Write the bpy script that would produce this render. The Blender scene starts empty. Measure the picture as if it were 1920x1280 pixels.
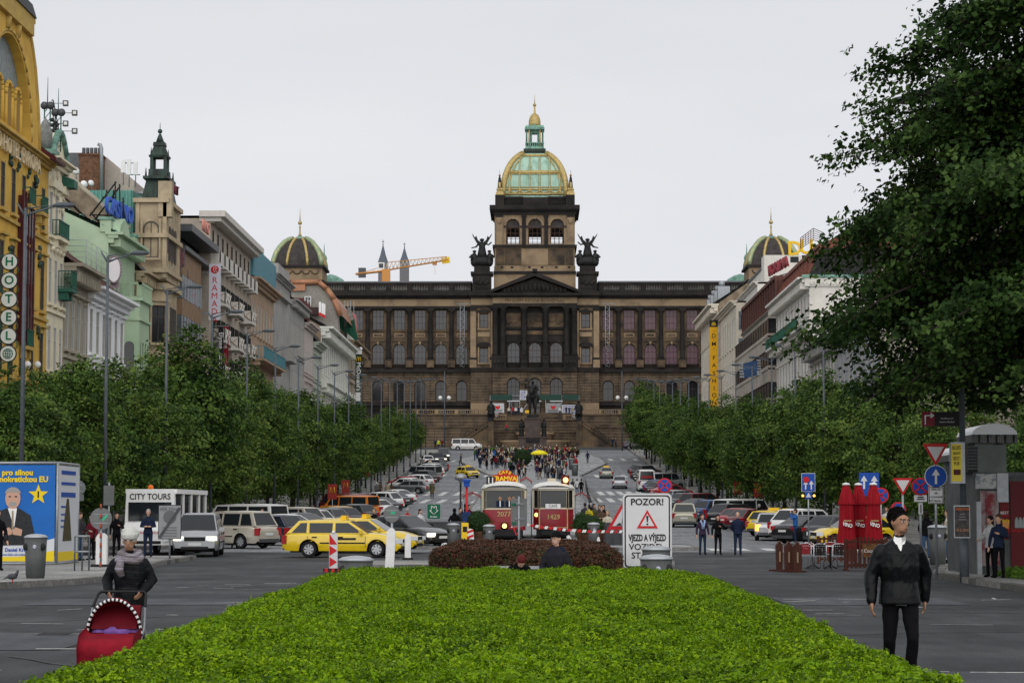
import bpy,bmesh,math,random
import numpy as np
from mathutils import Vector,Matrix,noise
R=math.radians
cos,sin,pi,MT,MR,lin=math.cos,math.sin,math.pi,Matrix.Translation,Matrix.Rotation,np.linspace
random.seed(7)
SC=bpy.context.scene
COL=SC.collection
# ------------------------------------------------------------------ camera
CAMH,FPX=1.74,4230.0
TILT,YAW=math.atan(326/FPX),math.atan(43/FPX)
cam=bpy.data.objects.new('camera',bpy.data.cameras.new('camera'))
COL.objects.link(cam)
cam.data.sensor_width=36
cam.data.lens=36*FPX/1920
cam.data.clip_start,cam.data.clip_end=0.5,6000
cam.location=(0,0,CAMH)
cam.rotation_euler=(R(90)+TILT,0,YAW)
SC.camera=cam
# ------------------------------------------------------------------ sky, sun, exposure
SUN_EL,SUN_AZ=R(34),R(180)
world=bpy.data.worlds.new('World')
SC.world=world
world.use_nodes=True
_n,_l=world.node_tree.nodes,world.node_tree.links
_n.clear()
_sky=_n.new('ShaderNodeTexSky')
_sky.sky_type='NISHITA'
_sky.sun_disc=False
_sky.sun_elevation,_sky.sun_rotation=SUN_EL,SUN_AZ
_sky.dust_density=4.0
_hsv=_n.new('ShaderNodeHueSaturation')
_hsv.inputs['Saturation'].default_value=0.25
_hsv.inputs['Value'].default_value=1.0
_l.new(_sky.outputs[0],_hsv.inputs['Color'])
_tc=_n.new('ShaderNodeTexCoord')
_mp=_n.new('ShaderNodeMapping')
_mp.inputs['Scale'].default_value=(1.2,1.2,5.0)
_l.new(_tc.outputs['Generated'],_mp.inputs[0])
_nz=_n.new('ShaderNodeTexNoise')
_nz.inputs['Scale'].default_value=1.7
_nz.inputs['Detail'].default_value=5
_l.new(_mp.outputs[0],_nz.inputs['Vector'])
_rp=_n.new('ShaderNodeValToRGB')
_rp.color_ramp.elements[0].position,_rp.color_ramp.elements[0].color=0.3,(7.3,7.5,7.95,1)
_rp.color_ramp.elements[1].position,_rp.color_ramp.elements[1].color=0.72,(8.5,8.6,8.9,1)
_l.new(_nz.outputs[0],_rp.inputs[0])
_mx=_n.new('ShaderNodeMixRGB')
_mx.inputs[0].default_value=0.93
_l.new(_hsv.outputs[0],_mx.inputs[1])
_l.new(_rp.outputs[0],_mx.inputs[2])
_bg=_n.new('ShaderNodeBackground')
_bg.inputs['Strength'].default_value=0.075
_sx=_n.new('ShaderNodeSeparateXYZ')
_l.new(_tc.outputs['Generated'],_sx.inputs[0])
_gr=_n.new('ShaderNodeMapRange')
_gr.inputs[1].default_value,_gr.inputs[2].default_value=0.0,0.3
_gr.inputs[3].default_value,_gr.inputs[4].default_value=1.06,0.9
_l.new(_sx.outputs[2],_gr.inputs[0])
_ml=_n.new('ShaderNodeMixRGB')
_ml.blend_type,_ml.inputs[0].default_value='MULTIPLY',1.0
_l.new(_mx.outputs[0],_ml.inputs[1])
_l.new(_gr.outputs[0],_ml.inputs[2])
_l.new(_ml.outputs[0],_bg.inputs[0])
_out=_n.new('ShaderNodeOutputWorld')
_l.new(_bg.outputs[0],_out.inputs[0])
_sl=bpy.data.lights.new('sun','SUN')
_sl.energy,_sl.angle,_sl.color=1.5,R(100),(1.0,0.97,0.93)
sun=bpy.data.objects.new('sun',_sl)
COL.objects.link(sun)
sun.rotation_euler=(R(90)-SUN_EL,0,R(180)-SUN_AZ+R(0))
sun.location=(-20,-40,60)
SC.view_settings.view_transform='Standard'
SC.view_settings.look='None'
SC.view_settings.exposure=0.45
SC.view_settings.gamma=1.0
SC.view_settings.use_curve_mapping=False
SC.render.engine='CYCLES'
SC.cycles.max_bounces=6
SC.cycles.transparent_max_bounces=6
SC.cycles.use_denoising=True
# ------------------------------------------------------------------ measuring helpers
_RC=(MR(YAW,3,'Z')@MR(R(90)+TILT,3,'X'))
def ray(px,py):
 return _RC@Vector(((px-960)/FPX,(640-py)/FPX,-1))
def P(px,py,Y):
 r=ray(px,py)
 return Vector((0,0,CAMH))+r*(Y/r.y)
def PX(px,Y):
 return P(px,966,Y).x
def PZ(px,py,Y):
 return P(px,py,Y).z
_kx=[-50,82,95,125,165,200,230,264,300,350,403,430,450,2000]
_kz=[0,0,0.1,0.4,0.9,1.9,3.1,4.9,6.8,10.2,13.4,14.6,14.9,14.9]
_gy=np.arange(-50,2001,1.0)
_gz=np.interp(_gy,_kx,_kz)
_gz=np.convolve(np.pad(_gz,8,mode='edge'),np.ones(17)/17,mode='valid')
def zt(Y):
 return float(np.interp(Y,_gy,_gz))
def G(px,py):
 r=ray(px,py)
 Y=8.0
 while Y<470:
  p=Vector((0,0,CAMH))+r*(Y/r.y)
  if p.z<=zt(Y):
   return Vector((p.x,Y,zt(Y)))
  Y+=0.1 if Y<60 else 0.25
 return Vector((p.x,Y,zt(Y)))
# ------------------------------------------------------------------ materials
MATS={}
def mat(name,col=(0.5,0.5,0.5),rough=0.6,metal=0.0,var=0.0,scale=3.0,col2=None,bump=0.0,bscale=30.0,emit=None,estr=1.0,spec=0.16,lo=0.35,hi=0.68,coat=0.0,detail=6.0,stretch=None,trans=0.0):
 """Principled material; var/col2 blend a second colour by noise, bump adds fine relief."""
 if name in MATS:
  return MATS[name]
 m=bpy.data.materials.new(name)
 m.use_nodes=True
 n,l=m.node_tree.nodes,m.node_tree.links
 b=n['Principled BSDF']
 b.inputs['Base Color'].default_value=(*col,1)
 b.inputs['Roughness'].default_value=rough
 b.inputs['Metallic'].default_value=metal
 b.inputs['Specular IOR Level'].default_value=spec
 if coat:
  b.inputs['Coat Weight'].default_value=coat
  b.inputs['Coat Roughness'].default_value=0.05
 if trans:
  b.inputs['Transmission Weight'].default_value=trans
 if emit:
  b.inputs['Emission Color'].default_value=(*emit,1)
  b.inputs['Emission Strength'].default_value=estr
 if var or col2 or bump:
  tc=n.new('ShaderNodeTexCoord')
  src=tc.outputs['Object']
  if stretch:
   mp=n.new('ShaderNodeMapping')
   mp.inputs['Scale'].default_value=stretch
   l.new(src,mp.inputs[0])
   src=mp.outputs[0]
 if var or col2:
  c2=col2 or tuple(max(0,c*(1-var))for c in col)
  nz=n.new('ShaderNodeTexNoise')
  nz.inputs['Scale'].default_value=scale
  nz.inputs['Detail'].default_value=detail
  nz.inputs['Roughness'].default_value=0.62
  l.new(src,nz.inputs['Vector'])
  rp=n.new('ShaderNodeValToRGB')
  rp.color_ramp.elements[0].position=lo
  rp.color_ramp.elements[1].position=hi
  rp.color_ramp.elements[0].color=(*c2,1)
  rp.color_ramp.elements[1].color=(*col,1)
  l.new(nz.outputs[0],rp.inputs[0])
  l.new(rp.outputs[0],b.inputs['Base Color'])
 if bump:
  nb=n.new('ShaderNodeTexNoise')
  nb.inputs['Scale'].default_value=bscale
  nb.inputs['Detail'].default_value=4
  l.new(src,nb.inputs['Vector'])
  bp=n.new('ShaderNodeBump')
  bp.inputs['Strength'].default_value=bump
  bp.inputs['Distance'].default_value=0.02
  l.new(nb.outputs[0],bp.inputs['Height'])
  l.new(bp.outputs[0],b.inputs['Normal'])
 MATS[name]=m
 return m
# ------------------------------------------------------------------ mesh builder
class MB:
 def __init__(s,T=None):
  s.v,s.f,s.m=[],[],[]
  s.T=T or Matrix()
  s.smooth=set()
 def add(s,vs,fs,m=0,sm=False):
  o=len(s.v)
  T=s.T
  s.v+=[T@Vector(p)for p in vs]
  if sm:
   s.smooth.update(range(len(s.f),len(s.f)+len(fs)))
  s.f+=[tuple(i+o for i in f)for f in fs]
  s.m+=[m]*len(fs)
  return s
 def box(s,x0,x1,y0,y1,z0,z1,m=0):
  return s.add([(x0,y0,z0),(x1,y0,z0),(x1,y1,z0),(x0,y1,z0),(x0,y0,z1),(x1,y0,z1),(x1,y1,z1),(x0,y1,z1)],[(0,3,2,1),(4,5,6,7),(0,1,5,4),(1,2,6,5),(2,3,7,6),(3,0,4,7)],m)
 def cbox(s,c,d,m=0,rz=0.0,rx=0.0,ry=0.0):
  M=MT(c)@MR(rz,4,'Z')@MR(ry,4,'Y')@MR(rx,4,'X')
  hx,hy,hz=d[0]/2,d[1]/2,d[2]/2
  vs=[M@Vector((a*hx,b*hy,c_*hz))for c_ in(-1,1)for b in(-1,1)for a in(-1,1)]
  return s.add(vs,[(0,2,3,1),(4,5,7,6),(0,1,5,4),(1,3,7,5),(3,2,6,7),(2,0,4,6)],m)
 def quad(s,a,b,c,d,m=0):
  return s.add([a,b,c,d],[(0,1,2,3)],m)
 def prism(s,pts,h0,h1,ax='y',m=0,mside=None):
  """extrude a 2D outline; ax is the extrusion axis, outline in the other two (x,z | x,y | y,z)"""
  n=len(pts)
  def w(p,h):
   return{'y':(p[0],h,p[1]),'z':(p[0],p[1],h),'x':(h,p[0],p[1])}[ax]
  vs=[w(p,h0)for p in pts]+[w(p,h1)for p in pts]
  s.add(vs,[tuple(range(n)),tuple(range(2*n-1,n-1,-1))],m)
  o=len(s.v)-2*n
  for i in range(n):
   j=(i+1)%n
   s.f.append((o+i,o+j,o+n+j,o+n+i))
   s.m.append(m if mside is None else mside)
  return s
 def cyl(s,p0,p1,r0,r1=None,n=10,m=0,caps=True,sm=True):
  r1=r0 if r1 is None else r1
  return s.tube([p0,p1],[r0,r1],n,m,caps,sm)
 def tube(s,path,r,n=8,m=0,caps=True,sm=True):
  path=[Vector(p)for p in path]
  rs=r if isinstance(r,(list,tuple))else[r]*len(path)
  vs,fs=[],[]
  u=None
  for i,p in enumerate(path):
   d=(path[min(i+1,len(path)-1)]-path[max(i-1,0)]).normalized()
   if u is None:
    u=d.orthogonal().normalized()
   u=(u-d*u.dot(d))
   u=u.normalized()if u.length>1e-6 else d.orthogonal().normalized()
   w=d.cross(u)
   q=rs[i]if isinstance(rs[i],tuple)else(rs[i],rs[i])
   for k in range(n):
    a=2*pi*k/n
    vs.append(p+u*(cos(a)*q[0])+w*(sin(a)*q[1]))
  for i in range(len(path)-1):
   for k in range(n):
    k2=(k+1)%n
    fs.append((i*n+k,i*n+k2,(i+1)*n+k2,(i+1)*n+k))
  s.add(vs,fs,m,sm)
  if caps:
   o=len(s.v)-len(vs)
   s.f+=[tuple(o+k for k in range(n-1,-1,-1)),tuple(o+(len(path)-1)*n+k for k in range(n))]
   s.m+=[m,m]
  return s
 def lathe(s,prof,c=(0,0,0),n=12,m=0,sm=True,sx=1.0,sy=1.0,a0=0.0):
  c=Vector(c)
  vs,fs=[],[]
  for(r,z)in prof:
   for k in range(n):
    a=a0+2*pi*k/n
    vs.append(c+Vector((r*cos(a)*sx,r*sin(a)*sy,z)))
  for i in range(len(prof)-1):
   for k in range(n):
    k2=(k+1)%n
    fs.append((i*n+k,i*n+k2,(i+1)*n+k2,(i+1)*n+k))
  s.add(vs,fs,m,sm)
  o=len(s.v)-len(vs)
  if prof[0][0]>1e-4:
   s.f.append(tuple(o+k for k in range(n-1,-1,-1)))
   s.m.append(m)
  if prof[-1][0]>1e-4:
   s.f.append(tuple(o+(len(prof)-1)*n+k for k in range(n)))
   s.m.append(m)
  return s
 def ball(s,c,r,n=10,m=0,sc=(1,1,1)):
  k=max(4,n//2+1)
  prof=[(max(1e-5,r*sin(pi*i/k)),-r*cos(pi*i/k)*sc[2])for i in range(k+1)]
  return s.lathe(prof,c,n,m,True,sc[0],sc[1])
 def mesh(s,name,mats):
  me=bpy.data.meshes.new(name)
  me.from_pydata([tuple(p)for p in s.v],[],s.f)
  for m in(mats if isinstance(mats,(list,tuple))else[mats]):
   me.materials.append(m)
  me.polygons.foreach_set('material_index',s.m)
  if s.smooth:
   sm=np.zeros(len(s.f),dtype=bool)
   sm[list(s.smooth)]=True
   me.polygons.foreach_set('use_smooth',sm)
  me.update()
  return me
 def build(s,name,mats,parent=None,**kw):
  return link(name,s.mesh(name,mats),parent,**kw)
def link(name,data,parent=None,loc=None,rz=None,M=None,label=None,cat=None,group=None,kind=None):
 o=bpy.data.objects.new(name,data)
 COL.objects.link(o)
 if parent is not None:
  o.parent=parent
 if loc is not None:
  o.location=loc
 if rz is not None:
  o.rotation_euler=(0,0,rz)
 if M is not None:
  o.matrix_basis=M
 return tag(o,label,cat,group,kind)
def tag(o,label=None,cat=None,group=None,kind=None):
 for k,v in(('label',label),('category',cat),('group',group),('kind',kind)):
  if v:
   o[k]=v
 return o
def thing(name,label,cat,loc=(0,0,0),rz=0.0,group=None):
 return link(name,None,None,loc,rz,label=label,cat=cat,group=group)
KIDS={}
def kids(o):
 return list(o.children)
def dup(o,loc=None,rz=None,parent=None,label=None,group=None,swap=None,scale=None):
 """copy a thing with its parts and sub-parts; swap maps material name -> material on the copies"""
 c=o.copy()
 COL.objects.link(c)
 if parent is not None:
  c.parent=parent
 if loc is not None:
  c.location=loc
 if rz is not None:
  c.rotation_euler=(0,0,rz)
 if scale is not None:
  c.scale=(scale,)*3
 if label:
  c['label']=label
 if group:
  c['group']=group
 if swap and c.data is not None:
  for sl in c.material_slots:
   if sl.material and sl.material.name in swap:
    w=swap[sl.material.name]
    sl.link='OBJECT'
    sl.material=w
 for ch in o.children:
  dup(ch,parent=c,swap=swap)
 return c
def swapmat(o,swap):
 for x in[o]+list(o.children_recursive):
  if x.data is not None and hasattr(x,'material_slots'):
   for sl in x.material_slots:
    if sl.material and sl.material.name in swap:
     w=swap[sl.material.name]
     sl.link='OBJECT'
     sl.material=w
def frame_M(o,ex,ey,ez):
 M=Matrix.Identity(4)
 for i,e in enumerate((ex,ey,ez)):
  for k in range(3):
   M[k][i]=e[k]
 M.translation=o
 return M
def text(body,size,material,parent,loc,rot=(R(90),0,0),name='lettering',align='CENTER',ext=0.004,sx=1.0,bold=0.0,space=1.0,M=None,valign='CENTER'):
 """flat lettering turned into mesh; faces -Y by default"""
 cu=bpy.data.curves.new(name,'FONT')
 cu.body,cu.size,cu.extrude,cu.offset=body,size,ext,bold
 cu.align_x,cu.align_y,cu.space_character=align,valign,space
 cu.resolution_u=3
 tmp=bpy.data.objects.new('tmp_text',cu)
 me=bpy.data.meshes.new_from_object(tmp)
 bpy.data.objects.remove(tmp)
 me.materials.clear()
 me.materials.append(material)
 o=link(name,me,parent)
 if M is not None:
  o.matrix_basis=M
 else:
  o.location,o.rotation_euler=loc,rot
 o.scale=(sx,1,1)if M is None else o.scale
 return o
# ------------------------------------------------------------------ shared materials
M_WHITE=mat('white_paint',(0.78,0.78,0.77),0.5,var=0.12,scale=4)
M_DGREY=mat('dark_grey_metal',(0.09,0.095,0.1),0.45,0.3,var=0.25,scale=5)
M_STEEL=mat('galvanised_steel',(0.34,0.36,0.38),0.45,0.6,var=0.2,scale=6)
M_POLE=mat('grey_painted_pole',(0.1,0.115,0.13),0.5,0.2,var=0.25,scale=5)
M_BLACK=mat('black_paint',(0.01,0.01,0.011),0.5,spec=.25)
M_RED=mat('sign_red',(0.5,0.02,0.025),0.4)
M_BLUE=mat('sign_blue',(0.015,0.07,0.34),0.4)
M_YELLOW=mat('sign_yellow',(0.8,0.52,0.03),0.45)
M_GOLD=mat('gilding',(0.55,0.42,0.17),0.45,0.3,var=0.45,scale=2.5)
M_COPPER=mat('green_copper',(0.2,0.36,0.29),0.6,0.1,col2=(0.07,0.15,0.12),scale=1.1,lo=0.3,hi=0.6)
M_GLASS=mat('dark_glass',(0.02,0.024,0.028),0.08,spec=0.45,var=0.5,scale=0.5)
M_GLASS2=mat('curtained_glass',(0.085,0.09,0.097),0.12,spec=0.45,var=0.7,scale=1.2)
# ================================================================== ground, road, pavements
def ground_mat(name,c1,c2,c3,patch=0.12,fine=14.0,rough=0.75,setts=None,bump=0.35):
 m=bpy.data.materials.new(name)
 m.use_nodes=True
 n,l=m.node_tree.nodes,m.node_tree.links
 b=n['Principled BSDF']
 b.inputs['Roughness'].default_value=rough+.15
 b.inputs['Specular IOR Level'].default_value=.15
 tc=n.new('ShaderNodeTexCoord')
 a=n.new('ShaderNodeTexNoise')
 a.inputs['Scale'].default_value,a.inputs['Detail'].default_value=patch,7
 l.new(tc.outputs['Object'],a.inputs['Vector'])
 r=n.new('ShaderNodeValToRGB')
 e=r.color_ramp.elements
 e[0].position,e[0].color=0.32,(*c1,1)
 e[1].position,e[1].color=0.68,(*c3,1)
 e2=e.new(0.5)
 e2.color=(*c2,1)
 l.new(a.outputs[0],r.inputs[0])
 f=n.new('ShaderNodeTexNoise')
 f.inputs['Scale'].default_value,f.inputs['Detail'].default_value=fine,6
 l.new(tc.outputs['Object'],f.inputs['Vector'])
 fr=n.new('ShaderNodeMapRange')
 fr.inputs[1].default_value,fr.inputs[2].default_value=0.3,0.7
 fr.inputs[3].default_value,fr.inputs[4].default_value=0.68,1.22
 l.new(f.outputs[0],fr.inputs[0])
 mx=n.new('ShaderNodeMixRGB')
 mx.blend_type,mx.inputs[0].default_value='MULTIPLY',1.0
 l.new(r.outputs[0],mx.inputs[1])
 l.new(fr.outputs[0],mx.inputs[2])
 mp=n.new('ShaderNodeMapping')
 mp.inputs['Scale'].default_value=(1.0,.22,1)
 l.new(tc.outputs['Object'],mp.inputs[0])
 w=n.new('ShaderNodeTexNoise')
 w.inputs['Scale'].default_value,w.inputs['Detail'].default_value,w.inputs['Roughness'].default_value=1.6,6,.68
 l.new(mp.outputs[0],w.inputs['Vector'])
 wr=n.new('ShaderNodeMapRange')
 wr.inputs[1].default_value,wr.inputs[2].default_value,wr.inputs[3].default_value,wr.inputs[4].default_value=.3,.7,.72,1.26
 l.new(w.outputs[0],wr.inputs[0])
 mw=n.new('ShaderNodeMixRGB')
 mw.blend_type,mw.inputs[0].default_value='MULTIPLY',1.0
 l.new(mx.outputs[0],mw.inputs[1])
 l.new(wr.outputs[0],mw.inputs[2])
 last=mw.outputs[0]
 hgt=f.outputs[0]
 if setts:
  v=n.new('ShaderNodeTexVoronoi')
  v.feature='DISTANCE_TO_EDGE'
  v.inputs['Scale'].default_value=setts
  l.new(tc.outputs['Object'],v.inputs['Vector'])
  vr=n.new('ShaderNodeMapRange')
  vr.inputs[1].default_value,vr.inputs[2].default_value=0.0,0.09
  vr.inputs[3].default_value,vr.inputs[4].default_value=0.45,1.0
  l.new(v.outputs[0],vr.inputs[0])
  v2=n.new('ShaderNodeTexVoronoi')
  v2.inputs['Scale'].default_value=setts
  l.new(tc.outputs['Object'],v2.inputs['Vector'])
  hs=n.new('ShaderNodeHueSaturation')
  hs.inputs['Saturation'].default_value=0.0
  l.new(v2.outputs['Color'],hs.inputs['Color'])
  h2=n.new('ShaderNodeMapRange')
  h2.inputs[3].default_value,h2.inputs[4].default_value=0.72,1.25
  l.new(hs.outputs[0],h2.inputs[0])
  m2=n.new('ShaderNodeMixRGB')
  m2.blend_type,m2.inputs[0].default_value='MULTIPLY',1.0
  l.new(last,m2.inputs[1])
  l.new(vr.outputs[0],m2.inputs[2])
  m3=n.new('ShaderNodeMixRGB')
  m3.blend_type,m3.inputs[0].default_value='MULTIPLY',1.0
  l.new(m2.outputs[0],m3.inputs[1])
  l.new(h2.outputs[0],m3.inputs[2])
  last=m3.outputs[0]
  hgt=vr.outputs[0]
 l.new(last,b.inputs['Base Color'])
 bp=n.new('ShaderNodeBump')
 bp.inputs['Strength'].default_value,bp.inputs['Distance'].default_value=bump,0.01
 l.new(hgt,bp.inputs['Height'])
 l.new(bp.outputs[0],b.inputs['Normal'])
 MATS[name]=m
 return m
M_ASPH=ground_mat('asphalt',(0.032,0.034,0.037),(0.05,0.052,0.056),(0.072,0.074,0.078),0.3,22,0.62)
M_ASPH2=ground_mat('asphalt_patch',(0.06,0.064,0.074),(0.075,0.08,0.09),(0.092,0.097,0.107),0.4,30,0.6)
M_SETTS=ground_mat('granite_setts',(0.15,0.157,0.168),(0.19,0.197,0.208),(0.235,0.242,0.252),0.12,9,0.6,setts=6.0)
M_PAVE=ground_mat('mosaic_paving',(0.2,0.2,0.195),(0.26,0.258,0.25),(0.33,0.325,0.31),0.35,14,0.75,setts=11.0)
M_EARTH=ground_mat('city_ground',(0.12,0.12,0.115),(0.15,0.15,0.145),(0.18,0.18,0.17),0.05,4,0.9)
M_KERB=mat('kerb_granite',(0.24,0.235,0.225),0.8,var=0.45,scale=7,bump=0.5)
M_KERBD=mat('kerb_granite_dark',(0.13,0.128,0.12),0.8,var=0.4,scale=7,bump=0.5)
M_MARK=mat('road_paint',(0.62,0.62,0.6),0.7,col2=(0.3,0.3,0.3),scale=5,lo=0.38,hi=0.55)
M_MARKW=mat('worn_road_paint',(0.4,0.4,0.39),0.75,col2=(0.14,0.145,0.15),scale=6,lo=0.42,hi=0.6)
def sheet(name,x0,x1,y0,y1,dz,m,nx=1,step=4.0,parent=None,kind='structure'):
 ys=list(np.arange(y0,y1,step))+[y1]
 xs=lin(x0,x1,nx+1)
 vs=[(x,y,zt(y)+dz)for y in ys for x in xs]
 k=nx+1
 fs=[(j*k+i,j*k+i+1,(j+1)*k+i+1,(j+1)*k+i)for j in range(len(ys)-1)for i in range(nx)]
 b=MB()
 b.add(vs,fs)
 return b.build(name,m,parent,kind=kind)
_b=MB()
_ys=[-60,-20]+list(range(0,480,5))+[600,900,1500,3500]
_xs=[-2500,-400,-60,60,400,2500]
_b.add([(x,y,zt(y)-0.02)for y in _ys for x in _xs],[(j*6+i,j*6+i+1,(j+1)*6+i+1,(j+1)*6+i)for j in range(len(_ys)-1)for i in range(5)])
_b.build('ground',M_EARTH,kind='structure')
road=sheet('road',-29.5,29.5,-20,99,0.0,M_ASPH,1)
roadset=sheet('sett_road',-17.2,17.2,99,432,0.004,M_SETTS,1)
xroad=sheet('museum_street',-90,90,404,436,0.008,M_ASPH,1)
_b=MB()
for(x0,x1,y0,y1)in[(2.9,9.5,12,25.2),(-10,-4.2,44,47),(-9.5,-6.2,29,33.5),(5,8.5,44,48)]:
 _b.add([(x0,y0,0.008),(x1,y0+.4,0.008),(x1+.1,y1,0.008),(x0-.05,y1+.3,0.008)],[(0,1,2,3)])
_b.build('road_repair',M_ASPH2,kind='structure')
_b=MB()
rr=random.Random(3)
def crack(x,y,dx,dy,n,w,m=0):
 for i in range(n):
  x2,y2=x+dx+rr.uniform(-.25,.25),y+dy+rr.uniform(-.25,.25)
  d=Vector((x2-x,y2-y)).normalized()
  q=Vector((-d.y,d.x))*w
  _b.add([(x-q.x,y-q.y,.012),(x2-q.x,y2-q.y,.012),(x2+q.x,y2+q.y,.012),(x+q.x,y+q.y,.012)],[(0,1,2,3)],m)
  x,y=x2,y2
crack(-9.5,36,.6,.55,9,.03)
crack(-6.5,28,.35,-.6,7,.025)
crack(4.2,33,.7,.25,10,.03)
crack(6,41,.8,-.2,8,.035)
crack(-13,79,1.2,.15,9,.06)
crack(7,62,.9,.3,7,.05)
_b.build('road_crack',mat('tar_joint',(0.035,0.036,0.038),0.5),kind='structure')
_b=MB()
for i in range(50):
 x=rr.choice([rr.uniform(-9.5,-4.2),rr.uniform(3.2,9.8)])
 y=rr.uniform(24,58)
 a,L,w=rr.uniform(-.5,.5)+(0 if rr.random()<.6 else 1.2),rr.uniform(.08,.55),rr.uniform(.015,.05)
 c,s_=cos(a),sin(a)
 _b.add([(x-c*L-s_*w,y-s_*L+c*w,.014),(x-c*L+s_*w,y-s_*L-c*w,.014),(x+c*L+s_*w,y+s_*L-c*w,.014),(x+c*L-s_*w,y+s_*L+c*w,.014)],[(0,1,2,3)])
_b.build('road_scuff',M_MARK,kind='structure')
_b=MB()
p=G(105,1190)
_b.lathe([(.34,.010),(.34,.016),(.30,.018),(.0001,.018)],(p.x,p.y,0),20)
for i in range(-3,4):
 _b.box(p.x-.22,p.x+.22,p.y+i*.075-.02,p.y+i*.075+.02,.018,.024,1)
_b.build('manhole_cover',[M_DGREY,M_BLACK],label='round iron manhole cover in the left lane beside the pram',cat='manhole cover')
# ------------------------------------------------------------------ pavements with kerb stones
def pavement(name,pts,h=0.14,kerb_from=None,kerb_to=None,m=None,stone=1.0,label=None,nmax=300,km=None):
 """raised paving that follows the terrain; kerb stones along the edges kerb_from..kerb_to"""
 m=m or M_PAVE
 o=link(name,None,None,kind='structure')
 b=MB()
 n=len(pts)
 dense=[]
 for i in range(n):
  a,c=Vector(pts[i]),Vector(pts[(i+1)%n])
  k=max(1,int((c-a).length/6))
  dense+=[a+(c-a)*(j/k)for j in range(k)]
 bm=bmesh.new()
 vs=[bm.verts.new((q.x,q.y,0))for q in dense]
 f=bm.faces.new(vs)
 bmesh.ops.triangulate(bm,faces=[f])
 ymin,ymax=min(q.y for q in dense),max(q.y for q in dense)
 for y in np.arange(math.floor(ymin/6)*6,ymax,6.0):
  bmesh.ops.bisect_plane(bm,geom=bm.verts[:]+bm.edges[:]+bm.faces[:],plane_co=(0,float(y),0),plane_no=(0,1,0))
 for v in bm.verts:
  v.co.z=zt(v.co.y)+h
 me=bpy.data.meshes.new(name)
 bm.normal_update()
 bm.to_mesh(me)
 bm.free()
 me.materials.append(m)
 link('paving',me,o)
 sb=MB()
 nd=len(dense)
 for i in range(nd):
  a,c=dense[i],dense[(i+1)%nd]
  sb.quad((a.x,a.y,zt(a.y)-.3),(c.x,c.y,zt(c.y)-.3),(c.x,c.y,zt(c.y)+h-.001),(a.x,a.y,zt(a.y)+h-.001))
 sb.build('edge',M_KERBD,o)
 if kerb_from is not None:
  cnt=0
  me=MB().box(0,stone-.02,-.03,.27,-.25,.012).mesh('kerb_stone',km or M_KERB)
  me2=MB().box(0,stone-.02,-.03,.27,-.25,.012).mesh('kerb_stone',M_KERBD)
  for i in range(kerb_from,kerb_to):
   a,c=Vector(pts[i]),Vector(pts[(i+1)%n])
   L=(c-a).length
   k=max(1,round(L/stone))
   ang=math.atan2(c.y-a.y,c.x-a.x)
   for j in range(k):
    if cnt>=nmax:
     break
    q=a+(c-a)*(j/k)
    q2=a+(c-a)*((j+1)/k)
    st=link('kerb_stone',me if rr.random()<.7 else me2,o)
    st.location=(q.x,q.y,zt(q.y)+h+rr.uniform(0,.008))
    st.rotation_euler=(0,-math.atan2(zt(q2.y)-zt(q.y),L/k),ang)
    st.scale=(L/k/stone,1,1)
    cnt+=1
 return o
pavement('pavement',[(-26,50.2),(-15,51.5),(-12.6,54),(-11.6,57),(-11.2,60.5),(-11.4,64),(-12.2,70),(-13.0,78),(-13.2,88),(-26,88)],kerb_from=0,kerb_to=8)
pavement('pavement',[(11.05,40),(26,40),(26,86),(14.6,86),(14.0,80),(12.9,72),(11.7,66.5),(11.1,63)],kerb_from=3,kerb_to=8)
pavement('pavement',[(-17.2,104),(-16.6,108),(-16.6,402),(-30,402),(-30,104)],kerb_from=0,kerb_to=2,stone=3.0)
pavement('pavement',[(30,100),(30,402),(16.6,402),(16.6,106),(17.2,100)],kerb_from=2,kerb_to=4,stone=3.0)
pavement('median',[(-5.5,104),(5.6,101),(7.4,101.6),(7.4,106),(6.6,108),(6.2,302),(10.8,338),(10.6,356),(8.5,386),(-9,386),(-11.8,356),(-11.6,344),(-6.0,302),(-6.2,108)],h=0.15,m=ground_mat('median_paving',(0.24,0.243,0.25),(0.29,0.295,0.3),(0.34,0.345,0.35),0.3,10,0.6,setts=2.5),kerb_from=0,kerb_to=13,stone=2.0)
pavement('bench_strip',[(-3.0,36.5),(2.8,36.5),(3.0,52),(-3.6,52)],h=0.10,kerb_from=0,kerb_to=4,stone=1.0)
pavement('crossing_island',[(-5.8,75),(4.6,75),(5.0,82),(-6.2,82)],h=0.10,kerb_from=0,kerb_to=4)
pavement('museum_forecourt',[(-90,428),(90,428),(90,436),(-90,436)],h=0.16)
# ------------------------------------------------------------------ painted markings
def stripes(name,xs,w,y0,y1,lean=0.0,m=None,dz=.012):
 b=MB()
 for x in xs:
  b.add([(x,y0,zt(y0)+dz),(x+w,y0,zt(y0)+dz),(x+w+lean,y1,zt(y1)+dz),(x+lean,y1,zt(y1)+dz)],[(0,1,2,3)])
 o=b.build(name,m or M_MARK,kind='structure')
 return o
stripes('zebra_crossing',np.arange(7.9,16.4,1.25),.55,101.5,105.5)
stripes('zebra_crossing',np.arange(-15.8,-7,1.25),.55,106,110,m=M_MARKW)
for(px0,px1,py0,py1)in[(752,880,943,934),(762,905,929,922),(793,905,894,889),(806,880,865.5,863),(1120,1215,941,933),(1125,1200,928,921),(1118,1222,895,890),(1120,1215,863,860)]:
 a,c=G((px0+px1)/2,py0),G((px0+px1)/2,py1)
 w0=(PX(px1,a.y)-PX(px0,a.y))
 k=max(5,int(w0/1.35))
 stripes('zebra_crossing',lin(PX(px0,a.y),PX(px1,a.y),k),.62,a.y,min(c.y,a.y+9),lean=(.35 if px0<1000 else-.2))
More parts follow.
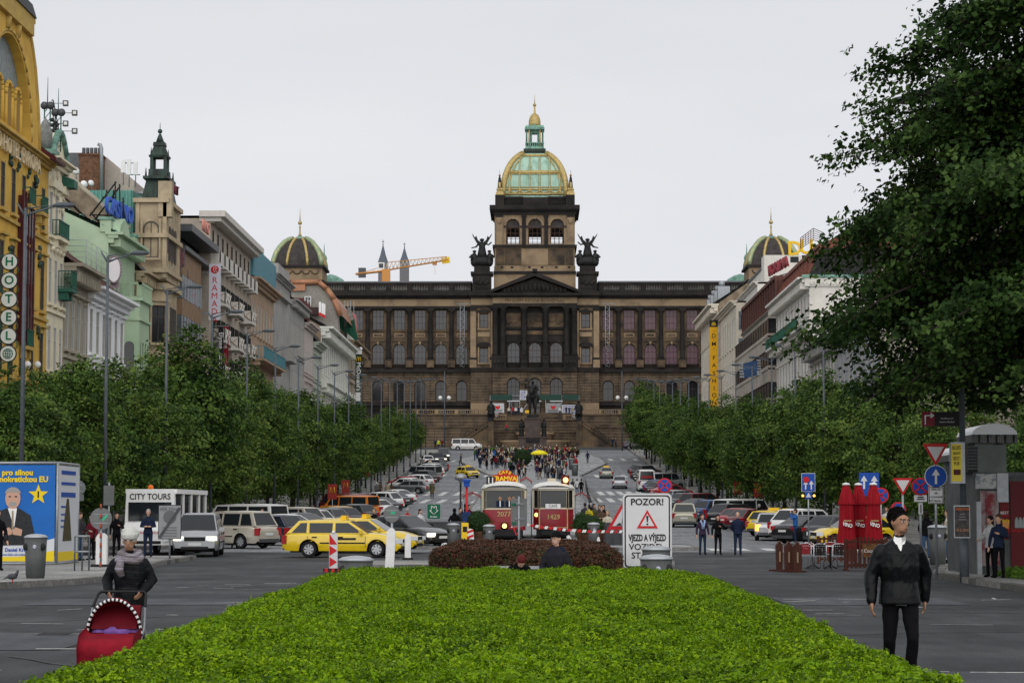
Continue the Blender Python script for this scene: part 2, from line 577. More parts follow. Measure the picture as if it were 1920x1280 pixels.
_b=MB()
for Y in range(112,330,9):
 for X in(-9.2,9.2):
  _b.add([(X-.08,Y,zt(Y)+.012),(X+.08,Y,zt(Y)+.012),(X+.08,Y+3,zt(Y+3)+.012),(X-.08,Y+3,zt(Y+3)+.012)],[(0,1,2,3)])
 for X,l in((-12.2,-4.4),(12.2,4.4)):
  _b.add([(X,Y,zt(Y)+.012),(X,Y+.14,zt(Y+.14)+.012),(X+l,Y+3.1,zt(Y+3.1)+.012),(X+l,Y+2.96,zt(Y+2.96)+.012)],[(0,1,2,3)])
_b.build('lane_marking',M_MARKW,kind='structure')
_b=MB()
for X in(-12.1,12.1):
 for Y in range(112,330,4):
  _b.add([(X-.05,Y,zt(Y)+.016),(X+.05,Y,zt(Y)+.016),(X+.05,Y+4,zt(Y+4)+.016),(X-.05,Y+4,zt(Y+4)+.016)],[(0,1,2,3)])
_b.build('edge_marking',M_MARKW,kind='structure')
# ================================================================== facade tools
def wall_holes(b,u0,u1,v0,v1,holes,depth,m=0,mr=None,seg=8):
 """wall in the local x-z plane facing -y, with rectangular or arched openings and reveals. hole: (uc, w, vs, vh, arch)"""
 mr=m if mr is None else mr
 rows={}
 for h in holes:
  rows.setdefault((h[2],h[3]),[]).append(h)
 v=v0
 for(vs,vh)in sorted(rows):
  if vs>v+1e-6:
   b.quad((u0,0,v),(u1,0,v),(u1,0,vs),(u0,0,vs),m)
  u=u0
  for(uc,w,_,_,arch)in sorted(rows[(vs,vh)]):
   a,c=uc-w/2,uc+w/2
   if a>u+1e-6:
    b.quad((u,0,vs),(a,0,vs),(a,0,vh),(u,0,vh),m)
   if arch:
    sp=vh-w/2*(arch if arch is not True else 1.0)
    rise=vh-sp
    pts=[(uc-w/2*cos(pi*i/seg),sp+rise*sin(pi*i/seg))for i in range(seg+1)]
    for i in range(seg):
     p,q=pts[i],pts[i+1]
     b.quad((p[0],0,p[1]),(q[0],0,q[1]),(q[0],0,vh),(p[0],0,vh),m)
     b.quad((p[0],0,p[1]),(p[0],depth,p[1]),(q[0],depth,q[1]),(q[0],0,q[1]),mr)
    top=sp
   else:
    b.quad((a,0,vh),(a,depth,vh),(c,depth,vh),(c,0,vh),mr)
    top=vh
   b.quad((a,0,vs),(a,0,top),(a,depth,top),(a,depth,vs),mr)
   b.quad((c,0,vs),(c,depth,vs),(c,depth,top),(c,0,top),mr)
   b.quad((a,0,vs),(a,depth,vs),(c,depth,vs),(c,0,vs),mr)
   u=c
  if u<u1-1e-6:
   b.quad((u,0,vs),(u1,0,vs),(u1,0,vh),(u,0,vh),m)
  v=vh
 if v<v1-1e-6:
  b.quad((u0,0,v),(u1,0,v),(u1,0,v1),(u0,0,v1),m)
def arch_pts(w,h,arch,seg=8):
 if not arch:
  return[(-w/2,0),(w/2,0),(w/2,h),(-w/2,h)]
 rise=w/2*(arch if arch is not True else 1.0)
 sp=h-rise
 return[(-w/2,0),(w/2,0)]+[(w/2*cos(pi*i/seg),sp+rise*sin(pi*i/seg))for i in range(seg+1)]
WCACHE={}
def win_meshes(w,h,arch,mframe,mpane,nx=2,bars=(0.62,),fw=0.07,depth=0.22):
 k=(round(w,2),round(h,2),arch,mframe.name,mpane.name if mpane else '',nx,tuple(bars),fw,depth)
 if k in WCACHE:
  return WCACHE[k]
 b=MB()
 y0,y1=depth-.09,depth-.02
 sp=h-(w/2*(arch if arch is not True else 1.0)if arch else 0)
 b.box(-w/2,-w/2+fw,y0,y1,0,sp)
 b.box(w/2-fw,w/2,y0,y1,0,sp)
 b.box(-w/2+fw,w/2-fw,y0,y1,0,fw)
 if arch:
  seg=8
  rise=h-sp
  o=[(w/2*cos(pi*i/seg),sp+rise*sin(pi*i/seg))for i in range(seg+1)]
  q=[((w/2-fw)*cos(pi*i/seg),sp+(rise-fw)*sin(pi*i/seg))for i in range(seg+1)]
  for i in range(seg):
   b.prism([o[i],o[i+1],q[i+1],q[i]],y0,y1,'y')
 else:
  b.box(-w/2+fw,w/2-fw,y0,y1,h-fw,h)
 t=fw*.55
 for i in range(1,nx):
  x=-w/2+w*i/nx
  top=h-fw if not arch else sp+(h-sp)*math.sqrt(max(0,1-(x/(w/2))**2))-fw*.6
  b.box(x-t/2,x+t/2,y0+.01,y1-.003,fw,top)
 for f in bars:
  z=h*f
  hw=w/2-fw
  if z>sp:
   hw=(w/2)*math.sqrt(max(0.01,1-((z-sp)/(h-sp))**2))-fw
  b.box(-hw,hw,y0+.006,y1-.006,z-t/2,z+t/2)
 fm=b.mesh('window',mframe)
 pm=None
 if mpane:
  pb=MB()
  pts=arch_pts(w,h,arch)
  pb.prism(pts,depth-.016,depth+.004,'y')
  pm=pb.mesh('pane',mpane)
 WCACHE[k]=(fm,pm)
 return WCACHE[k]
def window(parent,M,w,h,arch,mframe,mpane,nx=2,bars=(0.62,),fw=0.07,depth=0.22,extra=None):
 fm,pm=win_meshes(w,h,arch,mframe,mpane,nx,bars,fw,depth)
 o=link('window',fm,parent)
 o.matrix_basis=M
 if pm:
  link('pane',pm,o)
 if extra is not None:
  link('surround',extra,o)
 return o
# ================================================================== the museum on the hill
MD=450.0
MS=FPX/MD
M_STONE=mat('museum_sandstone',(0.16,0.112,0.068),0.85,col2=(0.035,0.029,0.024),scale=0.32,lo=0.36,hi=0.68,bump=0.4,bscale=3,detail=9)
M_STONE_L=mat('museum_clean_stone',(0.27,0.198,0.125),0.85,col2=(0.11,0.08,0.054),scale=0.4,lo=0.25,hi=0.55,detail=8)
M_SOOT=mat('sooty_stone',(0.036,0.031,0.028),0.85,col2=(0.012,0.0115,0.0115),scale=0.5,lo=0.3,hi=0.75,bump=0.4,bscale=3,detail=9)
M_RUST=mat('rusticated_stone',(0.145,0.107,0.072),0.9,col2=(0.045,0.036,0.029),scale=0.45,lo=0.3,hi=0.62,detail=9,bump=0.5,bscale=5)
M_SLATE=mat('museum_roof',(0.11,0.115,0.125),0.6,var=0.4,scale=0.6)
M_MGLASS=mat('museum_glass',(0.05,0.056,0.066),0.1,spec=0.5,var=0.7,scale=0.35)
M_PGLASS=mat('mauve_blind_glass',(0.13,0.068,0.09),0.25,spec=0.35,var=0.25,scale=0.5)
M_MFRAME=mat('oak_window_frame',(0.06,0.035,0.025),0.6)
M_DSLATE=mat('dome_slate',(0.06,0.052,0.05),0.6,var=0.5,scale=1.0)
M_BRONZE=mat('dark_bronze',(0.028,0.028,0.028),0.5,0.3,var=0.5,scale=1.5)
CX=PX(1003,MD)
def ux(px):
 return(px-1003)/MS
def vz(py):
 return PZ(1003,py,MD)
museum=thing('museum','huge soot-dark neo-renaissance museum with gilded copper dome closing the square','museum',(CX,MD,0))
def part(name,b,m,parent=None,**kw):
 return b.build(name,m,parent or museum,**kw)
def flatM(u,v,y=0.0):
 return MT((u,y,v))
zb=vz(838)
YW=0.0
# ---- wings
wl_c=[669,708,748,787,826.4,865.5]
wr_c=[1140.5,1180.5,1220,1260,1299,1338.5,1378]
for side,cs,p0,p1,up in((-1,wl_c,604,883,None),(1,wr_c,1123,1402,M_PGLASS)):
 if side<0:
  cs=[629.5]+cs
 b=MB()
 holes=[]
 for c in cs:
  u=ux(c)
  holes.append((u,2.3,vz(618),vz(580.5),False))
  holes.append((u,2.4,vz(683),vz(644),True))
 b.T=Matrix.Identity(4)
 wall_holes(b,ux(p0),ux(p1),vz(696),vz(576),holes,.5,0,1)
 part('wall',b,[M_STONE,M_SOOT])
 b=MB()
 holes=[(ux(c),2.15,vz(752),vz(713.5),True)for c in cs]+[(ux(c),2.0,vz(775.5),vz(767),False)for c in cs]
 wall_holes(b,ux(p0),ux(p1),zb,vz(696),holes,.6,0,1)
 part('basement_wall',b,[M_SOOT,M_SOOT])
 b=MB()
 nco=11
 zs=lin(vz(753),vz(698),nco+1)
 for k in range(nco):
  z0,z1=zs[k]+.04,zs[k+1]-.04
  edges=[ux(p0)]
  for c in sorted(cs):
   w=2.15/2
   sp=vz(713.5)-w
   zc=(z0+z1)/2
   if zc<sp:
    hw=w
   elif zc<vz(713.5):
    hw=w*math.sqrt(max(0,1-((zc-sp)/w)**2))+.02
   else:
    hw=0
   if hw>.05:
    edges+=[ux(c)-hw,ux(c)+hw]
  edges.append(ux(p1))
  for i in range(0,len(edges),2):
   a,c2=edges[i],edges[i+1]
   L=c2-a
   nb=max(1,round(L/1.35))
   for j in range(nb):
    xa,xb=a+L*j/nb+.03,a+L*(j+1)/nb-.03
    d=.16+rr.uniform(-.03,.03)
    b.box(xa,xb,-d,0.02,z0,z1)
 part('rustication',b,M_RUST,kind='stuff')
 b=MB()
 for c in cs:
  for i in range(9):
   a=pi*(i+.5)/9
   r0,r1=1.12,1.95
   da=pi/9*.44
   cx_,cz_=ux(c),vz(713.5)-1.07
   pts=[(cx_+r*cos(t),cz_+r*sin(t))for r,t in((r0,a-da),(r1,a-da),(r1,a+da),(r0,a+da))]
   b.prism(pts,-.26,-.1,'y')
 part('voussoirs',b,M_RUST,kind='stuff')
 for c in cs:
  pv=up or(M_MGLASS if rr.random()<.7 else M_GLASS2)
  window(museum,flatM(ux(c),vz(618)),2.3,vz(580.5)-vz(618),False,M_MFRAME,pv,3,(.33,.66),.12,.5)
  window(museum,flatM(ux(c),vz(683)),2.4,vz(644)-vz(683),True,M_MFRAME,pv,3,(.3,.6),.12,.5)
  window(museum,flatM(ux(c),vz(752)),2.15,vz(713.5)-vz(752),True,M_MFRAME,M_GLASS,2,(.6,),.12,.55)
  window(museum,flatM(ux(c),vz(775.5)),2.0,vz(767)-vz(775.5),False,M_MFRAME,M_GLASS,3,(),.1,.55)
 b=MB()
 for c in cs:
  u=ux(c)
  b.box(u-1.35,u+1.35,-.18,.01,vz(640),vz(638.6))
  b.box(u-1.35,u+1.35,-.22,.01,vz(621),vz(619))
  b.box(u-1.0,u+1.0,-.12,.01,vz(632),vz(624.5),1)
  b.box(u-.8,u+.8,-.16,-.115,vz(630.5),vz(626),0)
  for i in range(10):
   a0,a1=pi*i/10,pi*(i+1)/10
   cz_=vz(644)-1.2
   pts=[(u+r*cos(t),cz_+r*sin(t))for r,t in((1.24,a0),(1.52,a0),(1.52,a1),(1.24,a1))]
   b.prism(pts,-.16,.01,'y')
  b.box(u-.2,u+.2,-.3,.0,vz(645),vz(640.5),1)
  b.box(u-1.3,u+1.3,-.2,.01,vz(686.2),vz(684),0)
 part('mouldings',b,[M_STONE,M_STONE_L])
 for i in range(len(cs)+1):
  u=ux(cs[0]-20)+i*(ux(cs[1])-ux(cs[0]))if side<0 else ux(cs[0]+19.7)+(i-1)*(ux(cs[1])-ux(cs[0]))
  if u<ux(p0)or u>ux(p1)-0.3 or(side>0 and i==0):
   continue
  b=MB()
  z0,z1=vz(672),vz(583)
  b.lathe([(.56,z0),(.56,z0+.3),(.46,z0+.5),(.45,z0+3),(.39,z1-.6),(.46,z1-.45),(.62,z1-.1),(.62,z1)],(u,-.42,0),12)
  b.box(u-.66,u+.66,-1.05,.01,z1,vz(579))
  b.box(u-.74,u+.74,-1.12,.01,vz(675),z0)
  part('column',b,M_SOOT)
  b=MB()
  b.box(u-.68,u+.68,-1.05,.01,vz(689),vz(675))
  b.box(u-.4,u+.4,-1.13,-1.04,vz(687),vz(678),0)
  part('pedestal',b,M_STONE)
 b=MB()
 for c in cs:
  for j in range(9):
   x=ux(c)-1.05+j*2.1/8
   b.lathe([(.07,vz(690)),(.12,vz(688)),(.06,vz(685.5)),(.09,vz(684.2))],(x,-.5,0),6)
  b.box(ux(c)-1.35,ux(c)+1.35,-.65,-.35,vz(684.2),vz(682.8))
 part('balustrade',b,M_SOOT)
 b=MB()
 A,C_=ux(p0),ux(p1)
 b.box(A,C_,-.9,.02,vz(698),vz(695))
 b.box(A,C_,-.55,.02,vz(695),vz(690))
 b.box(A,C_,-.45,.02,vz(760.5),vz(754))
 b.box(A,C_,-1.02,.02,vz(579.2),vz(574.5),0)
 b.box(A,C_,-.75,.02,vz(574.5),vz(561),1)
 b.box(A,C_,-1.0,.02,vz(561),vz(558),0)
 b.box(A,C_,-1.9,.02,vz(555),vz(549),0)
 b.box(A,C_,-1.35,.02,vz(558),vz(555),0)
 b.box(A,C_,-.9,.3,vz(549),vz(546),0)
 k=int((C_-A)/.62)
 for i in range(k):
  x=A+(i+.3)*(C_-A)/k
  b.box(x,x+.26,-1.75,-1.3,vz(557.8),vz(555),0)
 part('entablature',b,[M_SOOT,M_STONE_L])
 b=MB()
 nb=7
 seg=(C_-A)/nb
 for i in range(nb):
  x0=A+i*seg
  b.box(x0,x0+seg*.22,-.75,.1,vz(546),vz(531.5),0)
  for j in range(10):
   x=x0+seg*(.26+.7*j/9)
   b.lathe([(.1,vz(546)),(.15,vz(542)),(.08,vz(537)),(.12,vz(533.5))],(x,-.45,0),6,1)
 b.box(A,C_,-.85,.2,vz(533.5),vz(530),0)
 b.box(A,C_,-.2,.3,vz(546),vz(533.5),0)
 part('attic_balustrade',b,[M_SOOT,mat('balustrade_stone',(0.17,0.16,0.15),0.85,var=0.5,scale=0.8)])
 b=MB()
 b.add([(A,.2,vz(531)),(C_,.2,vz(531)),(C_,5,vz(522)),(A,5,vz(522)),(A,24,vz(522)),(C_,24,vz(522)),(A,24,zb),(C_,24,zb)],[(0,1,2,3),(3,2,5,4),(4,5,7,6)])
 part('roof',b,M_SLATE)
 e=C_ if side>0 else A
 b=MB()
 b.quad((e,0,zb),(e,24,zb),(e,24,vz(522)),(e,0,vz(546)))
 part('end_wall',b,M_STONE)
# ---- centre block: inner bays (|u|: 80..120 px) and portico (|px|<80)
YI,YP=-1.4,-2.6
for s in(-1,1):
 a,c=sorted((ux(1003+s*79),ux(1003+s*120)))
 uc=ux(1003+s*95.5)
 b=MB(MT((0,YI,0)))
 holes=[(uc,1.75,vz(615),vz(589),False),(uc,1.75,vz(682),vz(653),False)]
 wall_holes(b,a,c,vz(696),vz(560),holes,.45,0,1)
 for e in(a,c):
  b.quad((e,0,vz(696)),(e,1.5,vz(696)),(e,1.5,vz(560)),(e,0,vz(560)))
 part('pavilion_wall',b,[M_STONE,M_SOOT])
 for(y1,y0)in((589,615),(653,682)):
  window(museum,flatM(uc,vz(y0),YI),1.75,vz(y1)-vz(y0),False,M_MFRAME,M_MGLASS,2,(.5,),.12,.45)
 b=MB(MT((0,YI,0)))
 for(t,y0)in((0,589),(1,653)):
  yy=y0-3
  b.box(uc-1.35,uc+1.35,-.35,.01,vz(yy+1),vz(yy-1))
  if t==0:
   b.prism([(uc-1.45,vz(yy-1)),(uc+1.45,vz(yy-1)),(uc,vz(yy-7))],-.35,.01,'y')
  else:
   pts=[(uc+1.45*cos(pi*i/8),vz(yy-1)+.75*sin(pi*i/8))for i in range(9)]
   b.prism(pts,-.35,.01,'y')
  for x in(-1.05,1.05):
   b.box(uc+x-.14,uc+x+.14,-.2,.01,vz(y0+28),vz(yy+1),1)
  b.box(uc-1.3,uc+1.3,-.25,.01,vz(y0+30.5),vz(y0+28),1)
 b.box(uc-1.2,uc+1.2,-.12,.01,vz(632),vz(624),1)
 part('window_hoods',b,[M_SOOT,M_STONE_L])
 b=MB(MT((0,YI,0)))
 for px in(115.5,81):
  x=ux(1003+s*px)
  w=.55 if px>100 else.2
  b.box(x-w,x+w,-.3,.01,vz(672),vz(584),0)
  b.box(x-w-.1,x+w+.1,-.4,.01,vz(584),vz(577),1)
  b.box(x-w-.1,x+w+.1,-.4,.01,vz(690),vz(672),0)
  b.box(x-w-.17,x+w+.17,-.46,-.02,vz(675),vz(671.2),1)
 part('pilaster',b,[M_STONE_L,M_SOOT])
 b=MB(MT((0,YI-.1,0)))
 b.box(a,c,-.2,1.3,zb,vz(756),0)
 b.box(a,c,-.06,1.25,vz(756),vz(698),1)
 nco=11
 zs=lin(vz(756),vz(698),nco+1)
 for k in range(nco):
  nb=3
  for j in range(nb):
   d=.2+rr.uniform(-.03,.03)
   b.box(a+(c-a)*j/nb+.03,a+(c-a)*(j+1)/nb-.03,-d,1.3,zs[k]+.04,zs[k+1]-.04,1)
 part('rustication',b,[M_STONE_L,M_RUST],kind='stuff')
 b=MB(MT((0,YI,0)))
 b.box(a,c,-.55,1.4,vz(698),vz(690),0)
 b.box(a,c,-.3,1.4,vz(577),vz(573),0)
 b.box(a,c,-.12,1.4,vz(573),vz(560),1)
 b.box(a-.2,c+.2,-.7,1.4,vz(560),vz(556),0)
 b.box(a-.4,c+.4,-1.3,1.4,vz(556),vz(549),0)
 part('entablature',b,[M_SOOT,M_STONE_L])
 b=MB(MT((0,YI,0)))
 p0,p1=sorted((ux(1003+s*82),ux(1003+s*117)))
 b.box(p0,p1,-.5,4.5,vz(549),vz(516),0)
 b.box(p0-.35,p1+.35,-.85,4.8,vz(516),vz(511),0)
 b.box(p0+.5,p1-.5,-.62,-.48,vz(542),vz(520),0)
 for k in range(7):
  b.ball((p0+.8+(p1-p0-1.6)*k/6,-.6,vz(530)+.3*sin(k*2.1)),.45,8,0,(1,.6,1.2))
 b.box(p0+.3,p1-.3,-.1,4.0,vz(511),vz(500),0)
 part('statue_pedestal',b,M_SOOT)
 b=MB(MT(((p0+p1)/2,YI+1.2,vz(500)))@Matrix.Diagonal((1.5,1.3,1.06,1)))
 b.ball((0,0,.9),1.3,10,0,(1.1,.9,.9))
 for q in(-1,1):
  b.ball((q*.95,-.3,.8),.72,8,0,(.8,.9,1.3))
  b.tube([(q*1.0,-.2,1.0),(q*1.05,-.2,2.1),(q*1.0,-.25,2.6)],[.55,.42,.16],8)
  b.ball((q*1.0,-.3,2.85),.27,8)
  b.tube([(q*1.3,-.2,2.2),(q*1.6,-.7,1.7),(q*1.2,-1.0,1.4)],[.2,.16,.13],6)
  b.prism([(q*.2,3.6),(q*.75,4.6),(q*1.25,5.9),(q*1.35,6.4),(q*.95,5.6),(q*.75,5.9),(q*.55,5.1),(q*.2,4.7)],.1,.3,'y')
 b.tube([(0,0,1.5),(0,0,2.6),(0,-.05,3.7),(0,-.1,4.5),(0,-.1,4.75)],[.75,.6,.42,.48,.17],9)
 b.ball((0,-.12,5.05),.32,8)
 b.tube([(s*-.4,-.1,4.4),(s*-.9,-.4,4.1),(s*-1.3,-.5,4.6)],[.18,.15,.11],6)
 b.tube([(s*.4,-.1,4.4),(s*.8,-.3,3.7),(s*1.4,-.4,3.5)],[.18,.15,.11],6)
 link('roof_statue',b.mesh('roof_statue',M_BRONZE),museum,label='winged statue group over the museum front, %s of the tower'%('left' if s<0 else 'right'))
PA,PB=ux(924),ux(1082)
cc=[963,1003,1043]
b=MB(MT((0,YP+1.2,0)))
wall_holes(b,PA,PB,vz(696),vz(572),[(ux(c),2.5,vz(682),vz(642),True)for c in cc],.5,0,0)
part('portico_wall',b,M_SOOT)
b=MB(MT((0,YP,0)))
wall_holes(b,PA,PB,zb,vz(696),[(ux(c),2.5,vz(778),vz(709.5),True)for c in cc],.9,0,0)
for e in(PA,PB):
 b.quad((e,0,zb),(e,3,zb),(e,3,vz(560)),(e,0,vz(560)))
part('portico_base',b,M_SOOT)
b=MB(MT((0,YP,0)))
nco=13
zs=lin(vz(776),vz(698),nco+1)
for k in range(nco):
 z0,z1=zs[k]+.04,zs[k+1]-.04
 edges=[PA]
 for c in cc:
  sp=vz(709.5)-1.25
  zc=(z0+z1)/2
  hw=1.25 if zc<sp else(1.25*math.sqrt(max(0,1-((zc-sp)/1.25)**2))+.02 if zc<vz(709.5)else 0)
  if hw>.05:
   edges+=[ux(c)-hw,ux(c)+hw]
 edges.append(PB)
 for i in range(0,len(edges),2):
  L=edges[i+1]-edges[i]
  nb=max(1,round(L/1.4))
  for j in range(nb):
   d=.17+rr.uniform(-.03,.03)
   b.box(edges[i]+L*j/nb+.03,edges[i]+L*(j+1)/nb-.03,-d,.02,z0,z1)
part('rustication',b,M_RUST,kind='stuff')
b=MB(MT((0,YP,0)))
for c in cc:
 for i in range(9):
  a=pi*(i+.5)/9
  da=pi/9*.44
  cz_=vz(709.5)-1.25
  b.prism([(ux(c)+r*cos(t),cz_+r*sin(t))for r,t in((1.3,a-da),(2.0,a-da),(2.0,a+da),(1.3,a+da))],-.28,-.1,'y')
part('voussoirs',b,M_RUST,kind='stuff')
for c in cc:
 window(museum,flatM(ux(c),vz(682),YP+1.2),2.5,vz(642)-vz(682),True,M_MFRAME,M_MGLASS,3,(.3,.62),.13,.5)
 window(museum,flatM(ux(c),vz(752),YP),2.5,vz(709.5)-vz(752),True,M_MFRAME,M_GLASS,3,(.62,),.13,.8)
 b=MB(MT((ux(c),YP+.8,vz(778))))
 b.box(-1.25,1.25,0,.12,0,vz(753)-vz(778))
 for x in(-.6,.6):
  for z in(.3,1.5):
   b.box(x-.4,x+.4,-.04,.0,z,z+1.0,1)
 part('door',b,[M_MFRAME,M_GLASS])
b=MB(MT((0,YP+1.2,0)))
for c in cc:
 u=ux(c)
 b.box(u-1.5,u+1.5,-.14,.01,vz(614),vz(588),1)
 for k in range(9):
  b.ball((u-1.2+k*.3,-.16,vz(602)+rr.uniform(-.5,.5)),.26,7,1,(.8,.6,2.4))
 b.box(u-1.65,u+1.65,-.24,.01,vz(618),vz(615.5),0)
 b.box(u-1.6,u+1.6,-.12,.01,vz(628),vz(621),1)
 for i in range(10):
  a0,a1=pi*i/10,pi*(i+1)/10
  cz_=vz(642)-1.25
  b.prism([(u+r*cos(t),cz_+r*sin(t))for r,t in((1.3,a0),(1.62,a0),(1.62,a1),(1.3,a1))],-.2,.01,'y')
 for q in(-1,1):
  b.ball((u+q*1.35,-.15,vz(641)),.42,8,0,(1.2,.6,.8))
part('reliefs',b,[M_SOOT,M_STONE])
for px in(929,943.5,983,1023,1062.5,1077):
 u=ux(px)
 b=MB()
 z0,z1=vz(668),vz(580)
 b.lathe([(.66,z0),(.66,z0+.3),(.54,z0+.55),(.53,z0+3.2),(.45,z1-.9),(.55,z1-.7),(.74,z1-.1),(.74,z1)],(u,YP+.3,0),14)
 b.box(u-.78,u+.78,YP-.45,YP+1.05,z1,vz(577))
 b.box(u-.78,u+.78,YP-.45,YP+1.05,vz(671),z0)
 part('column',b,M_SOOT)
b=MB()
for(p0,p1)in((922,949),(977,989),(1017,1029),(1057,1084)):
 b.box(ux(p0),ux(p1),YP-.55,YP+1.21,vz(690),vz(671))
 b.box(ux(p0)+.25,ux(p1)-.25,YP-.63,YP-.54,vz(687),vz(674))
 for k in range(3):
  b.ball((ux(p0)+(ux(p1)-ux(p0))*(k+1)/4,YP-.62,vz(681)),.4,7,0,(1,.5,1.2))
for c in cc:
 for j in range(9):
  b.lathe([(.08,vz(690)),(.13,vz(687.5)),(.07,vz(684)),(.1,vz(682))],(ux(c)-1.05+j*2.1/8,YP+.2,0),6)
 b.box(ux(c)-1.3,ux(c)+1.3,YP+.0,YP+.4,vz(682),vz(680.5))
part('pedestals',b,M_SOOT)
b=MB()
b.box(PA,PB,YP-.75,YP+2.5,vz(698),vz(694),0)
b.box(PA,PB,YP-.6,YP+2.5,vz(694),vz(690),0)
b.box(PA,PB,YP-.5,YP+2.5,vz(577),vz(571),0)
b.box(PA,PB,YP-.35,YP+2.5,vz(571),vz(560),1)
b.box(PA-.3,PB+.3,YP-.8,YP+2.5,vz(560),vz(557),0)
b.box(PA-.6,PB+.6,YP-1.4,YP+2.5,vz(557),vz(552.5),0)
for i in range(34):
 x=PA+(i+.3)*(PB-PA)/34
 b.box(x,x+.22,YP-1.25,YP-.75,vz(559.5),vz(557),0)
part('entablature',b,[M_SOOT,M_STONE_L])
text('MVSEVM REGNI BOHEMIAE',1.0,M_STONE,museum,(0,YP-.38,vz(565.8)),ext=.03,sx=1.0)
b=MB()
A_,B_=ux(918),ux(1088)
zp,za=vz(552.5),vz(516)
b.prism([(A_+1.4,zp),(B_-1.4,zp),(0,za-.9)],YP-.35,YP+2,'y',1)
for q in(-1,1):
 e=A_ if q<0 else B_
 b.prism([(e,zp),(e,zp+.55),(0,za+.35),(0,za-.55)],YP-1.4,YP+2.2,'y',0)
for k in range(15):
 x=-6+k*.86
 hmax=(1-abs(x)/8.5)*2.6
 b.ball((x,YP-.45,zp+.25+hmax*.38),.42,8,1,(.9,.7,1.0+hmax*.5))
b.box(-.5,.5,YP-1.4,YP+2,za,za+.9,0)
part('pediment',b,[M_SOOT,M_SOOT])
# ---- attic and tower
YT=2.0
TD=2*8.0
a,c=ux(926),ux(1080)
b=MB()
b.box(a,c,YT-2.5,YT+TD,vz(560),vz(514),0)
b.box(ux(925),ux(1081),YT-2.8,YT+TD,vz(514),vz(509),1)
b.box(ux(884),ux(1122),YI+.4,YT+TD,vz(549),vz(545),1)
part('attic',b,[M_STONE_L,M_SOOT])
b=MB()
ta,tb=ux(927),ux(1079)
b.box(ta,tb,YT,YT+TD,vz(509),vz(462),0)
for(p0,p1)in((930,945),(946,977),(1029,1060),(1061,1076)):
 b.box(ux(p0),ux(p1),YT-.12,YT+.01,vz(495),vz(464),1)
b.box(ux(978),ux(1028),YT-.2,YT+.01,vz(495),vz(464),0)
b.box(ta-.1,tb+.1,YT-.25,YT+.01,vz(509),vz(497),0)
for px in(941,960,993,1017,1044,1068):
 b.box(ux(px)-.28,ux(px)+.28,YT-.28,YT-.24,vz(501),vz(497.5),2)
b.box(ta-.4,tb+.4,YT-.6,YT+TD+.4,vz(462),vz(457),2)
part('tower_base',b,[M_STONE_L,M_STONE,M_SOOT])
tc_=[961.7,1003.5,1045.6]
z0,z1=vz(457),vz(400)
for yy,flip in((YT,0),(YT+TD-.6,1)):
 b=MB(MT((0,yy,0)))
 hs=[(ux(c),2.75,z0+.15,vz(408),True)for c in tc_]
 wall_holes(b,ta,tb,z0,z1,hs,.6,0,0)
 b.T=MT((0,yy+.6,0))
 wall_holes(b,ta,tb,z0,z1,hs,.001,0,0)
 part('tower_wall',b,M_STONE_L)
 for c in tc_:
  window(museum,flatM(ux(c),z0+.15,yy),2.75,vz(408)-z0-.15,True,M_MFRAME,None,3,(.22,.44,.66),.16,.4)
  b=MB(MT((ux(c),yy+.33,z0+.15)))
  h=vz(408)-z0-.15
  pts=[(1.3*cos(pi*i/10),h-1.375+1.3*sin(pi*i/10))for i in range(11)]
  b.prism([(-1.3,h*.66)]and[(1.3,h*.66)]+pts+[(-1.3,h*.66)],0,.06,'y')
  part('arch_infill',b,M_DSLATE)
b=MB()
for x in(ta,tb):
 d=.6 if x==ta else-.6
 for(y0,y1)in((YT+.6,YT+2.2),(YT+TD-2.2,YT+TD-.6),(YT+TD/2-1,YT+TD/2+1)):
  b.box(min(x,x+d),max(x,x+d),y0,y1,z0,z1)
b.box(ta,tb,YT+.6,YT+TD-.6,z0-.05,z0)
part('tower_side',b,M_STONE_L)
b=MB()
for px,w in((936,1.3),(1071,1.3),(982.6,.75),(1024.6,.75)):
 m=0 if w>1 else 1
 b.box(ux(px)-w/2,ux(px)+w/2,YT-.35,YT+.01,z0,vz(403),m)
 if m==0:
  b.ball((ux(px),YT-.4,vz(412)),.55,9,0,(1,.4,1.3))
 b.box(ux(px)-w/2-.12,ux(px)+w/2+.12,YT-.45,YT+.02,vz(405),z1,1)
for c in tc_:
 for i in range(10):
  a0,a1=pi*i/10,pi*(i+1)/10
  cz_=vz(408)-1.375
  b.prism([(ux(c)+r*cos(t),cz_+r*sin(t))for r,t in((1.42,a0),(1.8,a0),(1.8,a1),(1.42,a1))],YT-.2,YT+.01,'y',0)
 b.box(ux(c)-.22,ux(c)+.22,YT-.35,YT,vz(408.5),vz(402.5),0)
 for q in(-1,1):
  b.box(ux(c)+q*1.62-.2,ux(c)+q*1.62+.2,YT-.22,YT+.01,vz(424),vz(421.5),1)
part('tower_pilasters',b,[M_STONE_L,M_SOOT])
b=MB()
b.box(ta-.3,tb+.3,YT-.5,YT+TD+.3,vz(400),vz(394))
b.box(ta-1.0,tb+1.0,YT-1.2,YT+TD+1.0,vz(391),vz(383))
b.box(ta-.6,tb+.6,YT-.8,YT+TD+.6,vz(394),vz(391))
b.prism([(ux(980),vz(383)),(ux(1030),vz(383)),(ux(1005),vz(376))],YT-1.1,YT+1,'y')
for i in range(30):
 x=ta-.5+i*(tb-ta+1)/29.5
 b.box(x,x+.3,YT-1.05,YT-.75,vz(394),vz(391))
for(p0,p1)in((928,945),(1062,1079)):
 b.box(ux(p0),ux(p1),YT-.5,YT+1.6,vz(383),vz(363))
b.box(ux(981),ux(1028),YT-.3,YT+.3,vz(383),vz(368))
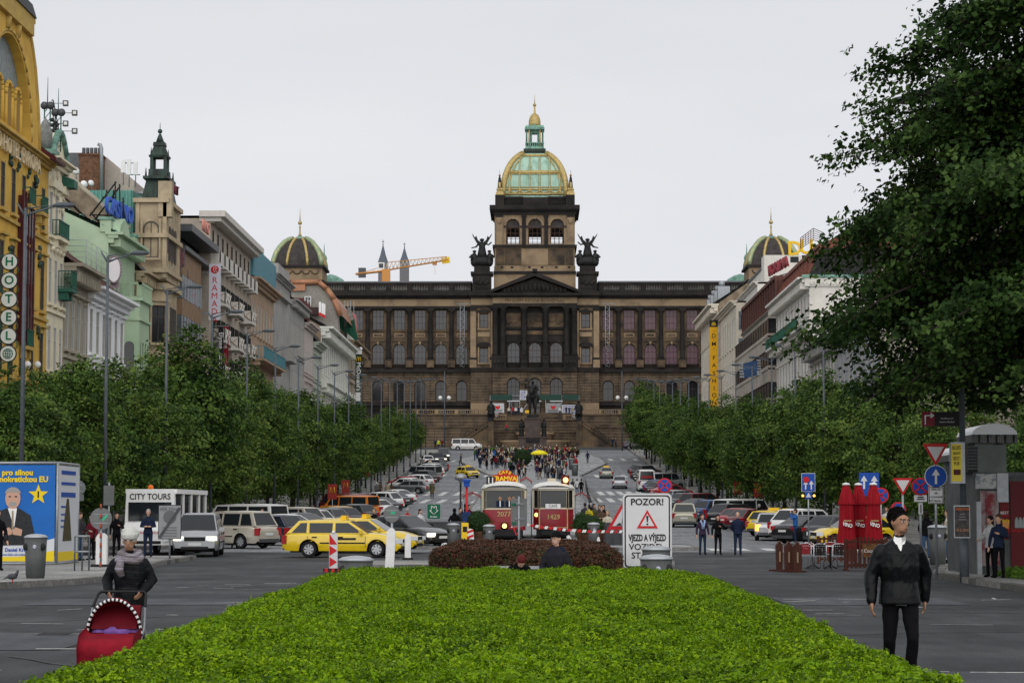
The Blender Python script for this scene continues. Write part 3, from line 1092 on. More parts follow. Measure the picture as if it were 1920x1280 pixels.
for(p0,p1)in((945,981),(1028,1062)):
 for j in range(11):
  x=ux(p0)+(j+.5)*(ux(p1)-ux(p0))/11
  b.lathe([(.09,vz(383)),(.14,vz(378)),(.08,vz(372)),(.11,vz(369))],(x,YT,0),6)
 b.box(ux(p0),ux(p1),YT-.25,YT+.25,vz(369),vz(366))
b.box(ta+1,tb-1,YT+1.6,YT+TD-1,vz(383),vz(365))
part('tower_cornice',b,M_SOOT)
for px in(936.5,1071.5):
 b=MB()
 u=ux(px)
 z=vz(363)
 b.lathe([(1.1,z),(1.1,z+.5),(.75,z+.8),(.95,z+1.2),(.6,z+1.5)],(u,YT+.6,0),4,1,False,a0=R(45))
 b.lathe([(.62,z+1.5),(.5,z+2.6),(.32,z+3.6),(.2,z+3.7),(.24,z+4.0),(.05,z+4.4),(.03,z+5.2)],(u,YT+.6,0),4,0,False,a0=R(45))
 b.ball((u,YT+.6,z+4.1),.25,8,1)
 b.box(u-.2,u+.2,YT+.05,YT+.2,z+1.6,z+2.6,1)
 part('obelisk',b,[M_SOOT,M_GOLD])
# ---- great dome: square plan, curved sides
DCY=YT+TD/2
prof=[(60.5,365),(60.2,350),(58.5,335),(55.5,322),(51,310),(46,300),(38.5,290),(30.5,282),(23,276.5)]
prof=[(w/MS,vz(y))for w,y in prof]
def square_dome(parent,cx,cy,prof,mp,mr,rib=.45,name='dome'):
 b=MB()
 for i in range(len(prof)-1):
  (w0,a0),(w1,a1)=prof[i],prof[i+1]
  for k in range(4):
   q=MR(k*pi/2,4,'Z')
   pts=[q@Vector(p)for p in((-w0,-w0,a0),(w0,-w0,a0),(w1,-w1,a1),(-w1,-w1,a1))]
   b.add([(p.x+cx,p.y+cy,p.z)for p in pts],[(0,1,2,3)],0,False)
 part(name,b,mp,parent)
 b=MB()
 for k in range(4):
  q=MR(k*pi/2,4,'Z')
  path=[q@Vector((w,-w,z))for w,z in prof]
  b.tube([(p.x+cx,p.y+cy,p.z)for p in path],rib,7)
 part('dome_rib',b,mr,parent)
M_DCOP=mat('dome_copper',(0.34,0.5,0.41),0.65,0.0,col2=(0.16,0.28,0.21),scale=0.5,lo=0.28,hi=0.55,stretch=(1.6,1.6,.35),detail=8)
square_dome(museum,0,DCY,prof,M_DCOP,M_GOLD,.62)
def dome_w(z):
 zs=[p[1]for p in prof]
 return float(np.interp(z,zs,[p[0]for p in prof]))
b=MB()
for k in range(4):
 q=MR(k*pi/2,4,'Z')
 def T(x,z,off=.12):
  p=q@Vector((x,-dome_w(z)-off,z))
  return(p.x,p.y+DCY,p.z)
 for x in(-5.1,-3.05,-1.0,1.0,3.05,5.1):
  zz=[z for z in lin(vz(362),vz(280),16)if dome_w(z)>abs(x)+.3]
  if len(zz)>1:
   b.tube([T(x,z)for z in zz],.16,5)
 for z,t in((vz(359),.24),(vz(350.5),.17),(vz(346),.1),(vz(320),.17),(vz(315),.17),(vz(317.5),.28)):
  w=dome_w(z)-.15
  b.tube([T(-w,z),T(w,z)],t,5)
 for i in range(5):
  xc=-4.1+i*2.05
  b.tube([T(xc+.8*cos(t),vz(352)-.55*sin(t),.2)for t in lin(0,pi,7)],.13,5)
 zz=lin(vz(362),vz(283),12)
 for sg in(-1,1):
  b.tube([T(sg*(dome_w(z)-1.15),z,.14)for z in zz],.13,5)
 b.tube([T(dome_w(vz(283))*t*.75,vz(283)+.1,.15)for t in(-1,0,1)],.3,5)
part('dome_gilding',b,M_GOLD)
b=MB()
def ring(w0,z0,w1,z1,m=0):
 b.add([(-w0,DCY-w0,z0),(w0,DCY-w0,z0),(w0,DCY+w0,z0),(-w0,DCY+w0,z0),(-w1,DCY-w1,z1),(w1,DCY-w1,z1),(w1,DCY+w1,z1),(-w1,DCY+w1,z1)],[(0,1,5,4),(1,2,6,5),(2,3,7,6),(3,0,4,7),(4,5,6,7),(0,3,2,1)],m)
zz=vz
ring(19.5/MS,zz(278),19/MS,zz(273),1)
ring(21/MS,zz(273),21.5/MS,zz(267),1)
ring(19/MS,zz(267),18/MS,zz(264),0)
ring(17.5/MS,zz(264),17.5/MS,zz(262),0)
ring(18/MS,zz(256),18/MS,zz(254.5),0)
for k in range(9):
 x=-16.5/MS+k*33/8/MS
 b.box(x-.08,x+.08,DCY-17.5/MS,DCY-17/MS,zz(262),zz(256),0)
for sx in(-1,1):
 for sy in(-1,1):
  for d in(15.5,10.5):
   b.cyl((sx*d/MS,DCY+sy*15.5/MS,zz(264)),(sx*d/MS,DCY+sy*15.5/MS,zz(230)),.17,n=8,m=2 if d<12 else 0)
   b.cyl((sx*15.5/MS,DCY+sy*d/MS,zz(264)),(sx*15.5/MS,DCY+sy*d/MS,zz(230)),.17,n=8,m=0)
ring(18.5/MS,zz(230),18.5/MS,zz(227),0)
ring(19/MS,zz(227),17/MS,zz(222),0)
b.prism([(-10/MS,zz(228)),(10/MS,zz(228)),(0,zz(219))],DCY-19/MS,DCY+19/MS,'y',0)
b.lathe([(12.5/MS,zz(224)),(12.5/MS,zz(216)),(12/MS,zz(210)),(10.5/MS,zz(205)),(7.5/MS,zz(200)),(3.5/MS,zz(197)),(2.2/MS,zz(195)),(1.3/MS,zz(189)),(2/MS,zz(186)),(.9/MS,zz(184))],(0,DCY,0),8,3,a0=R(22.5))
b.ball((0,DCY,zz(180.5)),3.4/MS,10,3)
b.cyl((0,DCY,zz(177.5)),(0,DCY,zz(160)),.09,.02,6,3)
b.box(-9/MS,-5/MS,DCY-.9,DCY+.9,zz(262),zz(230),0)
b.box(5/MS,9/MS,DCY-.9,DCY+.9,zz(262),zz(230),0)
b.box(-5/MS,5/MS,DCY-.9,DCY+.9,zz(236),zz(230),0)
b.box(-5/MS,5/MS,DCY-.9,DCY+.9,zz(262),zz(254),0)
part('lantern',b,[M_COPPER,mat('lantern_dark_bronze',(0.045,0.06,0.05),0.6,var=0.4),M_GOLD,M_GOLD])  # the base rings of the lantern are a darker bronze than the rest
# ---- corner pavilions with their own domes
for s,pxc in((-1,555),(1,1453)):
 u=ux(pxc)
 hw=50/MS
 b=MB()
 b.box(u-hw,u+hw,-1.6,2*hw,zb,vz(562),0)
 b.box(u-hw-.9,u+hw+.9,-2.9,2*hw,vz(556),vz(545),1)
 b.box(u-hw,u+hw,-1.7,2*hw,vz(545),vz(530),0)
 b.box(u-hw-.2,u+hw+.2,-1.9,2*hw,vz(530),vz(526),1)
 b.box(u-hw-.3,u+hw+.3,-2,2*hw,vz(562),vz(556),1)
 w=47.5/MS
 b.box(u-w,u+w,-.6,2*w-.6,vz(526),vz(502),0)
 b.box(u-w-.5,u+w+.5,-1.1,2*w,vz(502),vz(497.5),1)
 for i in range(5):
  xc=u-3.6+i*1.8
  b.tube([(xc+.75*cos(t),-.7,vz(507)-.7*sin(t))for t in lin(0,pi,8)],.14,5,2)
 part('corner_pavilion',b,[M_STONE_L,M_SOOT,M_STONE])
 cyd=-1.1+w+.5
 pr=[(46,498),(45,487),(41,474),(34,461),(26,451),(17,444.5),(12,443)]
 pr=[(q/MS,vz(y))for q,y in pr]
 square_dome(museum,u,cyd,pr,M_DSLATE,mat('gilded_copper_rib',(0.42,0.4,0.2),0.45,0.35,col2=(0.2,0.3,0.2),scale=1.5),.5,'corner_dome')
 b=MB()
 for k in range(4):
  q=MR(k*pi/2,4,'Z')
  for f in(-.42,.42):
   path=[q@Vector((wd*f,-wd-.08,z))for wd,z in pr]
   b.tube([(p.x+u,p.y+cyd,p.z)for p in path],.3,6,0)
 b.lathe([(13/MS,vz(444)),(12/MS,vz(441)),(7.5/MS,vz(438.5)),(4/MS,vz(437.5))],(u,cyd,0),8,1)
 b.lathe([(4/MS,vz(437.5)),(2/MS,vz(433)),(1.3/MS,vz(424)),(2/MS,vz(420)),(1/MS,vz(417))],(u,cyd,0),8,0)
 b.ball((u,cyd,vz(412)),4/MS,10,0)
 b.cyl((u,cyd,vz(409)),(u,cyd,vz(384)),.12,.02,6,0)
 part('corner_dome_gilding',b,[M_GOLD,M_COPPER])
 u2=ux(pxc-s*58)
 b=MB()
 b.lathe([(3.4,vz(524)),(3.3,vz(514)),(2.6,vz(505)),(1.3,vz(498)),(.15,vz(495))],(u2+s*1.2,19,0),10)
 b.lathe([(.5,vz(497)),(.25,vz(480)),(.6,vz(470)),(.55,vz(465)),(.15,vz(460)),(.03,vz(440))],(u2+s*2.2,15,0),8)
 part('rear_turret',b,M_COPPER)
# ---- terrace, ramps and stairs in front
ramp=thing('museum_ramp','tiered sandstone ramp with balustrades and stairs below the museum','ramp',(CX,0,0))
RY0,RY1=434.0,447.0
zs0,zt_=zt(432)+.1,vz(783)
def tier(p0,p1,y,yb,z0,z1,name='ramp_wall'):
 b=MB()
 b.box(p0,p1,y+.22,yb,z0,z1,0)
 n=max(2,round((z1-z0)/.62))
 for k in range(n):
  a,c=z0+(z1-z0)*k/n,z0+(z1-z0)*(k+1)/n
  L=p1-p0
  nb=max(1,round(L/2.6))
  for j in range(nb):
   d=rr.uniform(0,.06)
   b.box(p0+L*j/nb+.02,p0+L*(j+1)/nb-.02,y+d,y+.23,a+.035,c-.035,0)
 b.box(p0-.1,p1+.1,y-.18,y+.5,z1-.04,z1+.2,1)
 b.build(name,[M_RUST,M_STONE],ramp,kind='stuff')
for s in(-1,1):
 a,c=sorted((s*24.5,s*11.5))
 tier(a,c,RY0,RY1,zs0-.3,zt_-2.6)
 a,c=sorted((s*27,s*8.6))
 tier(a,c,RY0+4,RY1,zt_-2.7,zt_)
a_=11.4
tier(-11.4,11.4,RY0+1.5,RY1,zs0-.3,zt_-3.4)
tier(-8.5,8.5,RY0+5.5,RY1,zt_-3.5,zt_-1.0)
b=MB()
for k in range(10):
 b.box(-7.6+k*.05,7.6-k*.05,RY0+6.4+k*.4,MD+YP-.3,zt_-1.0+k*.17,zt_-1.0+(k+1)*.17)
b.build('door_steps',M_STONE,ramp)
for s in(-1,1):
 b=MB()
 n=18
 for k in range(n):
  x0,x1=s*(8.6+k*.36),s*(8.6+(k+1)*.36)
  h=zt_-2.0-k*(zt_-2.0-zs0)/n
  b.box(min(x0,x1),max(x0,x1),RY0-1.6,RY0+1.4,zs0-.3,h,0)
 b.prism([(s*8.6,zt_-2.0+.15),(s*15.2,zs0+.15),(s*15.2,zs0+.5),(s*8.6,zt_-2.0+.5)],RY0-1.95,RY0-1.6,'y',0)
 b.prism([(s*8.6,zt_-2.0+1.0),(s*15.2,zs0+1.0),(s*15.2,zs0+1.2),(s*8.6,zt_-2.0+1.2)],RY0-1.95,RY0-1.55,'y',0)
 for k in range(17):
  x=s*(8.8+k*.38)
  z=zt_-2.0+.5-(abs(x)-8.6)/6.6*(zt_-2.0-zs0)
  b.lathe([(.07,z),(.13,z+.15),(.06,z+.4),(.09,z+.55)],(x,RY0-1.75,0),5)
 for x in(8.4,15.4):
  z=zt_-2.0 if x<10 else zs0
  b.box(s*x-.5,s*x+.5,RY0-2.3,RY0-1.3,zs0-.3,z+1.3,0)
 b.build('stair_flight',M_STONE,ramp)
b=MB()
for(x0,x1,y,z)in((-27,-8.6,RY0+4.2,zt_+.15),(8.6,27,RY0+4.2,zt_+.15),(-8.3,-5.5,RY0+5.7,zt_-.8),(5.5,8.3,RY0+5.7,zt_-.8)):
 b.box(x0,x1,y-.15,y+.15,z,z+.15)
 b.box(x0,x1,y-.17,y+.17,z+.8,z+.98)
 n=int((x1-x0)/.42)
 for k in range(n):
  x=x0+(k+.5)*(x1-x0)/n
  if k%9==0:
   b.box(x-.3,x+.3,y-.2,y+.2,z,z+1.0)
  else:
   b.lathe([(.07,z+.15),(.13,z+.32),(.06,z+.6),(.09,z+.8)],(x,y,0),5)
b.build('ramp_balustrade',M_STONE_L,ramp,kind='stuff')
b=MB()
for s in(-1,1):
 b.prism([(s*24.5,zs0-.3),(s*62,zs0-.3),(s*62,zs0+.3),(s*27,zt_)],RY0+.6,RY1,'y')
b.build('ramp_slope',M_RUST,ramp)
b=MB()
b.lathe([(6.3,zs0),(6.4,zs0+.9),(6.9,zs0+1.1),(6.9,zs0+1.35),(6.0,zs0+1.4),(5.6,zs0+.6),(.01,zs0+.5)],(0,RY0-.6,0),20,0,sy=.4)
b.lathe([(3.2,zs0+1.0),(3.3,zs0+2.4),(3.7,zs0+2.6),(3.7,zs0+2.9),(2.6,zs0+2.95)],(0,RY0+.4,0),18,0,sy=.5)
b.build('fountain_basin',M_STONE_L,ramp)
for s in(-1,1):
 b=MB()
 x,y,z=s*8.4,RY0-1.8,zt_-.7
 b.box(x-.6,x+.6,y-.6,y+.6,z-.7,z+.1)
 b.tube([(x,y,z),(x,y,z+.8),(x,y-.1,z+1.9),(x,y-.1,z+2.5),(x,y-.12,z+2.75)],[.75,.72,.5,.52,.18],9)
 b.ball((x,y-.15,z+3.02),.3,9)
 b.ball((x,y-.65,z+.75),.5,8,0,(1.1,1.1,.8))
 b.tube([(x-.5,y-.1,z+2.3),(x-.75,y-.3,z+1.5),(x-.3,y-.6,z+1.2)],[.2,.17,.12],6)
 b.tube([(x+.5,y-.1,z+2.3),(x+.75,y-.2,z+1.5),(x+.4,y-.7,z+1.1)],[.2,.17,.12],6)
 b.build('seated_statue',M_BRONZE,None,label='dark seated statue on the stair pier at the %s of the museum steps'%('left' if s<0 else 'right'),cat='statue').location=(CX,0,0)
sc_=thing('entrance_scaffold','scaffold walkway with green netting and banners before the museum doors','scaffold',(CX,MD+YP-2.2,0))
b=MB()
for px in(920,956,975,1003,1023,1053,1085):
 b.cyl((ux(px),0,vz(786)),(ux(px),0,vz(744)),.06,n=6)
for py in(752,744):
 b.cyl((ux(919),0,vz(py)),(ux(1086),0,vz(py)),.06,n=6)
b.cyl((ux(976),0,vz(778)),(ux(990),0,vz(757)),.08,n=6)
b.build('frame',M_STEEL,sc_)
b=MB()
for(p0,p1)in((921,960),(1005,1053),(1055,1085)):
 b.box(ux(p0),ux(p1),-.06,.02,vz(752),vz(742))
b.build('netting',mat('green_netting',(0.03,0.07,0.055),0.8,var=0.3),sc_)
M_BANN=mat('banner_cloth',(0.55,0.55,0.56),0.7,col2=(0.4,0.4,0.42),scale=1.5)
M_BANG=mat('banner_grey',(0.3,0.3,0.31),0.7,var=0.2)
for(p0,p1,y0,y1,m)in((922,946,783,758,M_BANN),(975,989,752,734,M_BANN),(1023,1051,783,758,M_BANG),(1053,1085,786,761,M_BANN),(985,992,779,771,M_YELLOW)):
 b=MB()
 b.box(ux(p0),ux(p1),-.16,-.1,vz(y0),vz(y1))
 bo=b.build('banner',m,sc_)
 if p0 in(922,1023):
  c=((ux(p0)+ux(p1))/2,-.17,vz(765))
  MB().add([(c[0]+x*.1,c[1],c[2]+z*.1)for x,z in((-5,3),(0,1.5),(5,3),(4.5,-2),(0,-5),(-4.5,-2))],[(0,1,2,3,4,5)]).build('emblem',M_RED,bo)
  b=MB()
  for k in range(4):
   b.box(c[0]-1.0,c[0]+1.0-.3*(k%2),-.175,-.17,vz(771+k*2.4),vz(770+k*2.4))
  b.build('lettering',M_DGREY,bo)
 if p0==975 or p0==1053:
  b=MB()
  for k in range(5):
   b.box(ux(p0)+.2,ux(p1)-.3-.2*(k%3),-.175,-.165,vz(y1+3+k*3.2),vz(y1+2+k*3.2))
  b.build('lettering',M_BLUE,bo)
for px,lab in((867,'left'),(1139,'right')):
 t=thing('lattice_mast','thin steel lattice mast standing against the %s museum wing'%lab,'mast',(CX+ux(px),MD-1.9,0))
 b=MB()
 for dx in(-.4,.4):
  b.cyl((dx,0,vz(690)),(dx,0,vz(571)),.07,n=5)
 for k in range(22):
  z0,z1=vz(690-k*5.4),vz(690-(k+1)*5.4)
  b.cyl((-.4 if k%2 else.4,0,z0),(.4 if k%2 else-.4,0,z1),.045,n=4)
 b.build('lattice',M_STEEL,t)
 b=MB()
 b.tube([(-1.2,-.1,vz(575)),(-1.0,-.1,vz(571)),(1.4,-.1,vz(571)),(1.6,-.1,vz(576))],.06,5)
 b.build('mast_arm',M_STEEL,t)
# ---- far behind: twin church spires and a tower crane
ch=thing('twin_spire_church','pair of dark slate church spires rising far behind the museum roof','church',(0,950,0))
ms2=FPX/950
for px,y0,y1 in((716,453,530),(756.5,458,530)):
 x=PX(px,950)
 b=MB()
 z1,z2,z3=PZ(px,530,950),PZ(px,492,950),PZ(px,y0+6,950)
 b.box(x-1.9,x+1.9,-1.9,1.9,15,z2,1)
 b.lathe([(2.2,z2),(1.2,z2+(z3-z2)*.4),(.12,z3)],(x,0,0),8,0,False)
 b.box(x-.1,x+.1,-.1,.1,z3,z3+2.2,0)
 b.box(x-.5,x+.5,-.08,.08,z3+1.2,z3+1.5,0)
 b.ball((x,0,z3+.3),.3,6,0)
 b.build('spire',[mat('spire_slate',(0.1,0.115,0.14),0.6),mat('spire_stone',(0.15,0.15,0.155),0.8)],ch)
CD=620.0
cr=thing('tower_crane','orange tower crane with lattice jib behind the museum roof','crane',(0,CD,0))
M_ORANGE=mat('crane_orange',(0.55,0.25,0.07),0.5)
b=MB()
def CP(px,py):
 return P(px,py,CD)-Vector((0,CD,0))
p0,p1=CP(722,507),CP(841,487)
h0,h1=CP(724,492),CP(838,481)
n=16
for k in range(n):
 a0,a1=p0.lerp(p1,k/n),p0.lerp(p1,(k+1)/n)
 c0=h0.lerp(h1,(k+.5)/n)
 c1=h0.lerp(h1,(k+1.5)/n)
 for dy in(-.8,.8):
  b.cyl(a0+Vector((0,dy,0)),a1+Vector((0,dy,0)),.16,n=4)
  b.cyl(a0+Vector((0,dy,0)),c0,.09,n=4,m=1)
  b.cyl(a1+Vector((0,dy,0)),c0,.09,n=4,m=1)
 b.cyl(c0,c1 if k<n-1 else h1,.14,n=4)
b.build('jib',[M_ORANGE,mat('crane_lattice_pale',(0.5,0.42,0.33),0.5)],cr)
b=MB()
q0,q1=CP(722,508),CP(667,514)
for dy in(-.8,.8):
 b.cyl(q0+Vector((0,dy,0)),q1+Vector((0,dy,0)),.3,n=4)
b.cyl(CP(721,499),q1,.1,n=4)
b.cyl(CP(700,504),CP(700,511),.1,n=4)
b.build('counter_jib',M_ORANGE,cr)
c=CP(675,514)
b=MB()
b.cbox(c+Vector((.6,0,.4)),(2.0,1.6,2.6))
b.build('counterweight',M_DGREY,cr)
b=MB()
b.cbox(CP(715,500),(1.7,1.7,2.2),0)
b.cbox(CP(715,500)+Vector((0,-.86,.2)),(1.2,.06,1.2),1)
b.build('cab',[M_WHITE,M_GLASS],cr)
b=MB()
c=CP(724,520)
b.box(c.x-1.1,c.x+1.1,-1.1,1.1,15,CP(724,505).z)
b.build('mast',M_ORANGE,cr)
b=MB()
c=CP(836,488)
b.cbox(c,(2.2,.2,1.7),0,ry=-.15)
b.build('jib_sign',M_YELLOW,cr)
b=MB()
b.cbox(CP(815,494),(1.2,1.0,.8))
b.cyl(CP(815,495),CP(816,515),.05,n=4)
b.build('trolley',M_ORANGE,cr)
# ================================================================== the two rows of houses
FX=30.0
def Yof(px):
 return FX*FPX/abs(px-1003)
def EZ(px,py):
 return PZ(px,py,Yof(px))
M_SHOP=mat('shopfront_dark',(0.025,0.024,0.023),0.5,var=0.5)
M_TILE=mat('roof_tile',(0.13,0.065,0.05),0.8,var=0.55,scale=2.5,bump=.6,bscale=14)
M_SHEET=mat('sheet_roof',(0.12,0.125,0.13),0.5,0.2,var=0.3)
M_PLAST=mat('stained_plaster',(0.27,0.21,0.15),0.9,col2=(0.11,0.085,0.06),scale=0.7,lo=.35,hi=.62)
M_BRICK=mat('chimney_brick',(0.19,0.1,0.06),0.9,var=0.55,scale=3.0)
M_WFR=mat('pale_window_frame',(0.5,0.49,0.46),0.6)
M_WDK=mat('dark_window_frame',(0.08,0.07,0.06),0.5)
M_IRON=mat('dark_iron',(0.03,0.033,0.033),0.5)
M_GIRON=mat('green_iron',(0.035,0.13,0.09),0.55,var=.3)
def facade_M(side,Y,X=None,z=0.0):
 X=FX if X is None else X
 if side=='L':
  return frame_M(Vector((-X,Y,z)),(0,1,0),(-1,0,0),(0,0,1))
 if side=='R':
  return frame_M(Vector((X,Y,z)),(0,-1,0),(1,0,0),(0,0,1))
 return frame_M(Vector((X,Y,z)),(1,0,0),(0,1,0),(0,0,1))
SURR={}
def surround(w,h,hood,ms,depth=.0):
 k=(round(w,2),round(h,2),hood,ms.name)
 if k not in SURR:
  b=MB()
  b.box(-w/2-.2,w/2+.2,-.22,.01,-.2,-.02)
  b.box(-w/2-.16,-w/2-.01,-.03,.01,-.02,h+.14)
  b.box(w/2+.01,w/2+.16,-.03,.01,-.02,h+.14)
  if hood:
   b.box(-w/2-.3,w/2+.3,-.3,.01,h+.34,h+.48)
   b.box(-w/2-.01,w/2+.01,-.1,.01,h+.02,h+.34)
  if hood=='tri':
   b.prism([(-w/2-.35,h+.48),(w/2+.35,h+.48),(0,h+.95)],-.3,.01,'y')
  if hood=='seg':
   b.prism([((w/2+.3)*cos(pi*i/8),h+.48+.42*sin(pi*i/8))for i in range(9)],-.3,.01,'y')
  SURR[k]=b.mesh('surround',ms)
 return SURR[k]
def bld(name,label,side,Y0,Y1,ze,mw,rows,mt=None,cornice=.7,roof=('gable',38,11,M_TILE),pane=None,fr=None,strings=True,dent=False,pil=0,X=None,zb=None,depth=.07,mfire=None,shop=True,quoin=False):
 """a street house: wall with real openings, windows with panes and surrounds, cornice, roof, party walls"""
 zb=(zt((Y0+Y1)/2)-.6)if zb is None else zb
 W=Y1-Y0
 H=ze-zb
 mt=mt or mw
 fr=fr or M_WFR
 t=thing(name,label,'building')
 t.matrix_basis=facade_M(side,Y0 if side=='L' else Y1,X,zb)
 holes=[]
 wins=[]
 zmin=H
 for(dh,h,n,w,arch,hood)in rows:
  vh,vs=H-dh,H-dh-h
  if vs<5.0:
   continue
  zmin=min(zmin,vs)
  for i in range(n):
   u=W*(i+.5)/n
   holes.append((u,w,vs,vh,arch))
   wins.append((u,w,vs,h,arch,hood))
 b=MB()
 wall_holes(b,0,W,0,H,holes,depth)
 b.build('wall',mw,t)
 for(u,w,vs,h,arch,hood)in wins:
  pm=pane or(M_GLASS if rr.random()<.55 else M_GLASS2)
  window(t,MT((u,0,vs)),w,h,arch,fr,pm,2,(.68,),.07,depth,surround(w,h,hood,mt))
 b=MB()
 c=cornice
 b.box(-.05,W+.05,-c*.45,.02,H-c*.9,H-c*.5)
 b.box(-.1,W+.1,-c*.8,.02,H-c*.5,H-c*.22)
 b.box(-.15,W+.15,-c*1.25,.2,H-c*.22,H)
 if dent:
  k=int(W/.8)
  for i in range(k):
   x=(i+.5)*W/k
   b.box(x-.16,x+.16,-c*.95,-c*.1,H-c*1.15,H-c*.55)
 b.build('cornice',mt,t)
 if strings:
  b=MB()
  for(dh,h,n,w,arch,hood)in rows:
   vs=H-dh-h
   if vs<5:
    continue
   b.box(-.03,W+.03,-.16,.01,vs-.62,vs-.42)
  b.box(-.03,W+.03,-.3,.01,4.7,5.0)
  b.build('string_course',mt,t)
 if pil:
  for i in range(pil+1):
   x=W*i/pil
   b=MB()
   b.box(max(0.02,x-.3),min(W-.02,x+.3),-.08,.01,5.0,H-c*.95)
   b.build('pilaster',mt,t)
 if quoin:
  b=MB()
  k=int((H-6)/.9)
  for i in range(k):
   z=5.2+i*.9
   w=.7 if i%2 else.45
   b.box(.02,w,-.08,.01,z+.04,z+.86)
   b.box(W-w,W-.02,-.08,.01,z+.04,z+.86)
  b.build('quoins',mt,t)
 if shop:
  b=MB()
  k=max(2,int(W/4))
  b.box(-.02,W+.02,-.5,.02,3.9,4.6,0)
  for i in range(k):
   x0,x1=W*i/k+.35,W*(i+1)/k-.35
   b.box(x0,x1,-.12,.0,.7,3.7,1)
  b.build('shopfront',[M_SHOP,M_GLASS],t)
 D=roof[2]
 mf=mfire or M_PLAST
 if roof[0]=='gable':
  rise=math.tan(R(roof[1]))*D
  o=.55*c
  b=MB()
  b.add([(-.1,-o,H-.02),(W+.1,-o,H-.02),(W+.1,D,H+rise),(-.1,D,H+rise),(-.1,2*D,H),(W+.1,2*D,H)],[(0,1,2,3),(3,2,5,4)])
  b.add([(-.1,-o,H+.12),(W+.1,-o,H+.12),(W+.1,D,H+rise+.14),(-.1,D,H+rise+.14)],[(0,1,2,3)])
  k=int(D/.8)
  for i in range(k):
   y=-o+(D+o)*i/k
   z=H+.12+(rise+.02)*i/k
   b.box(-.12,W+.12,y,y+.12,z,z+.07)
  b.build('roof',roof[3],t)
  for x in(.0,W):
   MB().add([(x,0,0),(x,0,H),(x,D,H+rise),(x,2*D,H),(x,2*D,0)],[(0,1,2,3,4)]).build('party_wall',mf,t)
 else:
  b=MB()
  b.box(0,W,.02,2*D,H-.3,H-.05)
  b.build('roof',roof[3],t)
  for x in(.0,W):
   MB().quad((x,0,0),(x,2*D,0),(x,2*D,H-.05),(x,0,H-.05)).build('party_wall',mf,t)
 return t,W,H,zb
def balcony(t,x0,x1,z,out=1.0,mfl=None,mir=None,h=1.0,step=.22):
 b=MB()
 b.box(x0,x1,-out,.01,z-.22,z)
 b.box(x0+.15,x0+.4,-out*.7,.0,z-.7,z-.22)
 b.box(x1-.4,x1-.15,-out*.7,.0,z-.7,z-.22)
 bo=b.build('balcony',mfl or M_STONE_L,t)
 b=MB()
 ir=mir or M_IRON
 k=max(2,int((x1-x0)/step))
 for i in range(k+1):
  x=x0+.04+(x1-x0-.08)*i/k
  b.box(x-.02,x+.02,-out+.02,-out+.06,z,z+h)
 for y in lin(-out+.05,-.05,max(2,int(out/step))):
  for x in(x0+.03,x1-.03):
   b.box(x-.02,x+.02,y-.02,y+.02,z,z+h)
 for zz_ in(z+.1,z+h):
  b.box(x0,x1,-out,-out+.07,zz_-.04,zz_+.02)
  b.box(x0,x0+.06,-out,0,zz_-.04,zz_+.02)
  b.box(x1-.06,x1,-out,0,zz_-.04,zz_+.02)
 b.build('railing',ir,bo)
 return bo
def lampost_globe(t,x,z):
 b=MB()
 b.tube([(x,0,z-.5),(x,-.5,z-.3),(x,-.6,z)],.03,5)
 b.ball((x,-.6,z+.2),.22,8,1)
 return b.build('wall_lamp',[M_IRON,M_WHITE],t)
# ---------------------------------------------------------------- left row
M_OCHRE=mat('ochre_render',(0.66,0.42,0.085),0.8,col2=(0.48,0.28,0.055),scale=.5,lo=.3,hi=.6)
M_OCHRE_L=mat('ochre_trim',(0.56,0.38,0.11),0.8,var=.3,scale=1.2)
M_MAROON=mat('maroon_wood',(0.09,0.02,0.022),0.55,var=.4)
M_MOSAIC=mat('slate_mosaic',(0.28,0.31,0.31),0.6,col2=(0.17,0.2,0.2),scale=2.5)
M_CREAM=mat('cream_render',(0.72,0.66,0.5),0.85,col2=(0.52,0.46,0.34),scale=.6,lo=.25,hi=.55)
t,W,H,zb_=bld('grand_hotel','ochre art nouveau grand hotel with arched mosaic gable at the left edge','L',114,137.6,EZ(70,300),M_OCHRE,[(1.7,2.6,9,.95,False,None),(6.2,3.0,9,1.0,False,'flat'),(10.6,3.0,9,1.0,False,'flat'),(15.0,3.0,9,1.0,True,None)],M_OCHRE_L,.5,('flat',0,8,M_SHEET),pane=M_GLASS2,fr=M_WDK)
gc=127.0-114
b=MB()
zpk=EZ(35,42)-zb_
out=[(-7.6,H-.1),(-7.5,H+1.2),(-6.9,H+3.2),(-6.2,H+5.0),(-5.4,H+6.0),(-4.5,H+6.9),(-4.2,zpk-.4),(-4.2,zpk)]
out=out+[(-a,c)for a,c in reversed(out)]
aw,ah,az=5.2,5.3,H+.5
arc=[(aw*cos(pi*i/20),az+ah*sin(pi*i/20))for i in range(21)]
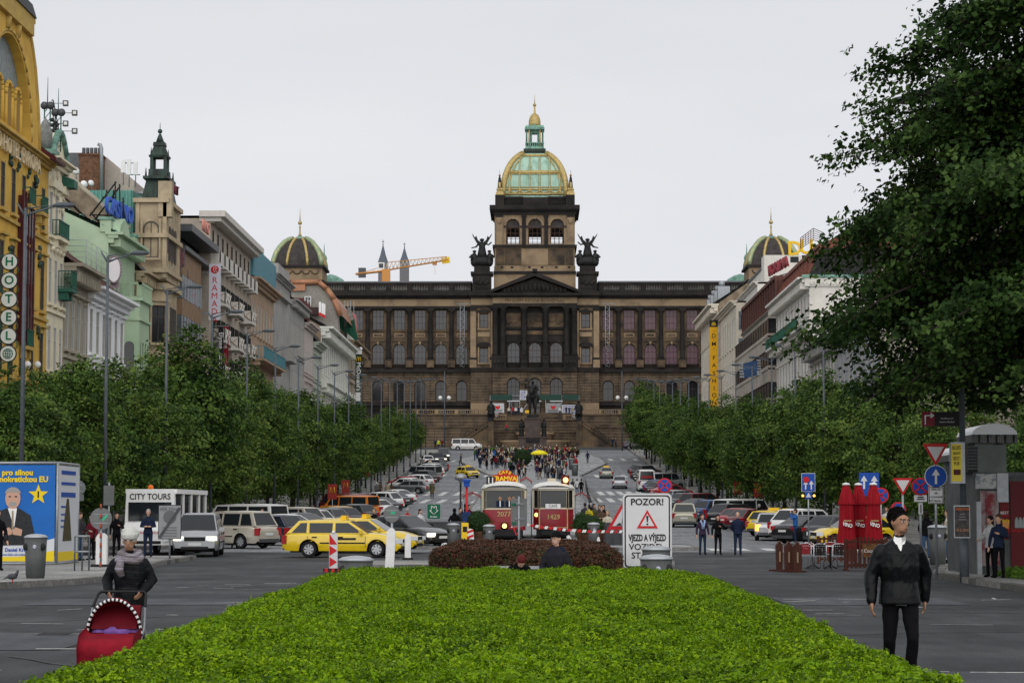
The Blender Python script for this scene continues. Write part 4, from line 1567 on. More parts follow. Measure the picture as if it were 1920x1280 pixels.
for i in range(20):
 p,q=arc[i],arc[i+1]
 def outer(pt):
  x,z=pt
  ang=math.atan2(z-az,x)
  best=None
  dx,dz=cos(ang),sin(ang)
  for k in range(len(out)):
   x1,z1=out[k]
   x2,z2=out[(k+1)%len(out)]
   den=dx*(z2-z1)-dz*(x2-x1)
   if abs(den)<1e-9:
    continue
   s_=(x1*(z2-z1)-(z1-az)*(x2-x1))/den
   u_=(x1*dz-(z1-az)*dx)/den
   if s_>0 and-.001<=u_<=1.001:
    best=s_ if best is None else max(best,s_)
  best=best or 8
  return(dx*best,az+dz*best)
 P_,Q_=outer(p),outer(q)
 b.quad((gc+p[0],-.1,p[1]),(gc+q[0],-.1,q[1]),(gc+Q_[0],-.1,Q_[1]),(gc+P_[0],-.1,P_[1]))
 b.quad((gc+p[0],-.1,p[1]),(gc+p[0],.5,p[1]),(gc+q[0],.5,q[1]),(gc+q[0],-.1,q[1]))
 b.quad((gc+P_[0],-.1,P_[1]),(gc+P_[0],1.6,P_[1]),(gc+Q_[0],1.6,Q_[1]),(gc+Q_[0],-.1,Q_[1]))
b.box(gc-7.6,gc+7.6,-.1,.6,H-.3,az)
gb=b.build('gable',M_OCHRE,t)
b=MB()
b.prism([(gc+x,z)for x,z in arc],.45,.52,'y')
b.build('mosaic_panel',M_MOSAIC,gb)
b=MB()
for i in range(20):
 p,q=arc[i],arc[i+1]
 b.tube([(gc+p[0]*1.04,-.1,az+(p[1]-az)*1.04),(gc+q[0]*1.04,-.1,az+(q[1]-az)*1.04)],.1,5)
for s in(-1,1):
 b.tube([(gc+s*x,-.1,z)for x,z in((7.5,H),(7.3,H+1.4),(6.8,H+3.2),(6.0,H+5.0),(5.2,H+6.1),(4.3,H+7))],.14,6)
 b.ball((gc+s*5.6,.2,H+6.2),.5,8,0,(.9,.5,1.3))
 b.ball((gc+s*6.7,.2,H+4.0),.4,8)
 b.tube([(gc+s*1.2,-.1,az+6.2),(gc+s*1.3,-.12,az+5.4)],[.3,.2],6)
b.box(gc-4.7,gc+4.7,-.4,1.6,zpk,zpk+.3)
b.box(gc-4.4,gc+4.4,-.4,1.4,zpk-.8,zpk)
b.build('gable_ornament',M_OCHRE_L,gb)
b=MB()
b.prism([(gc-4.6,zpk+.3),(gc+4.6,zpk+.3),(gc+3.4,zpk+.9),(gc-3.4,zpk+.9)],-.5,1.4,'y')
b.build('gable_cap',M_IRON,gb)
for i,x in enumerate((-3.4,-1.2,1.2,3.4)):
 b=MB()
 pts=[(gc+x+.62*cos(pi*k/8),az+2.0+.62*sin(pi*k/8))for k in range(9)]+[(gc+x-.62,az),(gc+x+.62,az)]
 b.prism(pts,.3,.44,'y',1)
 pts2=[(gc+x+.8*cos(pi*k/8),az+2.0+.8*sin(pi*k/8))for k in range(9)]
 for k in range(8):
  b.tube([(pts2[k][0],.3,pts2[k][1]),(pts2[k+1][0],.3,pts2[k+1][1])],.14,5)
 b.tube([(gc+x-.75,.3,az),(gc+x-.75,.3,az+2)],.14,5)
 b.tube([(gc+x+.75,.3,az),(gc+x+.75,.3,az+2)],.14,5)
 b.build('arched_window',[M_OCHRE,mat('ochre_niche',(0.3,0.19,0.06),.8)],gb)
b=MB()
for x,hh in((-2.2,1.6),(0,2.2),(2.4,1.7)):
 b.tube([(gc+x,.3,zpk+.9),(gc+x,.2,zpk+1.2+hh*.4),(gc+x+.1,.2,zpk+.9+hh)],[.55,.45,.2],8)
 b.ball((gc+x+.1,.2,zpk+1.1+hh),.22,8)
 b.tube([(gc+x,.2,zpk+.8+hh),(gc+x+.8,.1,zpk+.5+hh),(gc+x+1.3,-.1,zpk+.7+hh)],[.18,.14,.08],6)
b.build('gable_figures',mat('cream_stone_figure',(0.5,0.42,0.28),.8,var=.4),gb)
text('GRAND HOTEL EVROPA',1.35,mat('sign_cream',(0.75,0.62,0.4),.6),t,None,M=MT((gc,-.2,H-.75))@MR(R(90),4,'X'),ext=.08)
ob=MB()
u0,u1=Yof(24)-114+.1,Yof(46)-114
za,zc=H-(EZ(70,300)-EZ(35,372)),H-(EZ(70,300)-EZ(35,640))
ob.box(u0,u1,-.28,.02,zc,za,0)
for k in range(5):
 x=u0+(u1-u0)*k/4
 ob.box(x-.09,x+.09,-.36,-.26,zc-.3,za+.3,0)
for k in range(3):
 for i in range(4):
  x=u0+(u1-u0)*i/4+.15
  ob.box(x,x+(u1-u0)/4-.3,-.31,-.27,zc+.6+k*2.8,zc+2.6+k*2.8,1)
ob.build('oriel',[M_MAROON,M_GLASS2],t)
for(ua,ub,z)in((Yof(64)-114,W+.4,EZ(72,306)-zb_),(1.5,4.6,EZ(10,248)-zb_)):
 b=MB()
 b.prism([(-1.0,z),(.0,z+.15),(.0,z+.9),(-1.0,z+.2)],ua,ub,'x',0)
 b.build('canopy',M_MAROON,t)
for px,py in((38,375),(62,390),(38,640)):
 u=Yof(px)-114
 z=EZ(px,py)-zb_
 balcony(t,u-.8,u+.8,z-.3,.5,M_OCHRE_L,M_GIRON,.95,.18)
b=MB()
for px,py in((8,290),(22,300),(42,318),(56,330),(65,480),(65,620),(8,480),(8,640),(52,400)):
 u,z=Yof(px)-114,EZ(px,py)-zb_
 for k in range(5):
  b.ball((u+rr.uniform(-.3,.3),-.08,z+rr.uniform(-.7,.5)),rr.uniform(.14,.24),6,0,(1,.6,1))
b.build('wreaths',mat('bronze_green_wreath',(0.05,0.09,0.07),.6,var=.5),t)
for px in(28,47):
 lampost_globe(t,Yof(px)-114,EZ(px,690)-zb_)
hs=thing('hotel_sign','vertical sign of white lettered discs on the ochre hotel front','sign',(PX(10,123),123,0))
M_DISC=mat('disc_white',(0.62,0.66,0.63),.4)
M_LGRN=mat('letter_green',(0.01,0.13,0.07),.5)
for ch_,py in zip('HOTEL*',(491,526,561,595,630,663)):
 z=PZ(10,py,123)
 d=MB()
 d.prism([(.42*cos(a),.42*sin(a))for a in lin(0,2*pi,24,endpoint=False)],-.06,.06,'y',0)
 for a in range(24):
  t0,t1=2*pi*a/24,2*pi*(a+1)/24
  d.tube([(.43*cos(t0),0,.43*sin(t0)),(.43*cos(t1),0,.43*sin(t1))],.06,5,1,False)
 do=d.build('disc',[M_DISC,M_IRON],hs)
 do.location=(0,0,z)
 if ch_=='*':
  g=MB()
  for a in range(16):
   t0,t1=2*pi*a/16,2*pi*(a+1)/16
   for r_x in(.27,.12):
    g.tube([(r_x*cos(t0),-.075,.27*sin(t0)),(r_x*cos(t1),-.075,.27*sin(t1))],.02,4)
  for zz_ in(-.13,0,.13):
   w=math.sqrt(.27**2-zz_**2)
   g.tube([(-w,-.075,zz_),(w,-.075,zz_)],.02,4)
  g.tube([(0,-.075,-.27),(0,-.075,.27)],.02,4)
  g.build('globe_emblem',M_LGRN,do)
 else:
  text(ch_,.66,M_LGRN,do,(0,-.07,0),bold=.015)
 if ch_!='*':
  br=MB()
  for s in(-1,1):
   br.tube([(s*.42,0,-.25),(s*.5,0,-.5),(s*.36,0,-.75)],.03,5)
  br.build('bracket',M_GIRON,do)
b=MB()
b.cyl((0,.1,PZ(10,470,123)),(0,.1,PZ(10,720,123)),.06,n=6)
for py in(480,545,612,680):
 b.cyl((-.2,.1,PZ(10,py,123)),(-1.3,.1,PZ(10,py,123)),.04,n=5)
b.build('post',M_GIRON,hs)
t,W,H,zb_=bld('narrow_house','narrow cream art nouveau house with green iron balconies beside the ochre hotel','L',137.7,142.6,EZ(92,300),M_CREAM,[(2.2,2.6,3,.8,False,'seg'),(6.2,2.8,3,.8,False,None),(10.4,2.8,3,.8,False,None),(14.6,2.8,3,.8,True,None)],M_CREAM,.6,('flat',0,7,M_SHEET),fr=M_WFR)
balcony(t,1.2,4.2,EZ(95,445)-zb_,.5,M_CREAM,M_GIRON,1.0,.16)
balcony(t,3.2,4.8,EZ(102,540)-zb_,.9,M_GIRON,M_GIRON,1.1,.16)
b=MB()
for k in range(16):
 b.ball((rr.uniform(.5,4.5),-.04,H-rr.uniform(.6,3.0)),rr.uniform(.18,.34),7,0,(1,.4,1.3))
for k in range(4):
 b.ball((1+k,-.12,EZ(95,470)-zb_),.2,6)
b.build('stucco',M_CREAM,t)
b=MB()
pts=[(.2+4.6*i/8,H+1.9*sin(pi*i/8))for i in range(9)]
b.prism([(.2,H-.2)]+pts+[(4.8,H-.2)],-.1,.5,'y',0)
for i in range(8):
 b.tube([(pts[i][0],-.15,pts[i][1]),(pts[i+1][0],-.15,pts[i+1][1])],.22,6,1)
b.box(-.3,1.3,-.4,.6,H+.1,H+.4,1)
b.prism([(-.8,H-1.4),(.4,H-1.4),(.4,H-.5),(-.8,H-.9)],3.9,5.0,'x',2)
b.lathe([(.25,H+.4),(.42,H+.9),(.45,H+1.5),(.3,H+1.9),(.25,H+2.1),(.05,H+2.4)],(.3,.3,0),10,3)
b.build('parapet',[M_CREAM,M_COPPER,M_GIRON,mat('stone_urn',(.25,.26,.25),.7,var=.4)],t)
aer=thing('roof_floodlight_mast','green lattice floodlight masts with ring tops on the narrow cream house','mast',(0,140,0))
for px,yt_,yb_ in((90,145,285),(110,166,285)):
 c=P(px,yt_,140)
 x,z1,z0=c.x,c.z,PZ(px,yb_,140)
 b=MB()
 for dx in(-.18,.18):
  b.cyl((x+dx,0,z0),(x+dx,0,z0+(z1-z0)*.62),.045,n=5)
 for k in range(7):
  zz_=z0+(z1-z0)*.62*k/7
  b.cyl((x-.18,0,zz_),(x+.18,0,zz_+.45),.025,n=4)
 b.cyl((x,0,z0+(z1-z0)*.6),(x,0,z1),.04,.015,n=5)
 for dx in(-.2,.2):
  b.ball((x+dx,0,z0+(z1-z0)*.62),.26,8,1)
 b.build('mast',[M_GIRON,M_DGREY],aer)
for px0,px1,py in((88,123,194),(110,140,212),(110,123,232),(112,140,246)):
 a,c=P(px0,py,140),P(px1,py,140)
 b=MB()
 b.cyl((a.x,0,a.z),(c.x,0,c.z),.03,n=4)
 b.cbox((c.x,0,c.z),(.32,.25,.34),1)
 b.cbox((c.x+.02,-.14,c.z),(.2,.02,.2),2)
 b.build('floodlight',[M_STEEL,M_DGREY,M_WHITE],aer)
b=MB()
arc=[P(97+13*i/8,190+60*(i/8)**2-5*sin(i),140)for i in range(9)]
b.tube([(p.x,0,p.z)for p in arc],.035,4)
b.tube([(p.x-.12,0,p.z-.35)for p in arc],.03,4)
for py in(225,235,245,255):
 for px in(98,103,107):
  c=P(px,py+(px-98),140)
  b.ball((c.x,0,c.z),.14,5)
b.build('iron_arch',M_IRON,aer)
M_GBEIGE=mat('grey_beige_render',(0.42,0.38,0.3),.9,col2=(0.27,0.24,0.19),scale=.5)
t,W,H,zb_=bld('beige_house','low weathered grey-beige house with tall windows left of the white one','L',142.7,150.4,EZ(108,478)-.4,M_GBEIGE,[(2.2,3.2,4,1.0,False,'flat'),(7.2,2.6,4,1.0,False,'flat'),(11.2,2.4,4,1.0,False,None)],M_GBEIGE,1.0,('gable',40,6,M_TILE),dent=True,pane=M_GLASS2)
M_PWHITE=mat('white_render',(0.8,0.8,0.82),.85,col2=(0.66,0.67,0.69),scale=.5,lo=.25,hi=.5)
t,W,H,zb_=bld('white_house','plain white house under a steep brown tiled roof','L',150.5,164,EZ(160,536),M_PWHITE,[(1.5,2.9,6,1.0,False,'flat'),(6.6,2.9,6,1.0,False,'flat'),(11.0,2.6,6,1.0,False,None)],M_PWHITE,.9,('gable',40,7.5,M_TILE),pil=0)
rz_=thing('roof_guard_rail','light steel guard rail frame on the white house roof','railing',(0,163,0))
b=MB()
cr_=[P(112,450,163),P(162,450,163),P(220,488,163),P(220,530,163)]
for k in range(7):
 off=k*.42
 a,c,d=cr_[0],cr_[1],cr_[2]
 b.tube([(a.x,0,a.z-off),(c.x,0,c.z-off),(d.x,0,d.z-off)],.028,4)
for f in lin(0,1,7):
 q=cr_[1].lerp(cr_[2],f)
 b.cyl((q.x,0,q.z),(q.x,0,q.z-2.6),.03,n=4)
b.build('rails',M_STEEL,rz_)
ck=thing('round_clock_sign','round white sign with a grey rim on the white house eave','sign',(PX(211,162),161.5,PZ(211,506,161.5)))
b=MB()
b.prism([(.5*cos(a),.95*sin(a))for a in lin(0,2*pi,24,endpoint=False)],-.25,.25,'y')
b.build('disc',mat('clock_white',(.7,.68,.7),.4),ck)
b=MB()
for a in range(24):
 t0,t1=2*pi*a/24,2*pi*(a+1)/24
 b.tube([(.5*cos(t0),-.2,.95*sin(t0)),(.5*cos(t1),-.2,.95*sin(t1))],.09,5)
b.box(-.3,.3,.0,.1,-1.3,-.9)
b.build('rim',mat('clock_rim',(.25,.2,.22),.5),ck)
M_GREEN=mat('mint_render',(0.42,0.54,0.38),.85,col2=(0.33,0.44,0.3),scale=.4)
t,W,H,zb_=bld('mint_house','mint green house with a rounded bay and a sloping windowless side wall','L',164.2,175.2,EZ(232,436),M_GREEN,[(3.0,3.2,4,.8,True,None),(8.6,3.0,4,.8,False,'seg'),(13.5,3.0,4,.8,True,None)],M_GREEN,.9,('gable',25,12,M_COPPER),dent=True,mfire=M_GREEN,X=31.3)
b=MB()
ba,bz=EZ(255,565)-zb_,5.0
u0=4.2
b.prism([(u0,0),(u0+.6,-1.5),(u0+5.0,-1.5),(u0+5.6,0)],bz,ba,'z')
b.prism([(u0-.2,0),(u0+.5,-1.75),(u0+5.1,-1.75),(u0+5.8,0)],ba,ba+.3,'z')
b.prism([(u0-.1,0),(u0+.55,-1.65),(u0+5.05,-1.65),(u0+5.7,0)],ba-1.5,ba-1.3,'z')
bay=b.build('bay',M_GREEN,t)
for z,hh in((ba-6.6,3.6),(ba-11.8,3.2)):
 for x in(1.7,2.9,4.0):
  window(bay,MT((u0+x,-1.5-.3,z)),.75,hh,True,M_GREEN,M_GLASS,1,(),.08,.28)
 fm=frame_M(Vector((u0+.28,-.8,z)),Vector((.37,-.93,0)),Vector((.93,.37,0)),(0,0,1))
 window(bay,fm@MT((0,-.32,0)),.95,hh,True,M_GREEN,M_GLASS,1,(),.1,.28)
b=MB()
for k in range(9):
 b.box(u0+.4+k*.55,u0+.6+k*.55,-1.68,-1.5,ba+.3,ba+1.2)
b.box(u0+.3,u0+5.3,-1.7,-1.45,ba+1.2,ba+1.38)
b.box(u0+.3,u0+.5,-1.7,0,ba+1.2,ba+1.38)
for k in range(3):
 b.box(u0+.3,u0+.5,-1.5+k*.5,-1.35+k*.5,ba+.3,ba+1.2)
b.build('parapet',M_GREEN,bay)
b=MB()
for x in(.4,10.4):
 b.box(x-.5,x+.5,-.2,.6,H,H+.9,0)
 b.box(x-.6,x+.6,-.3,.7,H+.9,H+1.1,1)
b.prism([(3.2,H),(8,H),(7.4,H+1.0),(5.6,H+1.7),(3.8,H+1.0)],-.2,.6,'y',0)
b.build('attic_gable',[M_GREEN,M_COPPER],t)
t=thing('stained_firewall','brown stained plaster firewall sloping down behind the mint house','wall',(0,176,0))
b=MB()
pts=[P(px,py,176)for px,py in((95,318),(116,322),(238,428),(262,470),(262,520),(95,480))]
b.prism([(p.x,p.z)for p in pts],0,.6,'y')
b.build('plaster',M_PLAST,t)
b=MB()
q=[P(px,py,176)for px,py in((95,317),(116,321),(240,429))]
b.tube([(p.x,.3,p.z)for p in q],.28,5)
b.build('coping',M_GBEIGE,t)
t=thing('copper_roofed_house','house with turquoise copper roof behind the stained firewall','building',(0,184,0))
b=MB()
pts=[P(px,py,184)for px,py in((150,357),(249,357),(249,480),(150,480))]
b.prism([(p.x,p.z)for p in pts],0,8,'y')
x0,x1=pts[0].x,pts[1].x
for k in range(14):
 x=x0+(x1-x0)*(k+.5)/14
 b.box(x-.05,x+.05,-.12,0,pts[2].z,pts[0].z)
b.build('copper_roof',mat('turquoise_copper',(0.17,0.4,0.33),.6,col2=(0.1,0.26,0.22),scale=.8,stretch=(2,2,.3)),t)
t=thing('brick_chimney_stack','broad brick chimney stack topped by a row of five steel flues','chimney',(0,190,0))
pts=[P(px,py,190)for px,py in((148,291),(188,291),(188,360),(148,360))]
b=MB()
b.prism([(p.x,p.z)for p in pts],0,2,'y')
b.box(pts[0].x-.1,pts[1].x+.1,-.1,2.1,pts[0].z,pts[0].z+.15)
b.build('stack',M_BRICK,t)
for k in range(5):
 c=P(153.5+k*7.4,291,190)
 MB().cyl((c.x,.8,c.z),(c.x,.8,c.z+.75),.15,n=8).build('flue',M_DGREY,t)
b=MB()
c,d=P(191,360,190),P(191,279,190)
b.tube([(c.x,-.2,c.z),(d.x,-.2,d.z),(d.x-.1,-.2,d.z+.3),(d.x-.3,-.2,d.z+.35)],.16,8)
b.build('flue_pipe',M_STEEL,t)
for px,py,r_ in((158,345,.34),(171,343,.28),(142,320,.36)):
 c=P(px,py,188)
 d=thing('satellite_dish','white satellite dish mounted %s the brick chimney stack'%('left of' if px<150 else 'low on the left face of' if px<165 else 'right of centre on'),'dish',(c.x,188,c.z))
 b=MB()
 b.lathe([(r_,-.02),(r_*.7,.08),(r_*.3,.16),(.001,.18)],(0,0,0),14)
 o=b.build('reflector',M_WHITE,d)
 o.rotation_euler=(R(75),0,R(35))
 MB().cyl((0,.1,0),(0,.3,-.7),.04,n=5).build('bracket',M_STEEL,d)
t=thing('rendered_rear_block','pale pink rendered block with slanted roofline behind the brick stack','building',(0,192,0))
b=MB()
pts=[P(px,py,192)for px,py in((189,295),(200,295),(251,338),(251,420),(189,420))]
b.prism([(p.x,p.z)for p in pts],0,9,'y')
b.build('wall',mat('pinkish_render',(.45,.39,.34),.9,var=.15),t)
pts=[P(px,py,192)for px,py in((112,314),(150,314),(150,345),(112,345))]
b=MB()
b.prism([(p.x,p.z)for p in pts],1,9,'y')
b.build('annex_wall',mat('annex_render',(.5,.45,.35),.9,var=.15),t)
pts=[P(px,py,192)for px,py in((118,283),(151,283),(151,313),(118,313))]
b=MB()
b.prism([(p.x,p.z)for p in pts],1,9,'y')
b.build('roof_plant',M_SHEET,t)
t=thing('phone_antenna_rack','rooftop rack of white phone antenna panels left of the dark spire','antenna',(0,188,0))
b=MB()
for px,y0,y1 in((231,300,324),(242,299,328),(254,304,328)):
 a,c=P(px,y0,188),P(px,y1,188)
 b.box(a.x-.17,a.x+.17,-.1,.1,c.z,a.z,0)
 b.cyl((a.x,.2,c.z-1),(a.x,.2,a.z),.05,n=5,m=1)
a,c=P(228,305,188),P(256,305,188)
b.cyl((a.x,.2,a.z),(c.x,.2,c.z),.05,n=5,m=1)
a,c=P(238,327,188),P(262,327,188)
b.cyl((a.x,.2,a.z),(c.x,.2,c.z),.05,n=5,m=1)
b.build('panels',[M_WHITE,M_STEEL],t)
M_CASB=mat('neon_blue_letters',(0.03,0.09,0.4),.4)
t=thing('casino_sign','black steel sign frame carrying blue CASINO letters on the roof','sign',(0,170,0))
b=MB()
for(x0,y0,x1,y1)in((168,405,216,340),(178,412,224,347),(190,420,231,375),(216,340,216,430),(224,345,224,432),(231,370,231,430),(200,356,200,405),(172,403,216,403),(180,412,222,412),(192,370,214,370),(205,440,212,355),(170,398,205,440),(208,400,230,422)):
 a,c=P(x0,y0,170),P(x1,y1,170)
 b.cyl((a.x,0,a.z),(c.x,.4,c.z),.07,n=4)
b.build('frame',M_BLACK,t)
c=P(224,396,170)
text('CASINO',1.75,M_CASB,t,None,M=frame_M(Vector((c.x,0,c.z)),Vector((.16,.97,-.05)),Vector((0,0,1)),Vector((.97,-.16,0))),ext=.12,bold=.04)
M_OCREAM=mat('ornate_cream_stone',(0.45,0.37,0.25),.85,col2=(0.24,0.19,0.125),scale=.6,lo=.3,hi=.58,detail=8)
t,W,H,zb_=bld('spired_corner_house','ornate cream house with a black spired turret and octagonal bay','L',175.4,191,EZ(280,508),M_OCREAM,[(1.8,3.2,7,.95,False,'tri'),(7.0,3.4,7,.95,False,'seg'),(12.4,3.2,7,.95,True,None)],M_OCREAM,.8,('gable',45,6,M_SHEET),dent=True,pil=7,X=31.2)
b=MB()
u0=5.5
octo=[(u0,0),(u0+.9,-1.5),(u0+5.1,-1.5),(u0+6,0)]
b.prism(octo,5.0,H-.3,'z')
for z in(H-.9,H-6.4,H-11.6):
 b.prism([(u0-.3,0),(u0+.75,-1.9),(u0+5.25,-1.9),(u0+6.3,0)],z,z+.4,'z')
bay=b.build('bay',M_OCREAM,t)
for dz in(5.2,10.6):
 for x in(2.0,3.0,4.0):
  window(bay,MT((u0+x,-1.5-.2,H-dz)),.75,3.0,False,M_WDK,M_GLASS,2,(.7,),.08,.2)
 fm=frame_M(Vector((u0+.42,-.72,H-dz)),Vector((.51,-.86,0)),Vector((.86,.51,0)),(0,0,1))
 window(bay,fm@MT((0,-.22,0)),1.15,3.0,False,M_WDK,M_GLASS,2,(.7,),.08,.2,surround(1.15,3.0,'flat',M_OCREAM))
b=MB()
TZ=EZ(300,372)-zb_
b.box(u0-.4,u0+6.4,-1.4,.9,H-.1,TZ,0)
for z in(TZ-.35,TZ-3.2,H+.4):
 b.box(u0-.75,u0+6.75,-1.7,1.2,z,z+.35,0)
for x in(u0-.3,u0+5.9):
 for y in(-1.4,.8):
  b.box(x-.25,x+.7,y-.1,y+.2,H,TZ-.3,0)
b.box(u0-.55,u0+.4,-1.9,-.8,TZ-1.5,TZ+1.4,0)
tur=b.build('turret',M_OCREAM,t)
wm=frame_M(Vector((u0-.42,-.25,H+1.6)),Vector((0,-1,0)),Vector((1,0,0)),(0,0,1))
window(tur,wm@MT((0,-.2,0)),1.3,3.0,True,M_WDK,M_GLASS,2,(.6,),.1,.24,surround(1.3,3.0,None,M_OCREAM))
for x in(1.6,3.0,4.4):
 window(tur,MT((u0+x,-1.6,H+1.6)),.8,2.8,True,M_WDK,M_GLASS,2,(.6,),.1,.2)
M_SPIRE=mat('blackened_copper',(0.022,0.026,0.024),.55,.2,col2=(0.05,0.085,0.07),scale=1.2,lo=.3,hi=.62,stretch=(2,2,.4))
b=MB()
cxu,cyu=u0+3,-.3
def sq(w0,z0,w1,z1,k=1.0):
 b.add([(cxu-w0*k,cyu-w0,z0),(cxu+w0*k,cyu-w0,z0),(cxu+w0*k,cyu+w0,z0),(cxu-w0*k,cyu+w0,z0),(cxu-w1*k,cyu-w1,z1),(cxu+w1*k,cyu-w1,z1),(cxu+w1*k,cyu+w1,z1),(cxu-w1*k,cyu+w1,z1)],[(0,1,5,4),(1,2,6,5),(2,3,7,6),(3,0,4,7),(4,5,6,7),(0,3,2,1)])
S_=lambda py:EZ(292,py)-zb_
sq(1.15,S_(366),.82,S_(322),1.8)
sq(1.05,S_(322),1.05,S_(317),1.8)
sq(.75,S_(317),.72,S_(301),1.5)
for x in(-1,1):
 for y in(-1,1):
  b.box(cxu+x*.62-.12,cxu+x*.62+.12,cyu+y*.55-.12,cyu+y*.55+.12,S_(301),S_(277))
  b.cyl((cxu+x*1.3,cyu+y*.9,S_(317)),(cxu+x*1.3,cyu+y*.9,S_(300)),.1,.03,5)
sq(.75,S_(277),.8,S_(273))
sq(.7,S_(273),.42,S_(254))
sq(.5,S_(254),.46,S_(247))
b.lathe([(.36,S_(247)),(.2,S_(236)),(.09,S_(230))],(cxu,cyu,0),8)
b.ball((cxu,cyu,S_(225)),.2,8)
b.cyl((cxu,cyu,S_(226)),(cxu,cyu,S_(208)),.05,.015,5)
for x in(-1,1):
 for y in(-1,1):
  b.cyl((cxu+x*.62,cyu+y*.62,S_(273)),(cxu+x*.6,cyu+y*.6,S_(258)),.07,.02,5)
b.build('spire',M_SPIRE,tur)
M_PINK=mat('pink_neon_tube',(0.3,0.12,0.15),.5,var=.5,scale=3)
for nm,px,Y,(py,sz),lab,cap in(('star_sign',301,181,(452,3.0),'pink neon star sign on the cream house cornice',None),('vertical_neon_sign',332,188.5,(478,3.0),'dull red neon sign at the right end of the cream house cornice',None)):
 c=P(px,py,Y)
 t2=thing(nm,lab,'sign',(c.x,Y,c.z))
 b=MB()
 for k in range(5):
  x=-.55+k*.25
  b.box(x,x+.18,-.1,.12,-1.6+.15*k,1.5-.4*abs(k-1.5),0)
  b.box(x+.03,x+.15,-.13,-.1,-1.4+.15*k,1.2-.4*abs(k-1.5),1)
 for k in range(4):
  b.cyl((-1.2+k*.7,.3,-2.0),(-.9+k*.6,.1,-1.2),.04,n=4,m=0)
 b.build('neon_fins',[mat('neon_backing',(.1,.07,.09),.6),M_PINK],t2)
t2=thing('roof_letter_sign','row of red block letters on the roof right of the spire','sign',(0,192,0))
c=P(321,353,192)
text('MOZART',1.1,mat('maroon_letters',(.13,.015,.03),.5),t2,None,M=frame_M(Vector((c.x,0,c.z)),Vector((.12,.985,-.02)),Vector((0,0,1)),Vector((.99,-.12,0))),ext=.1)
MB().cyl((c.x,-2,c.z-.8),(c.x,2,c.z-.8),.06,n=4).build('rail',M_BLACK,t2)
M_BRPAN=mat('brown_cladding',(0.27,0.18,0.105),.7,col2=(0.2,0.13,0.08),scale=1.5)
M_BGLASS=mat('blue_grey_glass',(0.16,0.19,0.22),.12,spec=.6,var=.55,scale=.8)
t,W,H,zb_=bld('glass_banded_block','modern brown clad block with wide bands of pale glazing','L',191.2,206.8,EZ(337,425),mat('grey_panel',(.3,.3,.29),.7,var=.2),[(1.6,1.8,9,1.3,False,None)],M_DGREY,.7,('flat',0,8,M_SHEET),strings=False,fr=M_WDK,X=31.4)
for k,(pa,pb,gl)in enumerate(((466,512,0),(512,556,1),(556,588,0),(588,640,1),(640,690,0),(690,730,1),(730,760,0))):
 z1,z0=EZ(337,pa)-zb_,EZ(337,pb)-zb_
 b=MB()
 b.box(0.3,11.0,-1.3,.01,z0,z1-.03)
 o=b.build('glazing_band' if gl else 'spandrel',M_BGLASS if gl else M_BRPAN,t)
 if gl:
  b=MB()
  for i in range(8):
   x=.3+10.7*i/7
   b.box(x-.07,x+.07,-1.36,-1.28,z0,z1-.03)
  for y in(-1.3,-.65):
   b.box(.22,.3,y-.05,y+.05,z0,z1-.03)
  b.build('mullions',M_STEEL,o)
b=MB()
b.box(-.4,W,-1.7,.5,EZ(337,466)-zb_-.05,EZ(337,466)-zb_+.3)
b.box(-.6,W+.3,-2.2,.5,H-.35,H+.25)
b.build('eaves_slab',M_DGREY,t)
b=MB()
b.box(2,9,2.0,5,H+.2,H+3.2,0)
b.box(1.8,9.2,1.8,5.2,H+3.2,H+3.4,1)
for k in range(8):
 b.box(2+k,2.06+k,1.7,1.78,H+3.4,H+5.0,1)
for z in(3.9,4.5,5.0):
 b.box(2,9,1.7,1.76,H+z,H+z+.05,1)
b.build('penthouse',[M_COPPER,M_STEEL],t)
text('KENO',1.5,mat('pale_red_letters',(.6,.25,.2),.5),t,None,M=MT((9.5,-1.9,H+1.2))@MR(R(90),4,'X'),ext=.08)
M_HBEIGE=mat('beige_stone_render',(0.44,0.385,0.32),.85,col2=(0.33,0.28,0.23),scale=.5)
t,W,H,zb_=bld('balcony_hotel','large beige hotel with white cross-braced box balconies','L',207,236.3,EZ(391,404),M_HBEIGE,[(1.2,2.2,9,1.3,False,None),(6.0,2.0,9,1.1,False,None),(9.4,2.0,9,1.1,False,None),(12.8,2.0,9,1.1,False,None),(16.2,2.0,9,1.1,False,None),(19.6,2.0,9,1.1,False,None)],M_HBEIGE,.8,('flat',0,9,M_SHEET),strings=False,fr=M_WDK,mfire=M_HBEIGE)
M_BALW=mat('pale_balcony',(0.6,0.57,0.52),.7,var=.15)
